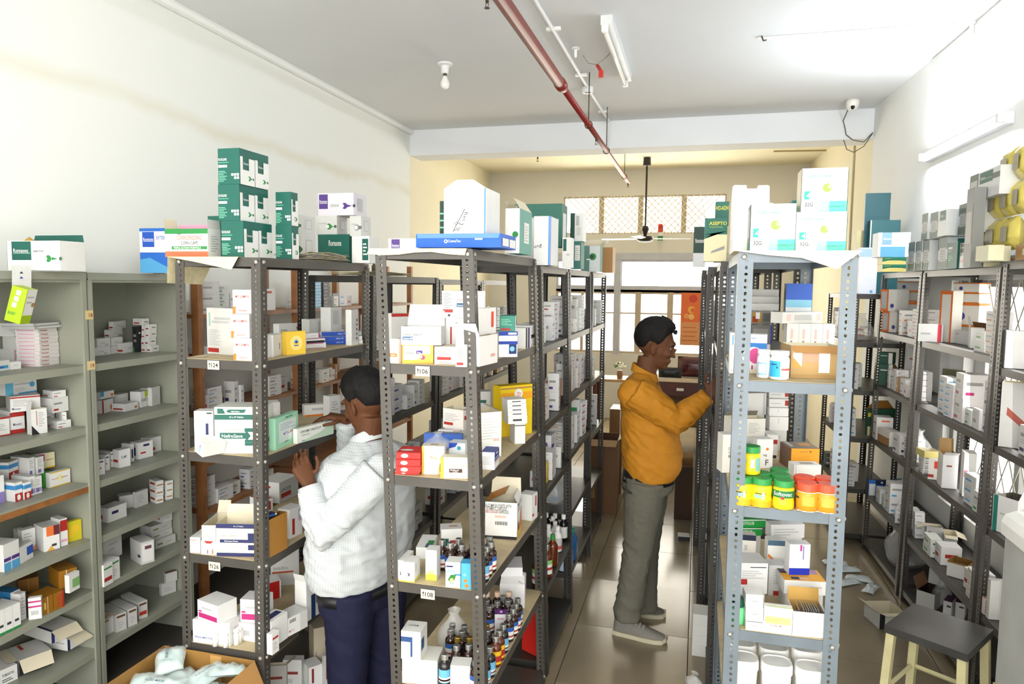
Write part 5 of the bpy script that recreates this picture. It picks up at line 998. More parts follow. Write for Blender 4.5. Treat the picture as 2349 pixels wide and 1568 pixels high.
def bottle_row(where, c, z, spec, kinds, group, key='B1'):
    """spec: (cap-top pixel, kind); each bottle stands where its cap is seen, nudged off its neighbours"""
    P = []
    for (x, y_), k in spec:
        R, H = kinds[k][1], kinds[k][2]
        p = atz(c(x, y_), z+H); P.append([p[0], p[1], R])
    for _ in range(60):
        for i in range(len(P)):
            for j in range(i):
                dx, dy = P[i][0]-P[j][0], P[i][1]-P[j][1]; d = math.hypot(dx, dy) or 1e-6; m = P[i][2]+P[j][2]+.0025-d
                if m > 0:
                    for q, s in ((i, .5), (j, -.5)): P[q][0] += s*m*dx/d; P[q][1] += s*m*dy/d
            for t in TAKEN:
                if t[5] >= z+.1 or t[6] <= z+.004: continue
                dx, dy = P[i][0]-t[0], P[i][1]-t[1]; cs, sn = math.cos(-t[2]), math.sin(-t[2])
                a, b_ = dx*cs-dy*sn, dx*sn+dy*cs; R = P[i][2]+.001
                ox, oy = t[3]+R-abs(a), t[4]+R-abs(b_)
                if ox > 0 and oy > 0:
                    if ox < oy: a += math.copysign(ox, a or 1)
                    else: b_ += math.copysign(oy, b_ or 1)
                    cs, sn = math.cos(t[2]), math.sin(t[2]); P[i][0], P[i][1] = t[0]+a*cs-b_*sn, t[1]+a*sn+b_*cs
            R_ = RACKS[key]; xm = R_.x0+R_.w+R_.lean*z+R_.slant*(P[i][1]-R_.y0)-P[i][2]-.004; P[i][0] = min(P[i][0], xm); P[i][1] = min(max(P[i][1], R_.y0+P[i][2]+.01), R_.y0+R_.l-P[i][2]-.01)
    seen = {}
    for (x, y_, R), (_, k) in zip(P, spec):
        seen[k] = seen.get(k, 0)+1
        nm, R, H, glass, cap, lab, strips, txt = kinds[k]
        key = (nm, R, H, glass.name, cap.name, lab, strips)
        lb = f'{txt}, {ORD[seen[k]-1]} {where}'
        if key not in PROTO: o = PROTO[key] = syrup(nm, R, H, glass, cap, lab, .0125 if R < .03 else .016, strips); o.location = (x, y_, z)
        else: o = dup(PROTO[key], (x, y_, z), None)
        o.rotation_euler.z = seen[k]*.9
        tag(o, lb, 'bottle', group)
KB = {'s': ('syrup_bottle', .0215, .112, gls, silver, 'w', ((.40, .55, '#2d5fb0'), (.2, .26, 'r')), 'dark brown bottle with silver cap'),
      'g': ('syrup_bottle', .0215, .112, gls, gold, 'w', ((.42, .55, 'd'),), 'dark brown bottle with gold cap'),
      'y': ('syrup_bottle', .022, .115, amberg, silver, '#f0c020', ((.2, .4, 'r'),), 'amber bottle with yellow label'),
      'b': ('syrup_bottle', .0215, .112, glsk, silver, '#6fbbe8', ((.15, .3, 'w'), (.18, .24, 'r')), 'dark bottle with sky blue label'),
      'p': ('syrup_bottle', .0215, .112, gls, mat('#d8b8a0', .4), 'g', (), 'dark brown bottle with pinkish cap')}
bottle_row('on fourth deck of rack 106', B3, .840, [((655, 618), 's'), ((740, 645), 's'), ((808, 605), 's'), ((852, 652), 's'), ((905, 640), 's'), ((1085, 670), 's'), ((1110, 648), 's'), ((1102, 588), 'b'), ((1060, 720), 'b')], KB, 'syrup bottles over sticker 108')
bottle_row('on fifth deck of rack 106', B4, .4635, [((745, 548), 'b'), ((860, 562), 's'), ((735, 590), 's'), ((835, 612), 's'), ((815, 668), 'g'), ((895, 672), 'g'), ((790, 782), 's'), ((888, 742), 's'), ((748, 838), 'b'), ((895, 812), 's'), ((838, 872), 's'), ((1075, 552), 'g'), ((1105, 615), 's'), ((1100, 660), 's'), ((1065, 722), 'g'), ((1100, 765), 'b'), ((1068, 832), 'b'), ((1190, 660), 'y'), ((1215, 620), 'y'), ((1235, 548), 'b'), ((1305, 425), 's'), ((1330, 395), 's'), ((1376, 365), 's'), ((1335, 312), 's'), ((1252, 312), 's'), ((1210, 330), 's'), ((1150, 322), 's'), ((1125, 372), 's'), ((1268, 350), 's'), ((1180, 240), 'p'), ((1255, 248), 'p'), ((1102, 238), 'p')], KB, 'syrup bottles on the fifth deck of rack 106')

# ------------------------------------------------------------------ blue-grey rack: deck
TR = ('R1', 0); zR = 2.008
nz = mat('#e0d6b8', .8, 0, .1, 40, .05, .2, name='cream_newsprint')
q = [aty(R0(*p), 2.34) for p in ((640, 1165), (1420, 1150), (2025, 1190), (1890, 1385), (1450, 1240), (690, 1185))]
vs = []; 
top = [(.10, 2.335, zR+.0012), (.30, 2.335, zR+.0012), (.466, 2.335, zR+.0012), (.466, 2.62, zR+.0012), (.10, 2.62, zR+.0012)]
g = G(); T_ = top+[(x, y_, z_+.001) for x, y_, z_ in top]
g.add(T_, [(4, 3, 2, 1, 0), (5, 6, 7, 8, 9), (0, 1, 6, 5), (1, 2, 7, 6), (2, 3, 8, 7), (3, 4, 9, 8), (4, 0, 5, 9)], nz)
D_ = [(.10, 2.3345, zR+.002), (.30, 2.3345, zR+.002), (.47, 2.3345, zR+.002), (q[3][0]+.02, 2.325, q[3][2]+.018), (q[3][0], 2.322, q[3][2]), (q[4][0], 2.328, q[4][2]), (.2, 2.33, zR-.012)]
n = len(D_); g.add(D_+[(x, y_-.001, z_) for x, y_, z_ in D_], [tuple(range(n)), tuple(range(2*n-1, n-1, -1))]+[(i, (i+1) % n, n+(i+1) % n, n+i) for i in range(n)], nz)
tag(g.build('newspaper'), 'cream newspaper drooping in a point from the deck of the blue-grey rack', 'newspaper')
dv = [('F', .1, .75, .85, .76, '#c9e6e2'), ('F', .12, .79, .07, 'DISPO VAN', '#5aa79e', .5), ('F', .06, .84, .62, .848, '#c9e6e2'), ('F', .06, .29, .2, .48, '#3cc8a4'), ('F', .11, .31, .15, '4', 'w', .12), ('F', .24, .35, .27, .48, '#d8ece8'), ('F', .08, .13, .09, '32G', 'd', .18), ('F', .42, 0, 1, .25, '#5fe0bc'), ('F', .42, 0, .62, .25, '#a5eed8'), ('F', .6, .1, .045, 'UNIVERSAL FIT', '#2f7a66', .36), ('F', 'disc', .56, .55, .1, '#9be05a'), ('F', 'disc', .62, .58, .05, '#c9f0a0'), ('F', 'disc', .75, .55, .04, '#dcb8e8'), ('F', .76, .55, .78, .7, '#e6c8f0'), ('F', 'disc', .85, .47, .07, '#dff4f8'), ('R', 0, 0, 1, 1, '#5fd8cc')]
a_ = by('needle_carton', 'white and mint needle carton with large 4, front one on the blue-grey rack', R0, 2.40, 805, 1383, 548, Z(TR)+.001, .12, '#f5f7f6', dv+[('L', 0, 0, 1, 1, 'q'), ('L', 0, 0, 1, .2, '#4a9a84'), ('L', .1, .3, .8, .9, 'g')])
b_ = by('needle_carton', 'white and mint needle carton with large 4, lower one of the stacked pair', R0, 2.385, 1392, 2035, 650, Z(TR)+.001, .12, '#f5f7f6', dv)
by('needle_carton', 'white and mint needle carton with large 4, topmost of the stacked pair', R0, 2.40, 1462, 2050, 92, b_, .10, '#f5f7f6', dv+[('L', 0, 0, 1, 1, 'a')])
ld = by('medicine_carton', 'tall white carton with notched lid standing open behind the needle cartons', R0, 2.56, 560, 1080, 540, TR, .12, '#f4f5f5', [('F', 0, 0, .04, 1, 'i')], opened=True, inner='w')
g = G(); w_ = ld.bound_box[4][0]-ld.bound_box[0][0]; hh = .075
pts = [(-w_/2, 0), (w_/2, 0), (w_/2-.003, hh-.004), (w_/2-.008, hh), (w_*.18, hh), (w_*.16, hh-.011), (-w_*.1, hh-.011), (-w_*.12, hh+.002), (-w_/2+.01, hh+.003), (-w_/2+.003, hh-.004)]
n = len(pts); g.add([(x, 0, z_) for x, z_ in pts]+[(x, .0015, z_) for x, z_ in pts], [tuple(range(n)), tuple(range(2*n-1, n-1, -1))]+[((i+1) % n, i, n+i, n+(i+1) % n) for i in range(n)], K('w'))
hb = ld.bound_box[1][2]; db = ld.bound_box[2][1]
g.build('lid', ld, (0, db-.002, hb))
by('needle_carton', 'teal and white carton peeping between the needle cartons', R0, 2.60, 1330, 1420, 500, Z(TR), .1, '#2f7a76')
as_ = by('dressing_carton', 'green and cream antiseptic carton with yellow lettering at the aisle edge', R0, 3.36, 208, 500, 728, ZR[0]+.0025, .1, '#e8e0b8', [('F', 0, .62, 1, 1, '#1f6a5c'), ('F', 'poly', [(0, .52), (.5, .68), (1, .7), (1, .62), (0, .62)], '#1f6a5c'), ('F', .2, .84, .08, 'ASEPTO', '#e8dc3a', .8), ('F', .22, .78, .03, 'Wound Dressing', '#b8c84a', .7), ('F', 'poly', [(.3, .18), (.34, .24), (.9, .36), (.9, .28)], 'q')], opened=True, flaps=[('l', .1, 10, '#d8c8a0', '#e0d0a8', .5)])
by('dressing_carton', 'second green antiseptic carton standing behind the first by the aisle', R0, 3.50, 345, 520, 515, ZR[0]+.0025, .1, '#1f6a5c', [('F', .05, .86, .07, 'HO-ADH', '#e8dc3a', .9), ('F', 0, 0, 1, .6, '#e8e0b8')])
by('glove_carton', 'dark green and white carton with white script deeper along the aisle', R0, 4.3, 68, 225, 838, ZR[0]+.0025, .1, '#e4e6ea', [('F', 0, .34, 1, 1, '#173f36'), ('F', .15, .62, .08, 'Romsons', 'w', .8), ('F', .15, .6, .9, .61, 'w')])
# second deck
q = ('R1', 1)
cb = bx('shipping_carton', 'taped brown open carton with white labels on second deck of the blue-grey rack', R1, q, (1112, 1392), (1712, 1408), 1005, .14, '#c3a068', [('F', .04, .35, .22, .95, 'w'), ('F', .22, .5, .56, .95, '#c9a184'), ('F', .56, .18, .78, .92, 'w'), ('F', 0, 0, 1, .12, '#b5935c'), ('F', 'poly', [(.04, .65), (.22, .35), (.22, .34), (.04, .3)], '#d9a24e')], opened=True, flaps=[('f', .025, 150, '#c9a870', 'u')])
wb_ = bx('tablet_box', 'block of four white boxes with faint pink print in the taped brown carton', R1, (*q, .062), (1065, 1000), (1640, 1015), 738, .08, '#f0efea', [('F', .25*i, 0, .25*i+.008, 1, 'i') for i in range(1, 4)]+[('F', .08+.25*i, .3, .13+.25*i, .75, '#f0c8c4') for i in range(4)]+[('F', .08+.25*i, .05, .12+.25*i, .22, 'q') for i in range(4)])
bx('tablet_box', 'white box with close print lying askew on the block of four', R1, wb_, (1015, 745), (1495, 720), 605, .06, '#ecebe7', [('F', .1, .2, .2, .8, '#f0d0c8'), ('F', .85, .2, .95, .8, '#f0d0c8')]+[('F', .3+.04*i, .25, .32+.04*i, .75, 'i') for i in range(11)])
bx('medicine_carton', 'white carton with blue and pale blue top bands on second deck', R1, (*q, .11), (1075, 540), (1385, 545), 260, .06, '#eef4f8', [('F', 0, .66, 1, 1, '#3a66cc'), ('F', 0, .5, 1, .66, '#8fd0ee'), ('L', 0, .66, 1, 1, '#16284f'), ('L', 0, 0, 1, .66, '#5a7288')])
o = bx('medicine_carton', 'white box with round pill drawing over silver print at the near post', R1, q, (622, 1335), (820, 1345), 868, .06, '#f4f4f4', [('F', 0, .5, 1, .78, '#2f7fd0'), ('F', 'disc', .2, .4, .28, 'w', 1), ('F', 'disc', .35, .45, .2, '#e0509a', .9), ('F', .05, .88, .07, 'easy', '#6a8cd0', .3), ('F', 0, 0, 1, .1, 'a'), ('F', .1, .1, .2, .2, 'm')])
o = bx('tablet_box', 'grey box with silver print, lower of the two by the near post', R1, (*q, .05), (645, 900), (890, 905), 755, .05, '#6a6864', [('F', .93, 0, 1, 1, '#2a3a9a')]+[('F', .1+.06*i, .2, .13+.06*i, .8, 'q') for i in range(12)])
o = bx('tablet_box', 'grey box with brown picture panel, upper of the two by the near post', R1, o, (645, 740), (895, 742), 590, .05, '#8a8884', [('F', .02, .1, .5, .9, '#b08a4a'), ('F', .05, .15, .3, .6, '#9a3a24'), ('F', .2, .4, .4, .9, 'w')]+[('F', .55+.06*i, .2, .58+.06*i, .85, 'd') for i in range(6)])
b_ = None
for k in range(3):
    b_ = bx('tablet_box', f'dull white flat box, {ORD[k]} up on the grey boxes by the near post', R1, o if b_ is None else b_, (645, 575-k*85), (975, 580-k*85), 500-k*85, .06, '#d9d8d3', ln('F', .1, .3, .9, .8, 2, 'g'))
bx('medicine_carton', 'thin white carton with blue lettering beyond the near post facing the aisle', R1, ZR[1]+.0025, (380, 1335), (456, 1338), 850, .06, '#f2f2f0', [('F', .3, .7, .5, .95, 'c'), ('F', .2, .05, .5, .1, 'i')])
jarw = mat('#eeeeec', .3, 0, .02, 5); 
def jar(name, label, xy, z, R, H, body, lid, prof=None, lab=None, lidR=None, group=None, stickers=(), Hl=.2):
    g = G(); h = H*(1-Hl)
    pr = prof or [(.88, 0), (1, .03), (1, .82), (.9, .93), (.8, 1)]
    g.lathe([(R*a, h*b_) for a, b_ in pr], body, 22)
    o = g.build(name, None, (xy[0], xy[1], z), smooth=True)
    c = G(); lr = lidR or R*.95; c.lathe([(lr, h), (lr, H*.98), (lr*.95, H), (.001, H)], lid, 22, cap=False); c.build('lid', o)
    if lab or stickers:
        l = G()
        def band(a0, a1, z0, z1, m, e):
            n = 10; vs = [((R*1.0+e)*math.cos(a0+(a1-a0)*i/n), (R+e)*math.sin(a0+(a1-a0)*i/n), zz) for zz in (z0*h, z1*h) for i in range(n+1)]
            l.add(vs, [(i, i+1, n+2+i, n+1+i) for i in range(n)], m)
        for k, (a0, a1, z0, z1, cc) in enumerate(([(0, 6.2832, lab[0], lab[1], lab[2])] if lab else [])+list(stickers)): band(a0, a1, z0, z1, K(cc), .0004+.0002*k)
        l.build('paper_label', o, smooth=True)
    TAKEN.append((xy[0], xy[1], 0, R*.9, R*.9, z, z+H))
    return tag(o, label, 'jar', group)
F_ = -1.75  # bearing of the camera side on a jar
for k, (x, yt, R, txt) in enumerate(((795, 1055, .022, 'white tablet jar with a blue framed label, smaller one behind the near post'), (985, 1050, .03, 'white tablet jar with bright blue label and red line, larger one by the brown carton'))):
    H = .092; p = atz(R1(x, yt+12), Z(q)+H)
    if k == 0: p[1] = 2.43
    else: p[1] = 2.405
    p[0] = aty(R1(x, 1250), p[1])[0]
    st_ = [(F_-.9, F_+.6, .1, .7, '#dff0f8'), (F_-.8, F_+.5, .15, .65, '#7fc4ea'), (F_-.7, F_+.4, .2, .6, '#eef6fa')] if k == 0 else [(F_-1.4, F_+.15, .12, .78, '#35aee6'), (F_-.9, F_-.2, .62, .66, 'n'), (F_-.25, F_-.1, .48, .56, 'n'), (F_+.25, F_+1.3, .4, .48, '#e0605a')]
    jar('tablet_jar', txt, p, Z(q), R, H, jarw, jarw, stickers=st_, Hl=.16)
# third deck: laxative jars
q = ('R1', 2); z = Z(q)
yel = mat('#dcc420', .35, 0, .02, 5); grn = mat('#2f8a44', .4, 0, .03, 20); org = mat('#de9226', .35, 0, .02, 5); red = mat('#dd4f34', .4, 0, .03, 20)
pj = [(.86, 0), (1, .05), (1, .3), (.93, .5), (1, .75), (.97, .9), (.82, 1)]
lax = lambda f: [(F_-1.6, F_+1.6, .55, .86, '#1f7a3f')] if f else [(F_-1.6, F_+1.6, .02, .3, '#f0b020'), (F_-.5, F_+.5, .62, .66, 'd'), (F_-.6, F_+.1, .45, .58, '#8fd0d8'), (F_+.15, F_+.4, .4, .7, 'g')]
LJ = [(705, 985, 2.372, 'second from the near post in the front row', 0), (945, 1015, 2.366, 'turned to show its green name band', 1), (498, 968, 2.376, 'half hidden by the near post', 0), (695, 935, 2.44, 'second row, behind the second front jar', 0), (905, 955, 2.435, 'second row, behind the green banded one', 0), (895, 910, 2.505, 'third row, deepest of the green lids', 0)]
for x, yt, yy, txt, f in LJ:
    R, H = .0335, .092
    p = aty(R2(x, yt+40), yy)
    o = jar('powder_jar', f'yellow powder jar with green lid, {txt}', (p[0], yy), z, R, H, yel, grn, pj, None, R*.92, 'yellow and green powder jars', lax(f), .22)
    if f:
        g = G(); vs, fs, w = glyphs('Softovac'); k_ = .013/.72; ww = w*k_
        R_ = R*1.0+.0012; g.add([(R_*math.cos(F_-ww/R_/2+x_*k_/R_), R_*math.sin(F_-ww/R_/2+x_*k_/R_), H*.5+y_*k_) for x_, y_ in vs], fs, K('w')); g.build('printed_name', o)
        g = G(); g.add([(R_*math.cos(F_+.18*math.cos(a)), R_*math.sin(F_+.18*math.cos(a)), H*.42+.005*math.sin(a)) for a in [6.28*i/14 for i in range(14)]], [tuple(range(14))], K('#c03a3a')); g.build('emblem', o)
p = aty(R2(598, 700), 2.41)
sup = [o for o in bpy.data.objects if o.get('label', '').endswith('front jar')][0]
jar('powder_jar', 'yellow powder jar with green lid perched on two others by the near post', (aty(R2(585, 800), 2.407)[0], 2.407), z+.0935, .031, .092, yel, grn, pj, None, .029, 'yellow and green powder jars', [(F_-.9, F_-.3, .6, .7, '#8fd0d8'), (F_+.1, F_+.5, .35, .75, 'g'), (F_+.6, F_+1.2, .2, .8, '#7fb8b0')], .22)
for x, yt, yy, txt in ((1205, 1055, 2.37, 'front row beside the green banded jar'), (1415, 1060, 2.372, 'front row by the far post'), (1165, 1005, 2.445, 'back row beside the green lids'), (1395, 1005, 2.45, 'back row by the far post')):
    p = aty(R2(x, yt+40), yy)
    jar('powder_jar', f'orange powder jar with red-orange lid, {txt}', (p[0], yy), z, .0345, .088, org, red, None, None, .033, 'orange powder jars', [(0, 6.2832, 0, .06, 'w'), (0, 6.2832, .06, .1, '#e86a4a'), (0, 6.2832, .93, .96, 'w'), (F_-.4, F_+.7, .3, .75, '#f3b44a'), (F_-1.2, F_-.7, .6, .7, 'd')], .26)
bx('medicine_carton', 'white carton with a large F and orange dot behind the yellow jars', R2, q, (640, 965), (815, 965), 650, .06, '#f2f2f2', [('F', .55, .1, .2, 'F', 'd', .3), ('F', .4, .42, .08, 'mg', 'd', .3), ('F', 'disc', .65, .66, .05, 'o')])
o = bx('medicine_carton', 'white carton with red corner and black block behind the F carton', R2, q, (755, 860), (870, 865), 600, .09, 'w', [('F', .55, .62, .95, .8, 'r'), ('F', .55, .02, .9, .15, 'k')])
bx('medicine_carton', 'cream open carton with grey lid standing on the F carton', R2, (*q, .085), (400, 625), (765, 620), 430, .08, '#e9e7df', [('F', .42, 0, .43, 1, 'd')]+ln('F', .5, .2, .85, .8, 7), opened=True, flaps=[('k', .03, -40, 'q', '#8a877c')])
bx('medicine_carton', 'plain white carton at the back under the second deck', R2, (*q, .15), (545, 360), (745, 355), 150, .06, '#e4e4e2', [('F', .85, .0, .95, 1, 'i')])
b_ = None
for k in range(4):
    b_ = bx('tablet_box', f'white box with red end, {ORD[k]} up in the rear column of the jar deck', R2, (*q, .09) if b_ is None else b_, (785-k*2, 495-k*98), (990, 500-k*98), 495-k*98-88, .06, '#efefee', [('F', .82, .2, 1, .85, 'r'), ('F', .1, .4, .6, .5, 'i')] if k > 1 else [('F', .45, .5, .48, .9, 'i')])
oc = bx('medicine_carton', 'orange and grey carton with a round P emblem on the jar deck', R2, q, (1015, 985), (1322, 990), 750, .12, '#eda52e', [('F', .3, .82, .6, .86, '#c8862a'), ('F', 'disc', .68, .86, .05, '#a8641e'), ('T', 0, 0, 1, 1, '#8a7a70'), ('T', .5, .4, .9, .8, '#d89a4a'), ('T', .1, .3, .2, .9, 'g'), ('L', 0, 0, 1, 1, '#7a5a44')])
bx('medicine_carton', 'white carton with grey script before the orange P carton', R2, q, (1050, 1060), (1345, 1065), 930, .06, 'w', [('T', .3, .3, .8, .7, 'q'), ('F', .05, 0, .08, 1, 'i')])
bx('medicine_carton', 'white carton with big black letters D C B beyond the near post', R2, ZR[2]+.0025, (265, 1015), (395, 1015), 600, .06, '#eeece6', [('F', .5, .6, .07, 'D', 'd', .2), ('F', .5, .5, .07, 'C', 'd', .2), ('F', .5, .4, .07, 'B', 'd', .2)])
# fourth deck
q = ('R1', 3)
wo = bx('medicine_carton', 'open white carton of tablet strips with brown inside at the far post', R3, q, (835, 1140), (1125, 1168), 925, .10, '#f6f6f6', [], opened=True, inner='#b9924f', flaps=[('k', .042, 0, '#c9a25a', '#c2994f', .96)], fill='i')
foil = mat('#c9cbce', .25, .8, .15, 50)
for k in range(9):
    g = G(); g.box(-.0005, -.035, 0, .0012, .035, .05, foil)
    for j in range(4): g.lathe([(.006, 0), (.004, .0022), (.001, .0028)], foil, 6)
    o = g.build('tablet_strip', None, (wo.location.x-.026+.0075*k, wo.location.y+.046, wo.location.z+.033+.001*(k % 3)), (0, .15*((k % 3)-1), wo.rotation_euler.z))
    tag(o, f'silver tablet strip standing in the open white carton, {ORD[k]} across', 'blister strip', 'tablet strips in the open white carton')
bx('medicine_carton', 'white carton with lime band and red lettering on fourth deck of the blue-grey rack', R3, q, (580, 1108), (830, 1140), 880, .09, '#f1f1ea', [('F', .05, .36, .95, .64, '#cfe08a'), ('F', .1, .48, .06, 'Pantoprazole', '#8fae4a', .5), ('F', .22, .26, .07, 'OLYTERO-M', 'r', .4), ('F', .05, .05, .3, .12, '#c8d8f0'), ('T', .1, 0, 1, .3, '#e3efb0')])
b_ = None
for k, nm in enumerate(('lowest with red and black dashes', 'middle', 'topmost with a slit')):
    b_ = bx('tablet_box', f'white box with small italic name, {nm}, beside the green jar', R3, q if b_ is None else b_, (424, 1105-k*112), (578, 1122-k*115), 1105-k*112-105, .06, '#f4f4f4', [('F', .3, .42, .12, 'Tryptizin', 'd', .5)]+([('F', .02, .84, .95, .9, 'd')] if k == 0 else [('F', .48, .85, .5, 1, 'q')] if k == 2 else []))
jg = mat('#7fe0a0', .4, 0, .02, 5); jd = mat('#1f5a44', .4, 0, .02, 5)
p = aty(R3(362, 900), 2.385)
jar('powder_jar', 'mint green jar with dark green dome lid at the near post', (p[0]-.004, 2.40), Z(q), .026, .085, jg, jd, None, None, .025, None, (), .3)
bx('medicine_carton', 'grey-white carton with a red panel at the near post of the fourth deck', R3, (*q, .045), (330, 770), (612, 775), 500, .10, '#e3e3e3', [('F', .05, .3, .37, .48, 'r'), ('F', .45, .85, .95, .88, 'd')]+ln('F', .2, .5, .9, .8, 4), opened=False)
yb_ = bx('medicine_carton', 'white carton with yellow-orange pill-picture lid on the fourth deck', R3, (*q, .055), (762, 770), (1128, 790), 650, .10, '#f3f3f1', [('F', .1, .1, .5, .4, 'r'), ('T', 0, 0, 1, 1, '#f0ac24'), ('T', 0, .6, .4, 1, '#4a3a44'), ('T', .6, .6, .95, 1, '#a884a8'), ('T', .2, .1, .4, .3, 'd'), ('T', .4, .1, .6, .3, '#f0c0a0'), ('F', .6, .5, .9, .6, 'i')])
bx('medicine_carton', 'white box with magenta mark and royal blue foot on the pill-picture carton', R3, yb_, (804, 605), (985, 608), 335, .045, '#f4f4f8', [('F', 0, 0, 1, .22, '#2438c8'), ('F', .5, .78, .6, .98, '#d04a9a'), ('F', .65, .5, .69, .95, '#5a6ac0')])
bx('medicine_carton', 'white carton with slate lid and orange edge leaning behind the magenta marked one', R3, (*q, .09), (615, 480), (800, 490), 300, .05, '#f0f0ee', [('F', 0, .75, 1, 1, 's'), ('F', 'poly', [(0, .2), (.3, 0), (.4, 0), (.05, .35)], 'o')])
bx('medicine_carton', 'white carton with faint grey print at the back of the fourth deck', R3, (*q, .13), (645, 285), (940, 280), 165, .05, '#e4e4e6', ln('F', .1, .2, .9, .8, 3))
bx('medicine_carton', 'grey-white upright carton with red foot behind the slit-topped box', R3, q, (620, 785), (770, 790), 520, .06, 'g', [('F', .3, 0, .7, .15, 'r')]+ln('F', .3, .4, .8, .9, 6))
b_ = None
for k in range(2):
    b_ = bx('tablet_box', f'bright green flat box with white rim, {("lower", "upper")[k]} one at the near post', R3, (*q, .10) if b_ is None else b_, (385, 262-k*75), (570+k*30, 262-k*75), 195-k*75, .05, '#22a044', [('F', .02, .35, .4, 'AUTOLLUB', 'w', .5), ('F', 0, .88, 1, 1, 'w')])
bx('tablet_box', 'small white box with navy lid in front of the bright green flat boxes', R3, (*q, .085), (385, 445), (510, 455), 250, .04, '#e6e2d8', [('F', 0, .75, 1, 1, '#1d2742'), ('F', .2, .3, .4, .55, 'i')])
# fifth deck: white tubs
q = ('R1', 4); z = Z(q)
tw_ = mat('#e6e6e3', .35, 0, .02, 5)
def tub(label, x, y_, sx=.050, sy=.042, H=.19):
    def ring(s, zz, n=28, e=3.2):
        out = []
        for i in range(n):
            a = 2*math.pi*i/n; c, s_ = math.cos(a), math.sin(a)
            r = (abs(c)**e+abs(s_)**e)**(-1/e); out.append((sx*s*r*c, sy*s*r*s_, zz))
        return out
    def loft(rings, m):
        g = G(); n = len(rings[0]); vs = [p for r in rings for p in r]
        g.add(vs, [(j*n+i, j*n+(i+1) % n, (j+1)*n+(i+1) % n, (j+1)*n+i) for j in range(len(rings)-1) for i in range(n)]+[tuple(range(n-1, -1, -1)), tuple((len(rings)-1)*n+i for i in range(n))], m); return g
    o = loft([ring(.78, 0), ring(.8, .004), ring(.93, H*.82), ring(.93, H*.86)], tw_).build('plastic_tub', None, (x, y_, z), (0, 0, .05), True)
    loft([ring(.98, H*.82), ring(1.0, H*.83), ring(1.0, H*.95), ring(.95, H), ring(.84, H), ring(.8, H-.003), ring(.2, H-.003)], tw_).build('lid', o, smooth=False)
    TAKEN.append((x, y_, 0, sx, sy, z, z+H))
    return tag(o, label, 'tub', 'white plastic tubs')
X = RACKS['R1'].x0
tub('white plastic tub with rounded square lid, front row by the near post', X+.066, 2.405); tub('white plastic tub with rounded square lid, middle of the front row', X+.172, 2.405); tub('white plastic tub with rounded square lid, front row by the far post', X+.278, 2.405)
tub('white plastic tub, second row behind the near post tub', X+.066, 2.51); tub('white plastic tub, second row behind the middle tub', X+.172, 2.51); tub('white plastic tub with broad lid, second row by the far post', X+.28, 2.51, .052, .042, .20)
# ------------------------------------------------------------------ window racks: things on their decks
def wx(key, y_): R_ = RACKS[key]; return R_.x0+R_.slant*(y_-R_.y0)+.012
def bw(name, label, c, key, z, pl, pr, ytop, d, base='w', prints=(), **kw):
    """a box on a window rack whose front faces the aisle: pl, pr are the front's far and near edges in the picture"""
    z = Z(z); R_ = RACKS[key]; a, b_ = c(pl, ytop), c(pr, ytop); x = wx(key, R_.y0+R_.l/2)
    for _ in range(3):
        p, q = atx(a, x), atx(b_, x); x = wx(key, (p[1]+q[1])/2)
    w = abs(p[1]-q[1]); h = max(.015, q[2]-z)
    return carton(name, label, (x, (p[1]+q[1])/2, z), -math.pi/2, w, d, h, base, prints, **kw)
gend = [('F', 0, .62, 1, 1, '#5d6e64'), ('F', 0, 0, 1, .3, '#5f7263'), ('F', .12, .25, .88, .68, '#b9bab6')]+ln('F', .18, .3, .82, .64, 4, 'q')+logo('L', .3, .62, .75, .95)+logo('R', .3, .62, .75, .95)
T2 = ('W2', 0)
row = []
for k, (a, b_, t) in enumerate(((672, 738, 985), (745, 812, 975), (822, 888, 965), (992, 1085, 935))):
    row.append(bw('glove_box', f'grey-green glove box end with pale sticker, {ORD[k]} of the lower row on the window rack', W0, 'W2', T2, a, b_, t, .15, '#e2e5e6', gend))
bw('glove_box', 'dark green glove box with white print among the grey-green ends', W0, 'W2', T2, 1092, 1195, 985, .15, 't', [('F', .05, .75, .5, .83, 'w'), ('F', .05, .66, .4, .68, 'w')]+ln('F', .1, .3, .6, .55, 3, 'v'))
bw('glove_box', 'grey-white glove box with a dark olive square at the lower row end', W0, 'W2', T2, 1205, 1330, 985, .15, '#cfd3d2', [('F', .08, .62, .5, .97, '#39412f'), ('F', .1, .78, .08, 'Romsons', 'w', .36), ('F', .55, .1, .75, .2, 'd')])
for k, (a, b_, t, base_) in enumerate(((815, 875, 680, 0), (905, 980, 665, 1), (1000, 1108, 640, 2), (1205, 1290, 575, 3))):
    bw('glove_box', f'grey-green glove box end with pale sticker, {ORD[k]} of the upper row on the window rack', W0, 'W2', row[base_], a, b_, t, .14, '#e2e5e6', gend)
o = bw('glove_box', 'white glove box with a teal script square in the upper row', W0, 'W2', ('W2', 0, .17), 1112, 1198, 640, .14, '#eceff0', logo('F', .2, .6, .95, .98))
up2 = bw('glove_box', 'tall grey-green glove box end under the white square one by the window wall', W0, 'W2', ('W2', 0, .17), 1300, 1400, 545, .15, '#e2e5e6', gend)
bw('glove_box', 'highest glove box with grey sticker and teal square by the bright wall', W0, 'W2', up2, 1328, 1640, 170, .14, '#e8eaec', [('F', .62, .6, 1, .8, '#5d6e64')]+logo('F', .35, .55, .78, .95, 't')+[('F', 0, 0, .3, 1, '#6a776c'), ('F', .03, .35, .27, .75, '#c2c3bf')])
bw('glove_box', 'narrow grey glove box with wine-red edge beside the yellow packs', W0, 'W2', T2, 1432, 1512, 405, .14, '#8f918f', [('F', .1, .3, .85, .7, '#b9b6b4'), ('F', .93, .3, 1, .8, '#7a3a3e')])
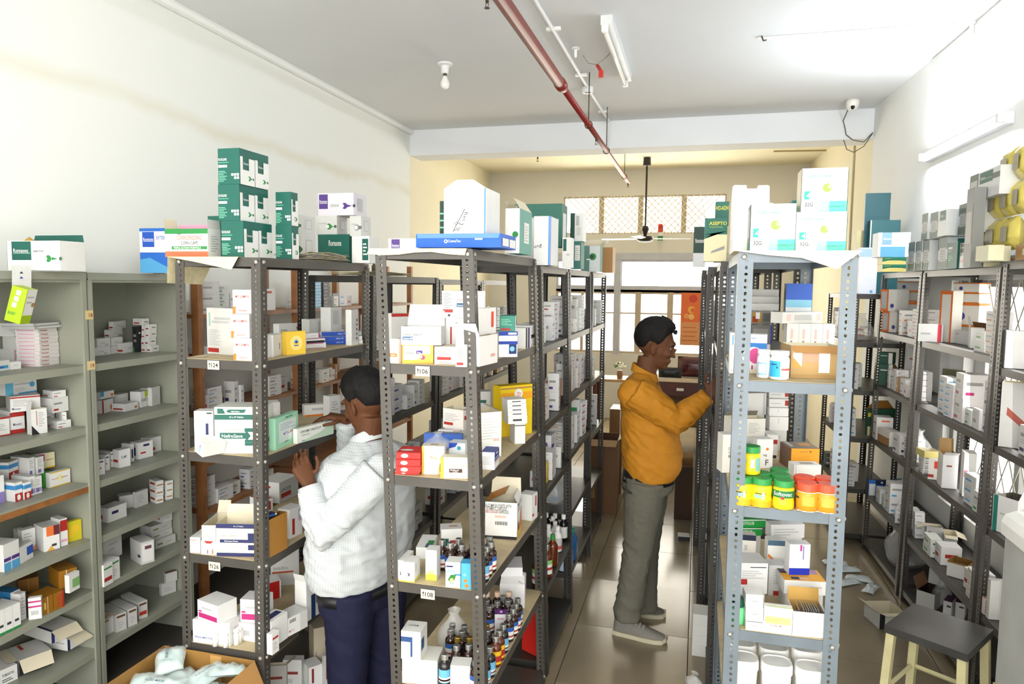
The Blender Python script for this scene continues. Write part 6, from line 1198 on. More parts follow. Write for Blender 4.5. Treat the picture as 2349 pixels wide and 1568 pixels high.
# yellow foil packs, three layers
yf = mat('#d9c96a', .22, .25, .08, 18, .12, .5, name='yellow_foil')
def pillow(name, label, x, y_, z, w, d, h, m, rz=0, group=None, seed=1, lab=True):
    g = G(); n, k = 8, 6; top, bot = [], []
    for j in range(k):
        for i in range(n):
            u, v = 2*i/(n-1)-1, 2*j/(k-1)-1
            e = max(0., (1-abs(u)**4)*(1-abs(v)**4))**.4; wb = .85+.18*pnoise(Vector((u*2+seed*5.3, v*2, seed)))
            top.append((u*w/2, -d/2*e*wb, (v+1)/2*h)); bot.append((u*w/2, d/2*e*wb, (v+1)/2*h))
    N = len(top); fs = [(j*n+i, j*n+i+1, (j+1)*n+i+1, (j+1)*n+i) for j in range(k-1) for i in range(n-1)]
    g.add(top+bot, fs+[tuple(N+q for q in f[::-1]) for f in fs], m)
    o = g.build(name, None, (x, y_, z), (0, 0, rz), True)
    if lab:
        l = G(); m2 = K('#b5b09a'); vs = [(w*(-.28+.5*i/3), -d/2*(1.02-.03*abs(i-1.5))-.001, h*(.25+.45*j)) for j in range(2) for i in range(4)]
        l.add(vs, [(i, i+1, 5+i, 4+i) for i in range(3)], m2); l.build('printed_label', o)
    TAKEN.append((x, y_, rz, w*.4, d*.4, z, z+h)); o['_t'] = z+h
    return tag(o, label, 'pack', group)
YP = [(1345, 1480, 800, 1035, 0), (1492, 1655, 772, 1012, 0), (1660, 1800, 720, 995, 0), (1530, 1645, 478, 765, 1), (1648, 1785, 448, 742, 1), (1788, 1900, 432, 700, 1), (1650, 1782, 155, 455, 2), (1792, 1910, 128, 425, 2)]
for k, (a, b_, t, bt, lv) in enumerate(YP):
    x = wx('W1', 3.3)+.03; p, q = atx(W0(a, t), x), atx(W0(b_, t), x); pb = atx(W0(b_, bt), x)
    y_ = (p[1]+q[1])/2; w = min(.2, abs(p[1]-q[1])); h = q[2]-pb[2]
    pillow('foil_pack', f'yellow foil pack with grey label, {ORD[k]} of the heap from its low far end', x+.02, y_, 2.075+lv*.155, w, .075, .15, yf, -math.pi/2, 'yellow foil packs on the window racks', k+1)
bw('shipping_carton', 'beige torn carton leaning on the yellow foil packs', W0, 'W1', ('W1', 0), 1805, 2060, 990, .15, '#b58a5a', [('F', .3, .3, .8, .7, 'a')])
for k, (a, b_, t) in enumerate(((1345, 1470, 1045), (1480, 1640, 1035), (1650, 1795, 1020))):
    bw('medicine_carton', f'cream base carton under the yellow foil packs, {ORD[k]} from the far end', W0, 'W2' if k == 0 else 'W1', ('W2', 0) if k == 0 else ('W1', 0), a, b_, t, .17, '#ddd9b8', [('F', .7, .3, 1, .9, 't')] if k == 1 else [])
bw('tablet_box', 'flat white box with an orange line on the window rack deck edge', W0, 'W2', T2, 1335, 1400, 1130, .08, 'w', [('F', .05, .5, .9, .6, '#e8765a')])
bw('tablet_box', 'second flat white box with an orange line nearer the cooler on the deck edge', W0, 'W1', ('W1', 0), 1445, 1660, 1120, .05, 'w', [('F', .05, .3, .9, .4, '#e8503e')])
# deck of the third and fourth window racks
T3 = ('W3', 0)
o = None
for k, (t, pr) in enumerate(((1228, 0), (1150, 0))):
    o = by('dressing_box', f'green box with a yellow wave, {("lower", "upper")[k]} one on the third window rack', W0, 5.02, 390, 640, t, T3 if o is None else o, .14, '#e9d680', [('F', 0, .55, 1, 1, '#1f7a5e'), ('F', 'poly', [(0, .35), (.5, .7), (1, .45), (1, .6), (0, .6)], '#1f7a5e'), ('F', .1, .75, .12, 'Aseptoplast', '#b8c84a', .3)])
by('dressing_box', 'white box with sky blue lower panel topping the green wave boxes', W0, 5.02, 350, 690, 890, o, .16, '#f0f4f8', [('F', .08, 0, .85, .42, '#6cb4ea'), ('F', .12, .5, .42, 1, '#8fb8ee'), ('F', .16, .7, .1, 'Romsons', 'w', .25), ('F', .55, .65, .8, .85, '#d8e4f4')])
by('glove_box', 'big pale carton with blue lid panel at the deepest window rack', W0, 5.70, 155, 345, 1050, ('W4', 0), .16, '#e6e8f2', [('F', .0, .8, 1, .98, '#a8c4f4'), ('F', .65, .02, .8, .08, 'c')])
cb_ = by('dressing_carton', 'cream carton supporting the upright teal one by the wall', W0, 6.11, 120, 480, 870, ('W4', 0), .10, '#d8cf9a', [('F', .3, .4, 1, .7, '#2f6a4a')])
tb = by('dressing_carton', 'upright teal carton with white sticker leaning at the wall on the deepest window rack', W0, 6.1, 205, 470, 480, ('W4', 0, .15), .10, '#1f5a62', [('F', .28, .45, .82, .62, 'w'), ('L', 0, 0, 1, 1, 'i')])
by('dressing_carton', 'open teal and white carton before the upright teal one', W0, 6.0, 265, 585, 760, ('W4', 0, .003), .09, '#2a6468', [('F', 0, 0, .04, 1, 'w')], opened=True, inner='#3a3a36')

# lower decks
orr = [('F', 0, .9, 1, 1, 'o'), ('F', 0, 0, 1, .1, 'o'), ('F', 'disc', .3, .45, .18, '#4a4f9a'), ('L', .05, .05, .95, .95, 'g'), ('L', 0, .93, 1, 1, 'o'), ('R', 0, .9, 1, 1, 'o')]
q = ('W3', 1)
o = bx('medicine_carton', 'white carton framed in orange, lower left of the third window rack', W1, q, (335, 668), (480, 690), 490, .12, '#f0eeea', [('F', 0, 0, .5, 1, '#ee7a34'), ('F', .05, .1, .4, .9, 'i'), ('F', 'disc', .8, .25, .1, '#4a4f9a')])
bx('medicine_carton', 'white carton framed in orange, upper left of the third window rack', W1, o, (345, 470), (500, 485), 275, .12, '#f0eeea', [('F', 0, 0, .5, 1, '#ee7a34'), ('F', .05, .1, .4, .9, 'i'), ('F', 'disc', .75, .25, .1, '#4a4f9a')])
bx('medicine_carton', 'open white carton with bent lid on the third window rack', W1, q, (590, 722), (745, 728), 515, .13, '#e6e6e4', [('L', 0, 0, 1, 1, '#d5d5d3'), ('F', .2, .8, .3, .85, 'i')], opened=True, flaps=[('l', .07, 70, 'w', 'w')])
b_ = None
for k in range(3):
    b_ = bx('medicine_carton', f'grey-white carton with orange rims, {ORD[k]} up behind the bent lid', W1, (*q, .13) if b_ is None else b_, (510, 480-k*100), (755, 485-k*100), 395-k*100, .1, '#d9d9d6', orr)
q = ('W2', 1)
b_ = None
for k in range(3):
    b_ = bx('medicine_carton', f'bright white carton with orange rims, {ORD[k]} up at the barred window', W1, (*q, .09) if b_ is None else b_, (1075, 500-k*100), (1330, 515-k*100), 410-k*100, .12, '#f6f2ea', orr)
bx('medicine_carton', 'upright carton with wide orange frame beside the rimmed stack at the window', W1, (*q, .09), (940, 480), (1065, 490), 290, .1, '#f6f2ea', [('F', 0, 0, .14, 1, '#ee7a34'), ('F', .86, 0, 1, 1, '#ee7a34'), ('F', 0, .93, 1, 1, '#ee7a34')])
bx('medicine_carton', 'white carton with crimson end lying under the orange framed ones', W1, q, (835, 690), (1085, 700), 618, .12, 'w', [('F', .78, 0, .93, 1, '#e03a4a'), ('F', .1, .4, .5, .5, 'i')])
bx('medicine_carton', 'white open low carton at the deck edge under the crimson ended one', W1, q, (850, 780), (1050, 792), 722, .1, 'w', [('F', .7, .3, .8, .5, 'i')], opened=True, flaps=[('f', .03, 70)])
bx('medicine_carton', 'white upright carton with small red dash mid deck by the window', W1, q, (1055, 805), (1190, 830), 672, .1, '#e9e9e9', [('F', .1, .7, .25, .75, 'r')], flaps=[('k', .05, -20, '#7a4a1e', '#7a4a1e')], opened=True)
bx('medicine_carton', 'white blank carton nearest the second window post on that deck', W1, q, (1240, 862), (1378, 868), 662, .1, '#ececec', [], flaps=[('l', .06, 10)], opened=True)
q = ('W1', 1)
bx('medicine_carton', 'wide blank white carton in front of the window bars', W1, q, (1525, 872), (1800, 885), 685, .15, '#e3e3e4')
q = ('W3', 2)
b_ = None
for k in range(2):
    b_ = bx('glove_box', f'green glove box with white strip, {("lower", "upper")[k]} one on third deck of the third window rack', W1, q if b_ is None else b_, (330, 1135-k*120), (465, 1145-k*120), 1020-k*115, .1, '#20503f', [('F', .7, 0, 1, 1, '#e6e4da'), ('F', .1, .7, .6, .75, 'w')])
bx('shipping_carton', 'brown torn flap carton beside the green glove boxes', W1, q, (470, 1180), (560, 1190), 1080, .08, '#9a6a34', [], opened=True, flaps=[('l', .07, 30, '#8a5a2a', '#8a5a2a', .4)])
bx('medicine_carton', 'white cartons block with red line at the third window rack post', W1, q, (565, 1205), (700, 1215), 850, .1, '#e4e4e2', [('F', 0, .45, 1, .46, 'i'), ('F', .2, .7, .8, .73, 'r')])
q = ('W2', 2)
bx('medicine_carton', 'large grey-white carton wall behind the window post, outer one', W1, q, (930, 1225), (1160, 1260), 880, .1, '#cfcfce', [('F', 0, .5, 1, .505, 'i'), ('F', .4, .5, .95, 1, '#dededb')])
bx('medicine_carton', 'large grey-white carton wall behind the window post, inner one', W1, q, (1165, 1250), (1350, 1280), 900, .1, '#cfcfce', [('F', 0, .5, 1, .505, 'i')])
bx('medicine_carton', 'olive topped white box hanging on the carton wall by the window', W1, q, (1040, 1262), (1265, 1300), 1060, .05, '#c9c7b4', [('F', 0, .7, 1, 1, '#6a6e52'), ('F', .5, .1, .9, .6, 'g')])
q = ('W1', 2)
bx('medicine_carton', 'grey carton with a red and black slash by the cooler', W1, q, (1490, 1420), (1745, 1445), 1195, .14, '#c6c6c4', [('F', 'poly', [(.25, .5), (.95, .3), (.95, .42), (.27, .62)], '#a04a3a')], opened=True)
q = ('W2', 3)
o = bx('medicine_carton', 'white carton with two red blocks on fourth deck by the window', W2, q, (800, 860), (945, 880), 655, .1, '#efece6', [('F', .4, .55, 1, .9, '#e8402c'), ('F', 0, .1, .4, .25, 'r'), ('F', .5, .1, .95, .5, '#f6f4e4')])
bx('medicine_carton', 'yellowish open box lying on the red blocked carton', W2, o, (785, 650), (945, 655), 585, .1, '#d6c97e', [], opened=True)
bx('medicine_carton', 'tall white open carton with curled brown inner lid on fourth deck', W2, q, (955, 950), (1110, 965), 620, .12, '#e9e9ea', [('F', .25, .65, .6, .7, '#8a4a3a'), ('R', .3, .3, .6, .34, 'p')], opened=True, inner='#8a6a3a', flaps=[('k', .07, 5, '#8a6a3a', '#8a6a3a'), ('f', .05, 60)])
bx('medicine_carton', 'white tall wrapped carton with a magenta triangle on fourth deck', W2, q, (1160, 1035), (1285, 1050), 600, .1, '#ecebe8', [('F', .05, .45, .35, .6, '#d8607a'), ('F', .1, .3, .3, .35, 'm')])
q = ('W3', 3)
bx('medicine_carton', 'white carton with an orange dash and red small print at the third window post', W2, q, (300, 470), (465, 480), 245, .11, '#eceae8', [('F', .3, .8, .8, .87, '#f0684a'), ('L', .3, .7, .8, .75, 'r'), ('L', .3, .2, .8, .25, 'r')])
bx('medicine_carton', 'white over brown carton before the orange-dashed one', W2, q, (300, 480), (412, 540), 340, .08, '#e6e2dc', [('F', 0, 0, 1, .55, '#a87848')])
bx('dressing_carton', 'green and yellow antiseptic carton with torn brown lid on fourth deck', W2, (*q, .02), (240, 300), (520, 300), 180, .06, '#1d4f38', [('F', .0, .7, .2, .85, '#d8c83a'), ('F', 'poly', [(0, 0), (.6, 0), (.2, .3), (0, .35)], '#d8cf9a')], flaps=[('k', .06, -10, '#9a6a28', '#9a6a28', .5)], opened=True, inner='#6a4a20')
q = ('W1', 3)
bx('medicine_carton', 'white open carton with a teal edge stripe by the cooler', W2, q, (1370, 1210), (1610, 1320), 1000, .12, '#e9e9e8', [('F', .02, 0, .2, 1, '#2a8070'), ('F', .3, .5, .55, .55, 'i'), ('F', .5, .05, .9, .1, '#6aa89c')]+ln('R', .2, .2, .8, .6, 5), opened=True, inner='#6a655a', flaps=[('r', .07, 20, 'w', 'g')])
q = ('W3', 4)
bx('dressing_carton', 'bright blue and white open carton on fifth deck of the third window rack', W2, q, (230, 1010), (440, 1020), 870, .12, '#2b74cc', [('F', 0, 0, .3, .75, 'w'), ('F', .3, .7, 1, 1, '#182a50'), ('F', .55, .8, .65, .9, 'w')], opened=True, inner='#5a4a34', flaps=[('r', .08, 80, '#2a6a8a', '#2a6a8a')])
bx('vial_box', 'small white box with a round grey mark at the third window post', W2, q, (490, 1300), (565, 1312), 1200, .1, '#e6e6e4', [('F', 'disc', .5, .35, .15, 'q')])
q = ('W2', 4)
b_ = None
for k in range(4):
    b_ = bx('tablet_box', f'white tablet box, {ORD[k]} up in the leaning stack at fifth deck of the window rack', W2, q if b_ is None else b_, (690, 1440-k*62), (790, 1450-k*62), 1440-k*62-58, .07, '#e9e7ea', [('F', .1, .3, .7, .6, 'i'), ('R', .2, .4, .8, .7, '#8a7a9a')])
bx('medicine_carton', 'open white carton, outer one of the jumble on fifth deck by the window', W2, q, (800, 1500), (960, 1520), 1330, .12, '#e2e2e0', [('F', .1, .6, .3, .7, 'd')], opened=True, flaps=[('l', .05, 110), ('f', .03, 70)])
bx('medicine_carton', 'open white carton, inner one of the jumble on fifth deck by the window', W2, q, (975, 1560), (1110, 1580), 1420, .12, '#dcdcdb', [('F', .1, .75, .7, .85, 'k')], opened=True, flaps=[('r', .05, 110), ('f', .04, 100)])
q = ('W2', 5)
bx('shipping_carton', 'brown carton with a big white lowered lid under the window jumble', W3, Z(('W2', 4)), (1180, 480), (1390, 540), 330, .1, '#8a6430', [('F', 0, 0, 1, .9, '#dcdcd8')], opened=True, inner='#8a6430')
for k in range(2):
    bx('vial_box', f'pale open box, {("outer", "inner")[k]} of the pair behind the steel stool', W3, q, (1140+80*k, 920-20*k), (1225+90*k, 945-20*k), 730+5*k, .1, '#dedede', [('T', 0, 0, 1, 1, '#5a3a5a'), ('F', .4, .7, .9, .8, 'd')])
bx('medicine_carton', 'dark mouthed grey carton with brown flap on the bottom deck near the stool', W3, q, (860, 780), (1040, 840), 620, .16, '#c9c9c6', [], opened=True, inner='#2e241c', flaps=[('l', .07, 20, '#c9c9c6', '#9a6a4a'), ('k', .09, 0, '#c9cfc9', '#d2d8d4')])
q = ('W1', 4)
for k in range(2):
    bx('tablet_box', f'white rimmed red box, {("outer", "inner")[k]} of the pair on the bare shelf by the cooler', W3, q, (1548+100*k, 795+8*k), (1645+105*k, 803+6*k), 715, .07, '#f0e8e6', [('F', .08, .1, .92, .9, '#b04438'), ('T', 0, 0, 1, 1, '#b8685a')])
bx('medicine_carton', 'white carton half in shade behind the red boxes by the cooler', W3, q, (1505, 700), (1730, 720), 485, .07, '#d6d6d2', [('F', 0, 0, .4, 1, '#e6e6e2')])  # lit part of the front painted as a paler panel

# ------------------------------------------------------------------ second and third rows: smaller stock
PAL = {'white': [('#e9e9e8', 'r', 'white', 'red'), ('#e4e4e2', 'n', 'white', 'navy'), ('#e0e0de', 'q', 'grey-white', 'grey'), ('#ebeae6', 'o', 'white', 'orange'), ('#e6e7ea', 'p', 'white', 'purple'), ('#e4e8e4', 'e', 'white', 'green'), ('#e8e8ea', 'c', 'white', 'blue'), ('#e6e2e0', 'm', 'white', 'magenta')]}
PAL['mixed'] = PAL['white']*2+[('#9cc8b4', 'w', 'mint', 'white'), ('#e2c84e', 'r', 'yellow', 'red'), ('#3a6ab8', 'w', 'blue', 'white'), ('#b48650', 'a', 'brown', 'cream'), ('#5d8a80', 'w', 'teal', 'white'), ('#e08a4a', 'w', 'orange', 'white')]
PAL['dim'] = PAL['white']+[('#b48650', 'a', 'brown', 'cream'), ('#5a6a64', 'w', 'dark green', 'white')]
FPROTO = {}; COUNT = {}
NAMES = {'flat': ('pill_box', 'flat box'), 'up': ('vial_box', 'upright box'), 'cube': ('medicine_carton', 'carton'), 'long': ('injection_box', 'long box'), 'thin': ('ointment_box', 'slim box')}
DIM = {'flat': (.11, .09, .035), 'up': (.05, .06, .10), 'cube': (.10, .10, .10), 'long': (.13, .06, .05), 'thin': (.028, .06, .115)}
NF = [0]
def fill(key, i, side='R', v0=.05, v1=None, pal='white', dense=.85, seed=0, kinds=('flat', 'up', 'cube', 'long', 'thin'), hmax=.30, two=False, base=None):
    rg = random.Random(hash((key, i, seed)) if False else sum(map(ord, key))*31+i*7+seed)
    if base: x0, w, y0, l, z, sl, phrase = base
    else:
        R_ = RACKS[key]; x0, w, y0, l, z, sl, phrase = R_.x0+R_.lean*R_.zs[i], R_.w, R_.y0, R_.l, R_.zs[i]+.0025, R_.slant, R_.phrase
    v = v0; v1 = v1 or l-.05
    while v < v1:
        kd = rg.choice(kinds); sc = rg.choice((.8, 1, 1, 1.25)); W_, D_, H_ = (q*sc for q in DIM[kd])
        if v+W_ > v1: break
        if rg.random() < dense:
            pa = rg.choice(PAL[pal]); n = max(1, min(int(hmax*rg.uniform(.4, 1)/H_), 5)) if kd in ('flat', 'long') else (rg.choice((1, 1, 2)) if H_*2 < hmax else 1)
            off = rg.uniform(.015, .05); rz = (math.pi/2 if side == 'R' else -math.pi/2)+rg.uniform(-.06, .06); zz = z
            for k in range(n):
                fx = x0+w-off if side == 'R' else x0+off
                yc = y0+v+W_/2; pos = (fx+sl*v, yc, zz)
                c, s = math.cos(rz), math.sin(rz)
                foot = (pos[0]-s*D_/2, pos[1]+c*D_/2, rz, W_/2, D_/2, zz, zz+H_)
                if clash(foot): break
                TAKEN.append(foot)
                pk = (kd, sc, pa)
                if pk not in FPROTO:
                    TAKEN.append(foot); g = G(); g.box(-W_/2, 0, 0, W_/2, D_, H_, K(pa[0])); put(g, std(pa[1]) if rg.random() < .7 else [('F', .1, .3, .6, .5, pa[1])]+ln('F', .1, .6, .8, .9, 3)+[('L', .2, .4, .8, .6, pa[1]), ('R', .2, .4, .8, .6, pa[1])], W_, D_, H_)
                    o = FPROTO[pk] = g.build(NAMES[kd][0], None, pos, (0, 0, rz))
                else: o = dup(FPROTO[pk], pos, rz); 
                for kk in ('label', 'group'): 
                    if kk in o: del o[kk]
                ck = (phrase, i, pa[2], pa[3], kd); COUNT[ck] = COUNT.get(ck, 0)+1
                tag(o, f'{pa[2]} {NAMES[kd][1]} with {pa[3]} mark, {ORD[COUNT[ck]-1]} on {ORD[i]} deck, {phrase}', 'box', f'boxes on {ORD[i]} deck, {phrase}')
                NF[0] += 1
                zz += H_+.0006; rz += rg.uniform(-.05, .05)
        v += W_+rg.uniform(.002, .02)
for i in (1, 2, 3, 4): fill('A2', i, 'R', pal='white', dense=.9, hmax=.25, seed=3)
for i in (1, 2, 3, 4): fill('A3', i, 'R', pal='dim', dense=.85, hmax=.25)
for i in (1, 2): fill('A4', i, 'R', pal='dim', dense=.8, hmax=.25)
for i in (1, 2, 3): fill('B2', i, 'R', pal='mixed', dense=.95, hmax=.28, seed=5)
for i in (1, 2, 3): fill('B3', i, 'R', pal='white', dense=.95, hmax=.28, kinds=('thin', 'up', 'flat', 'thin'), seed=2)
for i in (1, 2, 3): fill('B4', i, 'R', pal='white', dense=.8, hmax=.26, seed=6)
for i in (1, 2, 3, 4): fill('R2', i, 'L', pal='mixed', dense=.9, hmax=.25)
for i in (1, 2, 3): fill('R3', i, 'L', pal='white', dense=.8, hmax=.25)
for i in (1, 2): fill('R4', i, 'L', pal='dim', dense=.7, hmax=.22)
for i in (1, 2, 3, 4): fill('W4', i, 'L', v0=.5 if i == 1 else .05, pal='dim', dense=1, hmax=.28)
for i in (1, 2, 3, 4): fill('W3', i, 'L', v0=.05, pal='dim', dense=.9, hmax=.25, kinds=('cube', 'flat', 'cube', 'up'))
for i in (1, 2, 3, 4): fill('W2', i, 'L', pal='white', dense=1, hmax=.27, kinds=('cube', 'flat', 'cube', 'long'), seed=11)
for i in (1, 2, 3, 4): fill('W1', i, 'L', v0=.05, v1=.9, pal='white', dense=.6, hmax=.2, kinds=('cube', 'flat'))
for i, z_ in enumerate(ZWD[1:6]):
    fill('wood', i+1, 'R', v0=.04, v1=.96 if i else .5, pal='white', dense=.7, hmax=.2 if i else .25, base=(-2.975, .28, 3.36, 3, z_+.001, 0, 'wooden shelving'), seed=4)
    if i < 4: fill('wood', i+1, 'R', v0=1.04, v1=1.9, pal='dim', dense=.7, hmax=.2, base=(-2.975, .28, 3.36, 3, z_+.001, 0, 'wooden shelving'), seed=9)
# stack of pale blue flat boxes and a dark stack on the wooden shelving
bl_ = carton('tablet_box', 'pale blue flat box at the bottom of the blue stack on the wooden shelving', (-2.72, 4.62, ZWD[1]+.001), math.pi/2, .1, .08, .0215, '#7cc0e8', [('F', 0, .8, 1, 1, 'w'), ('L', 0, .8, 1, 1, 'w')])
pile(bl_, 11, lambda k: f'pale blue flat box, {ORD[k]} from the bottom of the blue stack on the wooden shelving', jig=.002)
dk_ = carton('tablet_box', 'charcoal flat box at the bottom of the dark stack on the wooden shelving', (-2.72, 4.75, ZWD[1]+.001), math.pi/2, .09, .08, .026, '#55565c', [('F', .1, .3, .6, .6, 'q')])
pile(dk_, 8, lambda k: f'charcoal flat box, {ORD[k]} from the bottom of the dark stack on the wooden shelving', jig=.002)
carton('medicine_carton', 'white carton with red strip standing on the top wooden shelf', (-2.73, 4.05, ZWD[1]+.001), math.pi/2, .2, .1, .14, '#e6e6e6', [('F', .5, .8, .8, .9, 'r')]+ln('F', .1, .2, .6, .7, 4))
# rack behind 106: bottles and bright cartons on its lower decks
RB2 = RACKS['B2']; q = ('B2', 4)
KB2 = {'k': ('syrup_bottle', .024, .15, glsk, wcap, 'w', (), 'black bottle with white cap'), 'w': ('syrup_bottle', .026, .14, mat('#e9e9ea', .3), wcap, 'g', ((.12, .25, '#e0605a'),), 'white plastic bottle'),
       'a': ('syrup_bottle', .028, .165, amberg, mat('#2f8a3a', .4), None, (), 'amber bottle with green cap'), 'r': ('syrup_bottle', .028, .165, amberg, silver, 'w', ((.42, .55, '#8fd07a'), (.25, .33, 'r')), 'red-brown bottle with green label band'),
       'u': ('syrup_bottle', .034, .18, mat('#1d5fa0', .1, 0, .03, 5, 0, .6), mat('#2a8f88', .4), None, (), 'blue bottle with teal cap'), 'c': ('syrup_bottle', .03, .19, mat('#bcd4ee', .1, 0, .03, 5, 0, .5), mat('#5a8fd0', .4), None, (), 'pale blue clear bottle')}
zz = RB2.zs[4]+.0025
bottle_row('on the rack behind 106', B3, zz, [((1785, 300), 'k'), ((1745, 330), 'k'), ((1840, 330), 'k'), ((1705, 365), 'k'), ((1805, 370), 'k'), ((1735, 440), 'w'), ((1672, 470), 'w'), ((1760, 485), 'w'), ((1712, 565), 'a'), ((1690, 665), 'r'), ((1655, 790), 'r')], KB2, 'bottles on the rack behind 106', 'B2')
zz = RACKS['B3'].zs[5]+.0025
bottle_row('on the second rack behind 106', B3, zz, [((1950, 520), 'u'), ((1980, 540), 'u'), ((1935, 580), 'u'), ((1960, 590), 'u'), ((1925, 730), 'c'), ((1930, 760), 'c')], KB2, 'blue bottles two racks behind 106', 'B3')
q = ('B2', 5)
tag(bx('medicine_carton', 'tall red carton with white cut-off letters at the aisle foot of rack behind 106', PX, RB2.zs[5]+.0025, (1240, 1510), (1258, 1500), 1395, .12, '#c8281e', [('F', .1, .1, .1, 'on', 'w', .7), ('F', .1, .55, .1, 'nVA', 'w', .8), ('R', 0, 0, 1, 1, '#b8342a'), ('F', .2, .25, .8, .45, 'w')]), None, None)
# ------------------------------------------------------------------ under the ceiling
redp = mat('#7c1f17', .45, 0, .08, 12, .03, .5, name='red_pipe_paint'); iron = mat('#4a4036', .5, .5, .15, 30)
def sprinkler(o, p, down=True):
    g = G(); s_ = -1 if down else 1
    g.lathe([(.010, 0), (.010, s_*.02), (.006, s_*.024)], iron, 8, p); 
    for q in (-.009, .009): g.tube([(p[0]+q*.5, p[1], p[2]+s_*.022), (p[0]+q, p[1], p[2]+s_*.036), (p[0], p[1], p[2]+s_*.05)], .0022, iron, 5)
    g.lathe([(.016, s_*.05), (.016, s_*.053)], iron, 10, p)
    return g
pz = 3.105; pe = empty('sprinkler_pipe', (-.855, 0, pz)); tag(pe, 'long red sprinkler pipe hung below the ceiling over the centre aisle', 'pipe')
G().tube([(0, Y0, 0), (0, 4.30, 0)], .033, redp, 18).build('pipe_run', pe, smooth=True)
G().tube([(0, 4.28, 0), (0, 4.36, 0), (0, 4.42, 0)], [.037, .037, .026], redp, 18).build('reducer', pe, smooth=True)
G().tube([(0, 4.42, 0), (0, 8.55, 0)], .021, redp, 14).build('pipe_run', pe, smooth=True)
for y in (5.434, 6.5, 8.08):
    z1 = (zb if YBM < y < YBM+.3 else ZC)-pz
    g = G(); g.tube([(0, y, .03), (0, y, z1)], .004, iron, 6); g.tube([(.028*math.cos(a), y+.004, .028*math.sin(a)) for a in [6.2832*i/14 for i in range(15)]], .004, iron, 5); g.build('hanger', pe)
for y in (5.86, 8.50): sprinkler(pe, (0, y, -.018)).build('sprinkler_head', pe)
for p, lb in (((-1.205, 3.93), 'brass sprinkler head hanging from the ceiling at the top edge'), ((-2.03, 8.85), 'small sprinkler head on the cream ceiling beyond the beam')):
    o = sprinkler(None, (0, 0, 0)).build('sprinkler', None, (p[0], p[1], ZC-.0005)); tag(o, lb, 'sprinkler')
pvc = mat('#e6e7e8', .4, 0, .02, 6)
cn = tag(G().tube([(-.955, Y0, ZC-.012), (-.94, 4.01, ZC-.012), (-.925, 5.83, ZC-.012), (-.905, YBM-.013, ZC-.012), (-.905, YBM-.013, zb+.02)], .0115, pvc, 10).build('cable_conduit'), 'white cable conduit along the ceiling beside the red pipe and down the beam', 'conduit')
for y in (4.45, 5.45, 6.62): G().box(-.975+.01*(y-4.4), y-.012, ZC-.02, -.885+.01*(y-4.4), y+.012, ZC-.001, pvc).build('clip', cn)
jb = G(); jb.lathe([(.045, 0), (.047, -.03), (.04, -.045)], pvc, 18); jb.box(-.02, -.03, -.047, .03, -.005, -.0445, K('d')); tag(jb.build('junction_box', None, (-.93, 5.83, ZC-.0015), smooth=False), 'round white junction box with printed mark on the ceiling conduit', 'junction box')
g = G(); g.lathe([(.028, 0), (.028, -.008), (.01, -.012), (.009, -.06), (.003, -.066)], pvc, 12); tag(g.build('ceiling_hook', None, (-.862, 4.86, ZC-.0005)), 'white ceiling peg beside the conduit', 'hook')
# unlit batten
be_ = empty('tube_light', (-.585, 4.93, ZC)); tag(be_, 'unlit white tube light batten on the ceiling beside the red tag', 'lamp')
G().box(-.035, -.61, -.055, .035, .61, -.0005, mat('#d4d8da', .4)).build('batten', be_)
G().tube([(-.012, -.60, -.078), (-.012, .60, -.078)], .014, mat('#f4f1e6', .25, 0, 0), 12).build('tube', be_, smooth=True)
for y in (-.6, .6): G().box(-.028, y-.014, -.095, .010, y+.014, -.055, pvc).build('end_holder', be_)
g = G(); g.tube([(-.10, 0, 0), (-.06, .02, -.05), (0, 0, -.07), (.05, -.01, -.04), (.09, .0, 0)], .003, K('q'), 5); g.tube([(0, 0, -.07), (.02, 0, -.1), (.03, .01, -.12)], .012, K('r'), 6); g.box(.015, -.01, -.16, .045, .012, -.11, K('#d8362a'))
tag(g.build('cable_stub', None, (-.74, 5.02, ZC-.003)), 'loose wire with a red connector hanging from the ceiling', 'wire')
lb = empty('bulb_holder', (-1.845, 4.985, ZC)); tag(lb, 'white bulb in a ceiling batten holder on the bare ceiling', 'bulb')
G().lathe([(.055, -.0005), (.055, -.012), (.03, -.02), (.026, -.07), (.028, -.075)], pvc, 20).build('holder', lb, smooth=False)
G().lathe([(.014, -.072), (.014, -.09)], mat('#3a3a3a', .4), 14).build('collar_ring', lb)
G().lathe([(.013, -.088), (.016, -.10), (.030, -.13), (.033, -.152), (.026, -.172), (.012, -.183), (.001, -.185)], mat('#f2f2ee', .3), 20).build('bulb', lb, smooth=True)
# dome camera on the beam with its dangling leads
dcx, dcy = 1.209, 6.70
dm_ = G(); dm_.lathe([(.052, -.0005), (.054, -.03), (.05, -.05), (.038, -.078), (.018, -.09), (.001, -.092)], mat('#e9e6e0', .3), 22); o = dm_.build('dome_camera', None, (dcx, dcy, ZC), smooth=True); tag(o, 'white dome camera on the ceiling in front of the beam', 'camera')
ell_ = G(); ell_.lathe([(.001, -.03), (.014, -.024), (.018, 0), (.012, .012)], mat('#0c0d10', .1), 14); e_ = ell_.build('lens', o, (-.004, -.036, -.066), (1.2, 0, 0), True)
fy = YBM-.008
c_ = [(dcx-.02, dcy+.03, ZC-.05), (dcx-.01, fy, ZC-.10), (dcx+.01, fy, 3.32), (dcx+.02, fy, zb+.04), (dcx+.08, fy, zb-.01), (dcx+.17, fy, zb-.03), (dcx+.24, fy, zb+.05)]
tag(G().tube(c_, .005, mat('#6a655c', .5), 6).build('camera_cable'), 'dark camera lead looping down the beam below the dome camera', 'cable')
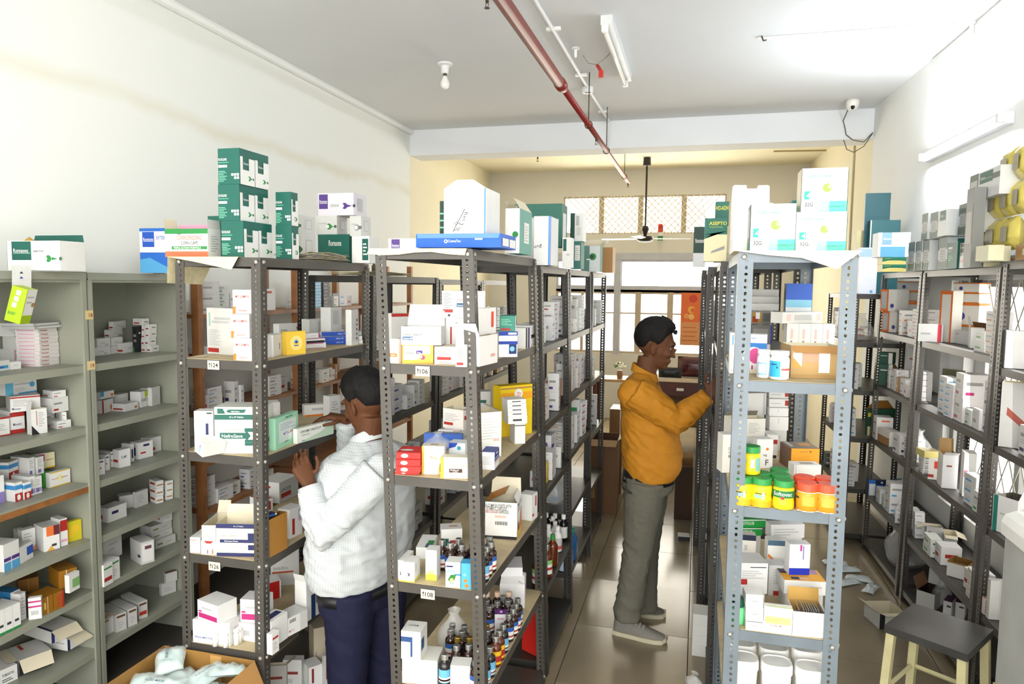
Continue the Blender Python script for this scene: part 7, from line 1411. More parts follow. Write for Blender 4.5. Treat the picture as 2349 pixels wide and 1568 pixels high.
c_ = [(dcx+.0, fy-.006, zb-.005), (dcx+.03, fy-.006, zb-.09), (dcx+.09, fy-.006, zb-.12), (dcx+.17, fy-.006, zb-.07), (dcx+.235, fy-.006, zb+.04)]
tag(G().tube(c_, .004, mat('#5a564f', .5), 6).build('camera_cable'), 'second thin lead hanging in a lower loop at the beam end', 'cable')
struct(G().tube([(XR(7.68)-.008, 7.68, 3.3), (XR(7.68)-.008, 7.68, 2.0)], .010, mat('#b5ac92', .6), 8).build('trim_2'))
struct(G().tube([(.31, 4.915, ZC-.008), (XR(4.915)-.01, 4.915, ZC-.008)], .008, white, 8).build('trim_3'))
struct(G().tube([(XR(4.95)-.012, 4.95, ZC-.01), (XR(4.95)-.012, 4.95, 2.85)], .013, white, 8).build('trim_4'))
struct(G().tube([(XR(1.5)-.01, 1.5, 3.43), (XR(5.6)-.01, 5.6, 3.40)], .009, white, 8).build('trim_5'))
struct(G().tube([(.79, 8.98, ZC-.008), (1.38, 9.04, ZC-.008)], .009, mat('#b8a67e', .6), 8).build('trim_6'))
g = G(); g.tube([(0, 0, 0), (.012, 0, -.03), (.03, .0, -.026)], .005, iron, 5); tag(g.build('ceiling_hook', None, (.33, 4.90, ZC-.001)), 'tiny dark hook at the end of the ceiling conduit line', 'hook')
# lit tube on the right-hand wall
tl = empty('wall_tube_light', (XR(4.95), 4.95, 2.80)); tl.rotation_euler = (0, 0, math.atan(.042)); tag(tl, 'glaring lit tube light on the wall above the window racks', 'lamp')
G().box(-.045, -.61, -.03, -.002, .61, .03, pvc).build('batten', tl)
G().tube([(-.06, -.585, 0), (-.06, .585, 0)], .014, mat('#f2f8ff', .3, 0, 0, emit=170.), 14).build('tube', tl, smooth=True)
for y in (-.6, .6): G().box(-.082, y-.014, -.024, -.045, y+.014, .024, pvc).build('end_holder', tl)
# ceiling fan, standing still
fan = empty('ceiling_fan', (-.69, 9.15, 2.50)); tag(fan, 'ceiling fan with long dark rod and pale blades before the high window', 'fan')
fk = mat('#2a2622', .4, .2)
G().lathe([(.012, .14), (.012, ZC-2.50-.10)], fk, 8).build('down_rod', fan); G().lathe([(.02, ZC-2.5-.11), (.05, ZC-2.5-.10), (.045, ZC-2.5-.001)], fk, 14).build('canopy_cup', fan)
G().lathe([(.035, .14), (.05, .10), (.03, .05), (.02, .02)], fk, 14).build('rod_cup', fan)
G().lathe([(.03, .02), (.10, .008), (.105, -.03), (.08, -.055), (.02, -.062)], fk, 22).build('motor', fan, smooth=True)
bm_ = mat('#c9bc9c', .4)
for k, a in enumerate((8, 172, 262)):
    g = G(); w0, w1 = .045, .062; pts = [(.10, -.02), (.16, -w0), (.54, -w1), (.56, -w1*.7), (.56, w1*.7), (.54, w1), (.16, w0), (.10, .02)]; n = len(pts)
    g.add([(x, y, .006*(1 if y > 0 else -1)) for x, y in pts]+[(x, y, .006*(1 if y > 0 else -1)+.003) for x, y in pts], [tuple(range(n-1, -1, -1)), tuple(range(n, 2*n))]+[(i, (i+1) % n, n+(i+1) % n, n+i) for i in range(n)], bm_)
    g.build('blade', fan, (0, 0, -.02), (0, 0, math.radians(a)))
g = G(); fz = 2.345
g.tube([(0, 0, 0), (0, 0, .2)], .004, K('a'), 5); 
for z0, z1, c in ((.30, .37, '#e0502a'), (.25, .30, 'w'), (.19, .25, '#1f8a3a')): g.box(-.035, -.002, z0-.02, .035, .004, z1-.02, K(c))
g.lathe([(.03, .345), (.036, .36), (.03, .385), (.001, .40)], K('#e0402a'), 10)
tag(g.build('paper_flag', None, (-.545, YB-.04, lz1+.0905)), 'small orange, white and green paper flag on the screen head', 'flag')

# ------------------------------------------------------------------ far end of the room
psx = [aty((x, 672), 9.975)[0] for x in (1563, 1608)]
g = G(); x0, x1 = psx; z1, zm, z0 = 1.80, 1.40, 1.08
g.box(x0, 9.97, z0, x1, 10.0295, z1, K('#e39a5e')); ec = .0004
g.quad((x0, 9.97-ec, zm), (x1, 9.97-ec, zm), (x1, 9.97-ec, z1), (x0, 9.97-ec, z1), K('#e8702c'))
for k, (u, v, r, c) in enumerate(((.62, .8, .055, '#d0401c'), (.55, .42, .05, '#f0b040'), (.62, .4, .03, '#e86a28'), (.3, .2, .035, '#f0a050'), (.55, .18, .04, '#f4c070'))):
    p = (x0+(x1-x0)*u, zm+(z1-zm)*v); y = 9.97-ec*(k+2); g.add([(p[0]+r*math.cos(a), y, p[1]+r*math.sin(a)) for a in [6.2832*i/14 for i in range(14)]], [tuple(range(14))], K(c))
for k in range(4): g.quad((x0+.03, 9.97-2*ec, z0+.06+.06*k), (x1-.03-.03*(k % 2), 9.97-2*ec, z0+.06+.06*k), (x1-.03-.03*(k % 2), 9.97-2*ec, z0+.07+.06*k), (x0+.03, 9.97-2*ec, z0+.07+.06*k), K('#b8622e'))
tag(g.build('poster'), 'orange poster with hearts stuck on the window screen beside the racks', 'poster')
dk = empty('wooden_desk', (-.16, 8.25, 0)); tag(dk, 'dark brown wooden desk under the window screen at the aisle end', 'desk')
mah = mat('#4e2416', .4, 0, .2, 10, .03, .4, name='mahogany')
G().box(-.42, -.05, .80, .36, .62, .84, mat('#d9c3a0', .4)).build('desk_top', dk); G().box(-.40, -.03, .64, .34, .60, .80, mah).build('drawer_box', dk)
G().box(-.38, 0, 0, -.32, .58, .64, mah).build('leg_panel', dk); G().box(.26, 0, 0, .32, .58, .64, mah).build('leg_panel', dk); G().box(-.32, .4, .2, .26, .42, .64, mat('#7a5a34', .5)).build('back_panel', dk)
G().box(-.06, -.045, .70, .02, -.03, .73, mat('#c9c2b0', .3, .6)).build('handle', dk)
pillow('handbag', 'maroon glossy bag slumped on the brown desk', .0, 8.40, .8405, .44, .26, .24, mat('#4a1a1e', .2, 0, .2, 14, .3, .6), 0, None, 7, False)['category'] = 'bag'
pillow('handbag', 'black bag in front of the maroon one on the brown desk', -.30, 8.25, .8405, .26, .09, .12, mat('#17171a', .35, 0, .2, 14, .3, .5), 0, None, 5, False)['category'] = 'bag'
fl_ = G(); rg = random.Random(5); fv = mat('#e6ead8', .7, 0, .2, 30)
fl_.lathe([(.03, 0), (.04, .06), (.03, .1)], mat('#8a6a48', .5), 10)
for k in range(26):
    a, e_, r = rg.uniform(0, 6.28), rg.uniform(.2, 1.5), .07
    p = V0 = (r*math.cos(a)*math.cos(e_), r*math.sin(a)*math.cos(e_), .12+r*math.sin(e_)); fl_.lathe([(.002, -.012), (.016, -.004), (.014, .008), (.002, .014)], fv if k % 3 else mat('#5a7a3a', .6), 6, p)
sb = empty('side_table', (-.93, 8.6, 0)); tag(sb, 'small table with flowers by the window screen behind rack row 106', 'table')
G().box(-.3, -.2, .74, .3, .2, .77, mat('#b08a5a', .5)).build('table_top', sb)
for x in (-.26, .26):
    for y in (-.16, .16): G().box(x-.02, y-.02, 0, x+.02, y+.02, .74, mah).build('leg', sb)
tag(fl_.build('flower_pot', None, (-.90, 8.52, .7705)), 'pot of white flowers on the small table by the window', 'flowers')
cor = '#7a5838'
carton('shipping_carton', 'tall brown carton standing at the row end behind rack 106', (-.74, 5.75, .001), .05, .26, .3, .62, cor, [('F', .1, .2, .3, .5, 'u')], opened=True, inner='#6a4a2c', flaps=[('r', .1, 60, '#9a7448', '#a88050'), ('f', .1, 110, '#9a7448', '#a88050')])
carton('shipping_carton', 'lower brown carton with a torn tape edge in the aisle mouth', (-.62, 6.35, .001), .0, .3, .3, .48, '#8a6238', [('F', .45, 0, .52, 1, 'a')], opened=True, inner='#6a4a2c', flaps=[('r', .1, 40, '#a88050', '#a88050')])
o = carton('shipping_carton', 'brown carton with a white lid sheet deeper at the aisle mouth', (-.66, 7.0, .001), .0, .34, .3, .66, '#8a6238', [('T', 0, 0, 1, 1, 'w'), ('F', .3, 0, .36, 1, 'w')])
carton('shipping_carton', 'dark brown open carton on the floor by the racks behind the yellow-shirted man', (-.075, 5.78, .001), 0, .14, .3, .44, '#4a3020', [], opened=True, inner='#b0885a', flaps=[('l', .09, 35, '#b0885a', '#c09868'), ('k', .05, 20, '#b0885a', '#c09868')])
carton('tablet_box', 'small white box with a dark front left on the aisle floor', (-.055, 5.30, .001), .1, .085, .07, .035, 'w', [('F', 0, 0, 1, .8, 'd')])
# ------------------------------------------------------------------ wall-side aisle: stool, cooler, litter
st = empty('stool', (0, 0, 0)); tag(st, 'stool with a dark steel top and cream legs in front of the window racks', 'stool')
c4 = [(0.808, 3.222), (0.992, 3.489), (1.247, 3.306), (1.065, 3.043)]; zt = .465
stl = mat('#5d5c5a', .28, .75, .18, 5, .03); crm = mat('#d6cfa0', .5, 0, .08, 12)
g = G(); g.add([(x, y, zt-.032) for x, y in c4]+[(x, y, zt) for x, y in c4], [(0, 1, 2, 3), (7, 6, 5, 4)]+[((i+1) % 4, i, 4+i, 4+(i+1) % 4) for i in range(4)], stl); g.build('seat', st)
cxm, cym = sum(p[0] for p in c4)/4, sum(p[1] for p in c4)/4; tops = []
for x, y in c4:
    a = V_ = (cxm+(x-cxm)*.86, cym+(y-cym)*.86); b_ = (cxm+(x-cxm)*.98, cym+(y-cym)*.98); tops.append((a, b_))
    ex = Vector((c4[1][0]-c4[0][0], c4[1][1]-c4[0][1], 0)).normalized()*.016; ey = Vector((c4[3][0]-c4[0][0], c4[3][1]-c4[0][1], 0)).normalized()*.016
    g = G(); vs = [Vector((*q, z))+ex*i+ey*j for q, z in ((b_, .001), (a, zt-.033)) for i, j in ((-1, -1), (1, -1), (1, 1), (-1, 1))]
    g.add(vs, [(3, 2, 1, 0), (4, 5, 6, 7)]+[(i, (i+1) % 4, 4+(i+1) % 4, 4+i) for i in range(4)], crm); g.build('leg', st)
for i in range(4):
    (a, b_), (c, d) = tops[i], tops[(i+1) % 4]; g = G(); g.tube([(a[0]*.4+b_[0]*.6, a[1]*.4+b_[1]*.6, .18), (c[0]*.4+d[0]*.6, c[1]*.4+d[1]*.6, .18)], .011, crm, 4); g.build('stretcher', st)
co = empty('cooler', (.965, 2.52, 0)); tag(co, 'grey scuffed metal cooler with a white rounded lid beside the stool', 'cooler')
cg = mat('#a2a4a2', .5, .1, .1, 6, .05, .4, name='scuffed_grey_metal')
G().box(0, -.7, .04, .33, 0, 1.12, cg).build('body', co)
g = G(); n = 8; prof = [(-.008, 1.121), (-.010, 1.16), (.0, 1.185), (.03, 1.198), (.30, 1.198), (.335, 1.18), (.34, 1.121)]; k = len(prof)
g.add([(x, -.71, z) for x, z in prof]+[(x, .012, z) for x, z in prof], [(i, i+1, k+i+1, k+i) for i in range(k-1)]+[tuple(range(k-1, -1, -1)), tuple(range(k, 2*k)), (k-1, 0, k, 2*k-1)], mat('#d9dad8', .4)); g.build('lid', co)
G().box(-.006, -.7, .60, -.0005, 0, .63, mat('#b59a5a', .5)).build('trim_strip', co)
for y in (-.6, -.1): G().box(.05, y-.03, .0, .12, y+.03, .04, K('k')).build('foot', co)
for k, (x, y, rz) in enumerate(((1.02, 5.02, .3), (1.06, 4.88, -.2), (.98, 4.80, .6), (1.10, 4.74, 1.1), (.96, 5.12, .0))):
    o = packet(.16, .07, .025, 40+k, film, K('#dfe2e8')).build('film_packet', None, (x, y, .0115), (0, 0, rz), True)
    tag(o, f'clear-wrapped white packet dropped on the floor before the deepest racks, {ORD[k]} from the stool', 'packet', 'packets on the floor')
wcn = carton('medicine_carton', 'white carton lying open on the floor behind the stool', (1.10, 4.22, .001), .3, .15, .16, .09, '#dcdcd8', [('F', 0, 0, .2, 1, 'k')], opened=True, flaps=[('l', .06, 60), ('f', .06, 80)])
# clear bags
clear = mat('#f2f4f6', .08, 0, .0, 9, .35, .7, alpha=.30, name='clear_bag_film')
def bag(label, x, y, z, w, d, h, seed, core=None):
    g = G(); n, k = 16, 9; vs = []
    for j in range(k):
        t = j/(k-1); rr = [.75, 1, 1.02, .98, .9, .7, .42, .25, .42][j]
        for i in range(n):
            a = 6.2832*i/n; w_ = 1+.22*pnoise(Vector((math.cos(a)*1.6+seed*2.2, math.sin(a)*1.6, t*3)))
            vs.append((w/2*rr*w_*math.cos(a), d/2*rr*w_*math.sin(a), h*t))
    g.add(vs, [(j*n+i, j*n+(i+1) % n, (j+1)*n+(i+1) % n, (j+1)*n+i) for j in range(k-1) for i in range(n)]+[tuple(range(n-1, -1, -1))], clear)
    o = g.build('plastic_bag', None, (x, y, z), (0, 0, seed), True)
    if core:
        c = G(); rg = random.Random(seed)
        for q in range(5):
            a = rg.uniform(-.2, .2)*w; b_ = rg.uniform(-.2, .2)*d; c.box(a-w*.13, b_-d*.12, .006+h*.1*q, a+w*.13, b_+d*.12, h*.1*(q+1), K(core if q % 2 else 'g'))
        c.build('contents', o)
    return tag(o, label, 'bag')
def P_(key, i, u, v): p = RACKS[key].P(u, v, RACKS[key].zs[i]); return p[0], p[1], p[2]+.004
bag('clear plastic bag of strips slumped on fourth deck of the third window rack', *P_('W3', 3, .10, .12), .17, .14, .19, 1, '#e8e6c8')
bag('clear knotted bag with blue print on fifth deck of the third window rack', *P_('W3', 4, .08, .2), .14, .12, .16, 2, '#8fb8e0')
bag('large dark clear bag filling the bottom deck of the third window rack', *P_('W3', 5, .14, .35), .24, .3, .3, 3, '#5a6070')
bag('clear bag low on the bottom deck of the window rack by the stool', *P_('W2', 5, .16, .8), .12, .1, .15, 4, 'g')
bag('clear bag of white goods at the near end of fourth deck by the cooler', *P_('W1', 3, .10, .80), .16, .14, .17, 5, 'w')
bag('clear plastic bag drooping over the near cabinet shelf edge beside yellow boxes', -2.74, 2.04, ZCAB[1]+.004, .14, .16, .17, 6, 'h')
bag('cloudy bag heaped behind the pale cartons on fifth deck of rack 106', *P_('B1', 4, .13, .30), .13, .12, .15, 7)
bag('clear bag on the third deck behind the red flat boxes of rack 106', *P_('B1', 2, .05, .40), .1, .1, .07, 8, '#3f6cc8')
bag('clear bag with blue bottle on the second rack behind 106', *P_('B3', 4, .22, .2), .14, .14, .2, 9, 'c')
bag('crinkled clear wrap on the aisle floor beside the blue-grey rack row', .035, 3.30, .004, .07, .12, .08, 10)
bag('red plastic bag stuffed into the deepest window rack', *P_('W4', 1, .13, .3), .2, .2, .2, 11, '#a82a28')
o = None
for k in range(4):
    o = carton('tablet_box', f'grey-white flat carton, {ORD[k]} up in the stack at the floor beside the blue-grey rack', (.06, 3.62, .001 if o is None else o['_t']+.0006), 0, .08, .12, .055, 'g', [('L', .1, .3, .8, .6, 'i')])
# black torn sheet hanging on the rack post
g = G(); x_ = .078; pts = [(3.26, 1.72), (3.30, 1.35), (3.27, 1.18), (3.20, 1.22), (3.19, 1.45), (3.23, 1.6)]; n = len(pts)
pts = [(3.40, 1.66), (3.62, 1.42), (3.60, 1.20), (3.48, 1.12), (3.40, 1.25)]; n = len(pts)
g.add([(x_-.012+.006*(i % 2), y, z) for i, (y, z) in enumerate(pts)]+[(x_-.010+.006*(i % 2), y, z) for i, (y, z) in enumerate(pts)], [tuple(range(n)), tuple(range(2*n-1, n-1, -1))]+[((i+1) % n, i, n+i, n+(i+1) % n) for i in range(n)], mat('#1b1b1d', .4, 0, .2, 20, .1))
tag(g.build('plastic_sheet'), 'torn black plastic sheet hanging on the rack behind the blue-grey one', 'sheet')
# ------------------------------------------------------------------ the two men
def evalmesh(g, name, voxel, smooth=3, fac=.5):
    o = g.build(name); m = o.modifiers.new('r', 'REMESH'); m.mode = 'VOXEL'; m.voxel_size = voxel; m.use_smooth_shade = True
    s = o.modifiers.new('s', 'SMOOTH'); s.iterations = smooth; s.factor = fac
    dg = bpy.context.evaluated_depsgraph_get(); dg.update(); me = bpy.data.meshes.new_from_object(o.evaluated_get(dg))
    mats_ = list(g.mats); old = o.data; bpy.data.objects.remove(o); bpy.data.meshes.remove(old)
    me.materials.clear()
    for m in mats_[:1]: me.materials.append(m)
    me.polygons.foreach_set('material_index', [0]*len(me.polygons)); me.polygons.foreach_set('use_smooth', [True]*len(me.polygons))
    return me
def ell(g, c, r, m, ax=None, n=14):
    """ellipsoid about c; ax = 3 axis vectors"""
    ax = ax or (Vector((1, 0, 0)), Vector((0, 1, 0)), Vector((0, 0, 1))); vs = []
    for j in range(n//2+1):
        a = math.pi*(j/(n//2)-.5)
        for i in range(n):
            b_ = 2*math.pi*i/n; v = (math.cos(a)*math.cos(b_)*r[0], math.cos(a)*math.sin(b_)*r[1], math.sin(a)*r[2])
            vs.append(Vector(c)+ax[0]*v[0]+ax[1]*v[1]+ax[2]*v[2])
    k = n//2+1; g.add(vs, [(j*n+i, j*n+(i+1) % n, (j+1)*n+(i+1) % n, (j+1)*n+i) for j in range(k-1) for i in range(n)], m)
def loft(g, rings, m, n=24, e=2.3):
    """rings: (centre, side vector*half width, front vector*half depth)"""
    vs = []
    for c, s_, f in rings:
        for i in range(n):
            a = 2*math.pi*i/n; ca, sa = math.cos(a), math.sin(a); r = (abs(ca)**e+abs(sa)**e)**(-1/e)
            vs.append(Vector(c)+Vector(s_)*(r*ca)+Vector(f)*(r*sa))
    k = len(rings); g.add(vs, [(j*n+i, j*n+(i+1) % n, (j+1)*n+(i+1) % n, (j+1)*n+i) for j in range(k-1) for i in range(n)]+[tuple(range(n-1, -1, -1)), tuple((k-1)*n+i for i in range(n))], m)
def wrinkle(me, amp, fr, seed, hot=()):
    nv = len(me.vertices); co = np.empty(nv*3); me.vertices.foreach_get('co', co); co = co.reshape(-1, 3)
    no = np.array([v.normal for v in me.vertices]); out = co.copy()
    for i in range(nv):
        p = Vector(co[i]); q = Vector((p.x*fr+seed, p.y*fr, p.z*fr*1.7+.8*p.x*fr)); w = pnoise(q)
        a = amp
        for h, rad, k in hot:
            d = (p-h).length
            if d < rad: a += amp*k*(1-d/rad)
        out[i] += no[i]*a*((1-abs(w)*2.2)*.8+.35*pnoise(q*2.6))
    me.vertices.foreach_set('co', out.ravel()); me.update()
def child(me, name, parent):
    me.name = name; o = bpy.data.objects.new(name, me); COL.objects.link(o); o.parent = parent; return o
def head(g, m, c, f, s, u, k=1.0):
    """head about c facing f, with s to its own left and u up"""
    A = (f, s, u); P = lambda x, y_, z: Vector(c)+f*(x*k)+s*(y_*k)+u*(z*k)
    def E(p, r, ax=A, n=14): ell(g, P(*p), tuple(q*k for q in r), m, ax, n)
    E((-.012, 0, .028), (.098, .074, .092)); E((.018, 0, -.01), (.078, .066, .088)); E((.024, 0, -.055), (.066, .053, .062)); E((.062, 0, -.088), (.028, .026, .024))
    E((.078, 0, .03), (.022, .05, .016)); E((.062, .034, -.022), (.026, .024, .026)); E((.062, -.034, -.022), (.026, .024, .026))
    nf = (f*.88-u*.47, s, u*.88+f*.47); E((.095, 0, -.012), (.010, .009, .028), nf); E((.103, 0, -.031), (.012, .014, .009)); E((.100, .011, -.033), (.009, .007, .007)); E((.100, -.011, -.033), (.009, .007, .007))
    E((.088, 0, -.058), (.011, .022, .006)); E((.086, 0, -.068), (.011, .019, .007))
    for q in (1, -1):
        ea = (f*.85-s*(.5*q), s*.85*q+f*.5, u); E((-.008, .074*q, -.012), (.019, .009, .032), ea); E((-.001, .072*q, -.034), (.010, .008, .012), ea)
def hair_mesh(c, f, s, u, k, m, part=.0, seed=1, long=1.0):
    g = G(); n, r = 110, 26; vs = []
    for j in range(r+1):
        for i in range(n):
            az = 2*math.pi*i/n; a = math.degrees(az if az <= math.pi else az-2*math.pi); b_ = abs(a)
            lo = np.interp(b_, [0, 30, 52, 66, 80, 92, 104, 125, 180], [36, 34, 24, 0, -16, -8, -6, -38, -48])
            t = j/r; el = math.radians(lo+(90-lo)*t)
            top = .010+.018*long*max(0, math.sin(el))+.010*long*max(0, math.cos(az))*max(0, math.sin(el))
            edge = min(1, t*3.2)**.8
            q = Vector((math.cos(el)*math.cos(az)*.100, math.cos(el)*math.sin(az)*.0775, math.sin(el)*.094))
            w = pnoise(Vector((math.cos(az)*3+seed, math.sin(az)*3, el*4)))*.004+(.5-abs(pnoise(Vector((math.cos(az)*14, math.sin(az)*14, el*4+seed)))))*.006
            d = q.normalized(); q = q+d*((top+w)*edge-.006*(1-edge))
            vs.append(Vector(c)+f*((q.x-.012)*k)+s*(q.y*k)+u*((q.z+.030)*k))
    fs = [(j*n+i, j*n+(i+1) % n, (j+1)*n+(i+1) % n, (j+1)*n+i) for j in range(r) for i in range(n)]+[tuple(n-1-i for i in range(n))]
    g.add(vs, fs, m)
    rg = random.Random(seed)
    for t in range(26):   # loose locks along the fringe
        az = math.radians(rg.uniform(-62, 62)); el = math.radians(rg.uniform(30, 48)); b0 = Vector((math.cos(el)*math.cos(az)*.112, math.cos(el)*math.sin(az)*.088, math.sin(el)*.112))
        b1 = b0*1.03+Vector((.008, rg.uniform(-.010, .010), rg.uniform(-.012, .006)))
        tr = lambda q: Vector(c)+f*((q.x-.012)*k)+s*(q.y*k)+u*((q.z+.030)*k)
        g.tube([tr(b0*.97), tr((b0+b1)/2+Vector((0, 0, .006))), tr(b1)], [.006, .0042, .001], m, 5)
    return g
def finger(g, pts, r0, m):
    pts = [Vector(p) for p in pts]; n = len(pts)
    g.tube(pts, [r0*(1-.28*i/(n-1)) for i in range(n)], m, 8)
    for i, p in enumerate(pts): ell(g, p, (r0*(1.02-.28*i/(n-1)),)*3, m, n=8)
def hand(g, m, wrist, knuck, side, back, curl, spread=.02, thumb=1, size=1.0, thumb_pts=None):
    """palm from the wrist to the knuckle row; side = towards the thumb, back = out of the hand's back; curl in radians per joint"""
    wrist, knuck, side, back = Vector(wrist), Vector(knuck), Vector(side).normalized(), Vector(back).normalized()
    d = (knuck-wrist).normalized(); side = (side-d*side.dot(d)).normalized(); back = d.cross(side); back = back if back.dot(Vector(back)) > 0 else -back
    loft(g, [(wrist, side*.026*size, back*.019*size), (wrist.lerp(knuck, .35), side*.033*size, back*.017*size), (wrist.lerp(knuck, .8), side*.040*size, back*.014*size), (knuck, side*.040*size, back*.012*size)], m, 14, 2.6)
    for i, (off, ln_) in enumerate(((.030, .072), (.010, .080), (-.010, .075), (-.029, .060))):
        b_ = knuck+side*(off*size)-d*(.004+.004*abs(i-1)); dr = (d+side*(off*spread*40*.02)).normalized(); pts = [b_-d*.012, b_]; p = b_
        c_ = curl[i] if isinstance(curl, (list, tuple)) else curl
        for q, fr in enumerate((.46, .30, .24)):
            dr = (dr*math.cos(c_)-back*math.sin(c_)).normalized(); p = p+dr*(ln_*fr*size); pts.append(p)
        finger(g, pts, .0088*size if i < 3 else .0078*size, m)
    if thumb:
        b_ = wrist.lerp(knuck, .3)+side*.026*size; dr = (d*.55+side*.75-back*.35).normalized()
        pts = [b_-side*.008, b_+dr*.030*size, b_+dr*.030*size+(dr*.6+d*.7-back*.25).normalized()*.030*size, b_+dr*.030*size+(dr*.6+d*.7-back*.25).normalized()*.030*size+(d-back*.4).normalized()*.022*size]
        if thumb_pts: pts = thumb_pts
        finger(g, pts, .0105*size, m)
V = Vector
pp = lambda x, y_, d: V(aty((x, y_), d))
skin1 = mat('#573622', .6, 0, .06, 30, .04, .2, name='brown_skin'); hairm = mat('#0a090a', .6, 0, .3, 220, .5, .25, name='black_hair')
def eyes(o, c, f, s, u, k):
    for q in (1, -1):
        g = G(); ell(g, V(c)+f*(.0705*k)+s*(.031*q*k)+u*(.004*k), (.0115*k,)*3, mat('#8f857a', .25), n=12); ell(g, V(c)+f*(.0785*k)+s*(.031*q*k)+u*(.004*k), (.006*k,)*3, mat('#1a0f0a', .15), n=10); g.build('eye', o, smooth=True)
        b_ = G(); b_.tube([V(c)+f*((.091-.012*t*t)*k)+s*((.012+.04*t)*q*k)+u*((.027+.006*t-.012*t*t)*k) for t in (0, .35, .7, 1)], [.0035*k, .005*k, .0045*k, .002*k], hairm, 6); b_.build('eyebrow', o, smooth=True)
# --- man in the yellow shirt, standing in the aisle and facing the racks on its window side
yc = 3.74; f = V((1, .06, 0)).normalized(); s = V((-.06, 1, 0)).normalized(); up_ = V((0, 0, 1))
shirtY = mat('#a9711b', .75, 0, .06, 30, .04, .25, name='mustard_cotton'); trG = mat('#5d5c52', .85, 0, .06, 60, .04, .2, name='olive_grey_twill'); blk = mat('#15161a', .45, 0, .05)
hf = (f*.97-up_*.24).normalized(); hu = (up_*.97+f*.24).normalized()
hc = pp(1504, 792, yc)
shR, elR, wrR = pp(1455, 897, yc-.185), pp(1552, 966, yc-.16), pp(1622, 908, yc-.10)
shL, elL, wrL = pp(1462, 897, yc+.185), pp(1548, 962, yc+.19), pp(1612, 915, yc+.14)
def tor(y_, x0, x1, hw, dy=0):
    a, b_ = pp(x0, y_, yc), pp(x1, y_, yc); c = (a+b_)/2; return (c, s*hw, f*((b_-a).length/2))
g = G()
head(g, skin1, hc, hf, s, hu, 1.0)
nk0, nk1 = pp(1478, 870, yc), hc+hf*(-.02)-hu*.06
loft(g, [(nk0, s*.07, f*.062), (nk0.lerp(nk1, .4), s*.056, f*.056), (nk1, s*.052, f*.054)], skin1, 16)
loft(g, [tor(1090, 1442, 1530, .14), tor(1000, 1438, 1548, .14), tor(930, 1436, 1530, .16), tor(885, 1440, 1510, .17), tor(868, 1455, 1495, .09)], skin1)
for a, b_, c_ in ((shR, elR, wrR), (shL, elL, wrL)): g.tube([a, a.lerp(b_, .5), b_, b_.lerp(c_, .5), c_], [.05, .046, .038, .036, .026], skin1, 12)
tgt = pp(1640, 888, yc-.08)
hand(g, skin1, wrR, wrR+(tgt-wrR).normalized()*.085, up_, -s, (.25, .3, .35, .4))
hand(g, skin1, wrL, wrL+V((.085, -.01, .02)), up_, s, (.3, .3, .35, .4))
hipR, knR, anR = pp(1482, 1115, yc-.09), pp(1462, 1270, yc-.075), pp(1438, 1412, yc-.09)
hipL, knL, anL = pp(1488, 1115, yc+.09), pp(1478, 1265, yc+.12), pp(1478, 1392, yc+.20)
for a, b_, c_ in ((hipR, knR, anR), (hipL, knL, anL)): g.tube([a, a.lerp(b_, .5), b_, b_.lerp(c_, .35), c_], [.075, .066, .05, .05, .036], skin1, 12)
p2 = child(evalmesh(g, 'person', .005, 2), 'person', None)
tag(p2, 'man in a mustard yellow shirt and grey trousers reaching into the aisle racks', 'person')
hair_mesh(hc, hf, s, hu, 1.0, hairm, seed=3, long=.85).build('hair', p2, smooth=True); eyes(p2, hc, hf, s, hu, 1.0)
g = G()
loft(g, [tor(1092, 1440, 1546, .168), tor(1070, 1431, 1562, .178), tor(1040, 1428, 1565, .178), tor(1000, 1426, 1560, .178), tor(960, 1425, 1548, .182), tor(920, 1425, 1532, .192), tor(890, 1428, 1516, .196), tor(868, 1440, 1500, .155), tor(853, 1456, 1497, .085)], shirtY, 28)
sl = G()
for a, b_, c_ in ((shR, elR, wrR), (shL, elL, wrL)):
    sl.tube([a-V((0, 0, .0)), a.lerp(b_, .3), a.lerp(b_, .75), b_, b_.lerp(c_, .3), b_.lerp(c_, .75), c_], [.082, .082, .072, .066, .062, .05, .044], shirtY, 16)
ell(g, shR+V((0, .02, -.02)), (.085, .07, .08), shirtY); ell(g, shL+V((0, -.02, -.02)), (.085, .07, .08), shirtY)
me = evalmesh(g, 'shirt', .008, 4); wrinkle(me, .006, 10, 2.3, [(elR, .2, 1.2), (shR, .2, .5), (pp(1450, 1050, yc-.15), .25, 1)])
sh = child(me, 'shirt', p2)
me = evalmesh(sl, 'sleeves', .007, 3); wrinkle(me, .005, 15, 4.4, [(elR, .22, 1.3)]); child(me, 'sleeves', sh)
g = G(); cc = pp(1474, 855, yc); rr = []
for j, (dz, k) in enumerate(((-.016, 1.12), (.022, 1.0), (.026, .93), (-.006, .95))):
    rr.append([(cc+f*(.066*k*math.cos(a)+.012)+s*(.070*k*math.sin(a))+V((0, 0, dz-.030*math.cos(a)-(.02 if abs(math.sin(a/2)) < .12 and j == 0 else 0)))) for a in [2*math.pi*i/28 for i in range(28)]])
g.add([p for r in rr for p in r], [(j*28+i, j*28+(i+1) % 28, (j+1)*28+(i+1) % 28, (j+1)*28+i) for j in range(3) for i in range(28)], shirtY); g.build('collar', sh, smooth=True)
g = G()
loft(g, [tor(1118, 1426, 1546, .168), tor(1095, 1428, 1546, .168), tor(1066, 1434, 1546, .160)], trG, 24)
for (a, b_, c_), e in (((hipR, knR, anR), 0), ((hipL, knL, anL), 1)):
    g.tube([a+V((0, 0, .03)), a.lerp(b_, .25), a.lerp(b_, .6), b_, b_.lerp(c_, .3), b_.lerp(c_, .7), c_+V((0, 0, .02)), c_-V((0, 0, .012))], [.105, .102, .088, .078, .074, .070, .070, .072], trG, 18)
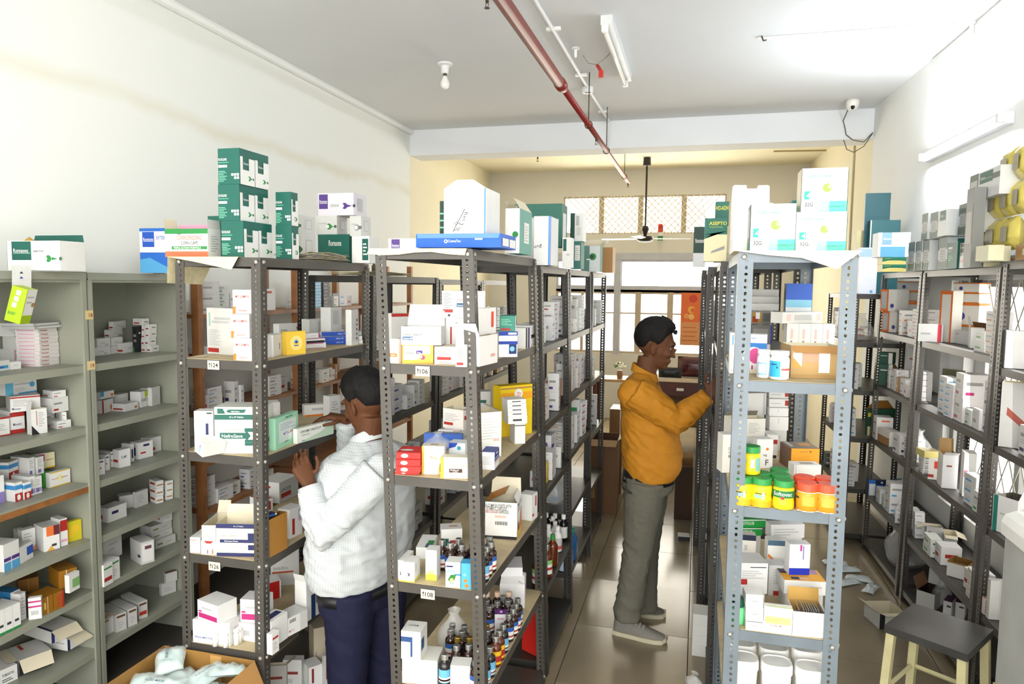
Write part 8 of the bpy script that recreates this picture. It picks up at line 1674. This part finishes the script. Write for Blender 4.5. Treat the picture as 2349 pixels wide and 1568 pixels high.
me = evalmesh(g, 'trousers', .008, 4); wrinkle(me, .004, 11, 7.7, [(knR, .2, 1), (anR, .22, 1.6), (anL, .2, 1.4)]); tr = child(me, 'trousers', p2)
g = G(); bl = [tor(1098, 1427, 1548, .172), tor(1072, 1431, 1549, .167)]
loft(g, bl, blk, 28); g.build('belt', p2, smooth=True)
g = G(); pk = [pp(x, y_, yc-.165) for x, y_ in ((1428, 1116), (1440, 1127), (1455, 1131))]; g.tube([p+V((0, -.006, 0)) for p in pk], [.003, .006, .003], blk, 6); g.build('pocket_slit', tr, smooth=True)
shoe = mat('#77756f', .7, 0, .06, 50, .05); sole = mat('#b9b39c', .6); shaded_shoe = mat('#55524c', .7, 0, .06, 50)  # far shoe uses a darker copy, its shade put into the colour
def shoe_mesh(name, parent, heel, toe, m, h=.075):
    heel, toe = V((heel[0], heel[1], 0)), V((toe[0], toe[1], 0)); d = (toe-heel).normalized(); sd = V((-d.y, d.x, 0)); L = (toe-heel).length; g = G()
    prof = [(.0, .034, .085), (.08, .040, .10), (.25, .042, .105), (.42, .044, .085), (.6, .049, .066), (.8, .047, .052), (.93, .036, .042), (1., .018, .028)]
    vs = []; n = 14
    for t, w, hh in prof:
        for i in range(n):
            a = 2*math.pi*i/n; y_ = math.cos(a)*w*(1 if math.sin(a) < 0 else .86); z = .012+max(0, math.sin(a))**.7*(hh-.012)*h/.075 if math.sin(a) > 0 else .012
            vs.append(heel+d*(L*t)+sd*y_+V((0, 0, z)))
    k = len(prof); g.add(vs, [(j*n+i, j*n+(i+1) % n, (j+1)*n+(i+1) % n, (j+1)*n+i) for j in range(k-1) for i in range(n)]+[tuple(range(n-1, -1, -1)), tuple((k-1)*n+i for i in range(n))], m)
    o = g.build(name, parent, smooth=True)
    g = G(); vs = []
    for z in (.001, .024):
        for sgn in (1, -1):
            for t, w, hh in (prof if sgn > 0 else prof[::-1]): vs.append(heel+d*(L*(t*1.03-.015))+sd*(sgn*w*1.06)+V((0, 0, z+(.012 if t > .95 else 0))))
    n = 2*k; g.add(vs, [tuple(range(n-1, -1, -1)), tuple(range(n, 2*n))]+[(i, (i+1) % n, n+(i+1) % n, n+i) for i in range(n)], sole); g.build('sole', o)
    g = G()
    for t in (.36, .43, .50, .57): g.tube([heel+d*(L*t)+sd*q+V((0, 0, np.interp(t, [p[0] for p in prof], [p[2] for p in prof])*h/.075-.016*(abs(q)/.03)**2+.002)) for q in (-.026, 0, .026)], .0028, sole, 5)
    g.build('laces', o)
    return o
a, b_ = atz((1410, 1448), 0), atz((1528, 1474), .0); L = math.hypot(*(b_-a)[:2])
shoe_mesh('shoe', p2, a, (b_[0], b_[1]-.0), shoe)
a, b_ = atz((1440, 1405), 0), atz((1526, 1414), 0)
shoe_mesh('shoe', p2, (a[0]-.02, a[1]+.0), b_, shaded_shoe)
# --- man in the white shirt between racks 124 and 106, facing the shelves of 124
yw = 2.66; f = V((-.93, .36, 0)).normalized(); s = V((-.36, -.93, 0)).normalized()   # s: his own left, towards the camera
shirtW = bpy.data.materials.new('white_check_cotton'); shirtW.use_nodes = True
nt = shirtW.node_tree; b0 = nt.nodes['Principled BSDF']; b0.inputs['Roughness'].default_value = .8; b0.inputs['Specular IOR Level'].default_value = .2
tc = nt.nodes.new('ShaderNodeTexCoord'); sp = nt.nodes.new('ShaderNodeSeparateXYZ'); nt.links.new(tc.outputs['Object'], sp.inputs[0])
def mnode(op, a, c=None):
    n = nt.nodes.new('ShaderNodeMath'); n.operation = op
    for i, x in enumerate((a, c)):
        if x is None: continue
        if isinstance(x, (int, float)): n.inputs[i].default_value = x
        else: nt.links.new(x, n.inputs[i])
    return n.outputs[0]
ln_z = mnode('LESS_THAN', mnode('FRACT', mnode('MULTIPLY', sp.outputs['Z'], 110)), .16)
ln_h = mnode('LESS_THAN', mnode('FRACT', mnode('MULTIPLY', mnode('ADD', mnode('MULTIPLY', sp.outputs['X'], .75), mnode('MULTIPLY', sp.outputs['Y'], .66)), 110)), .16)
mx = nt.nodes.new('ShaderNodeMix'); mx.data_type = 'RGBA'; mx.inputs['A'].default_value = (*lin('#bcc1c4'), 1); mx.inputs['B'].default_value = (*lin('#a6acb0'), 1)
nt.links.new(mnode('MAXIMUM', ln_z, ln_h), mx.inputs['Factor']); nt.links.new(mx.outputs['Result'], b0.inputs['Base Color'])
navy = mat('#141630', .8, 0, .1, 30, .04, .25, name='navy_trousers')
hc = pp(838, 924, yw); hf = (f*.93+s*.0-up_*.36).normalized(); hu = (up_*.93+f*.36).normalized()
def tw_(y_, x0, x1, k=1., dpt=.62):
    a, b_ = pp(x0, y_, yw), pp(x1, y_, yw); c = (a+b_)/2; hx = (b_-a).length/2
    # half width along s and half depth along f whose outline in this view is hx wide
    w = hx/math.hypot(.36, .93*dpt); return (c, s*w*k, f*w*dpt*k)
g = G(); head(g, skin1, hc, hf, s, hu, 1.04)
nk0 = pp(846, 1010, yw); nk1 = hc-hu*.06-hf*.02
loft(g, [(nk0-V((0, 0, .03)), s*.075, f*.065), (nk0, s*.062, f*.06), (nk0.lerp(nk1, .5), s*.056, f*.056), (nk1, s*.054, f*.055)], skin1, 16)
loft(g, [tw_(1330, 770, 890, .9), tw_(1200, 765, 905, .85), tw_(1100, 775, 912, .85), tw_(1045, 790, 905, .8), tw_(1020, 815, 885, .8)], skin1)
shL = pp(868, 1085, yw-.15); elL = pp(742, 1222, yw-.27); wrL = pp(710, 1112, yw-.24)
box_r = V(atx((748, 968), -1.562)); shR = pp(852, 1062, yw+.19); wrR = box_r+V((.085, .03, .012)); elR = pp(808, 1130, yw+.33)
for a, b_, c_ in ((shL, elL, wrL), (shR, elR, wrR)): g.tube([a, a.lerp(b_, .5), b_, b_.lerp(c_, .5), c_], [.05, .046, .038, .036, .026], skin1, 12)
kn = pp(688, 1062, yw-.23)
hand(g, skin1, wrL, wrL+(kn-wrL).normalized()*.085, V(rt)*.9+V(fw)*.45, -V(fw)+V(rt)*.3, (.5, .55, .62, .7), thumb=1)
hand(g, skin1, wrR, box_r+V((.012, .0, .030)), V((-.2, -.95, .1)), V((0, 0, 1)), (.42, .45, .5, .55), thumb=1)
hips = (pp(842, 1350, yw)+s*.095, pp(842, 1350, yw)-s*.095); knees = (pp(838, 1560, yw)+s*.10, pp(838, 1560, yw)-s*.10); ank = [V((k.x+.02, k.y, .09)) for k in knees]
for a, b_, c_ in zip(hips, knees, ank): g.tube([a, a.lerp(b_, .5), b_, b_.lerp(c_, .35), c_], [.075, .066, .05, .05, .036], skin1, 12)
p1 = child(evalmesh(g, 'person', .005, 2), 'person', None)
tag(p1, 'man in a fine-checked white shirt and navy trousers picking from rack 124', 'person')
hair_mesh(hc, hf, s, hu, 1.04, hairm, seed=9, long=.7).build('hair', p1, smooth=True); eyes(p1, hc, hf, s, hu, 1.04)
g = G()
loft(g, [tw_(1322, 752, 900), tw_(1290, 745, 908), tw_(1240, 745, 916), tw_(1180, 750, 918), tw_(1120, 757, 922), tw_(1075, 765, 926), tw_(1045, 775, 925, .96), tw_(1022, 800, 905, .85), tw_(1006, 818, 885, .8)], shirtW, 28)
sl = G()
for a, b_, c_ in ((shL, elL, wrL), (shR, elR, wrR)):
    sl.tube([a, a.lerp(b_, .3), a.lerp(b_, .75), b_, b_.lerp(c_, .35), b_.lerp(c_, .8), c_-(c_-b_).normalized()*.012], [.078, .076, .068, .064, .058, .047, .044], shirtW, 16)
ell(g, shL+V((0, .03, -.0)), (.08, .08, .075), shirtW); ell(g, shR+V((0, -.03, -.0)), (.08, .08, .075), shirtW)
tail = pp(805, 1328, yw-.06); ell(g, tail+V((.02, .03, .05)), (.12, .05, .06), shirtW)
me = evalmesh(g, 'shirt', .007, 4); wrinkle(me, .0065, 10, 5.1, [(elL, .22, 1.6), (shL, .2, .7), (pp(830, 1250, yw-.1), .3, .9)])
sh = child(me, 'shirt', p1)
me = evalmesh(sl, 'sleeves', .007, 3); wrinkle(me, .007, 11, 8.4, [(elL, .22, 1.6)]); child(me, 'sleeves', sh)
g = G(); cc = pp(845, 1005, yw); rr = []
for j, (dz, k) in enumerate(((-.022, 1.16), (.020, 1.0), (.024, .93), (-.012, .95))):
    rr.append([(cc+f*(.068*k*math.cos(a)+.008)+s*(.074*k*math.sin(a))+V((0, 0, dz-.034*math.cos(a)))) for a in [2*math.pi*i/28 for i in range(28)]])
g.add([p for r in rr for p in r], [(j*28+i, j*28+(i+1) % 28, (j+1)*28+(i+1) % 28, (j+1)*28+i) for j in range(3) for i in range(28)], shirtW); g.build('collar', sh, smooth=True)
g = G(); d_ = (wrL-elL).normalized(); g.tube([wrL-d_*.062, wrL-d_*.06, wrL-d_*.004, wrL-d_*.002], [.046, .049, .047, .041], shirtW, 18); g.build('cuff', sh, smooth=True)
g = G()
loft(g, [tw_(1380, 764, 893, 1), tw_(1340, 763, 893, 1), tw_(1310, 766, 890, 1)], navy, 24)
for a, b_, c_ in zip(hips, knees, ank): g.tube([a+V((0, 0, .04)), a.lerp(b_, .25), a.lerp(b_, .6), b_, b_.lerp(c_, .4), c_, c_-V((0, 0, .02))], [.105, .10, .088, .078, .074, .07, .07], navy, 18)
me = evalmesh(g, 'trousers', .009, 4); wrinkle(me, .004, 10, 3.3); tr = child(me, 'trousers', p1)
g = G(); loft(g, [tw_(1352, 762, 894, 1.02), tw_(1330, 762, 894, 1.02)], blk, 28); g.build('belt', p1, smooth=True)
for a in ank: shoe_mesh('shoe', p1, (a.x+.06, a.y-.01), (a.x-.19, a.y+.05), blk)
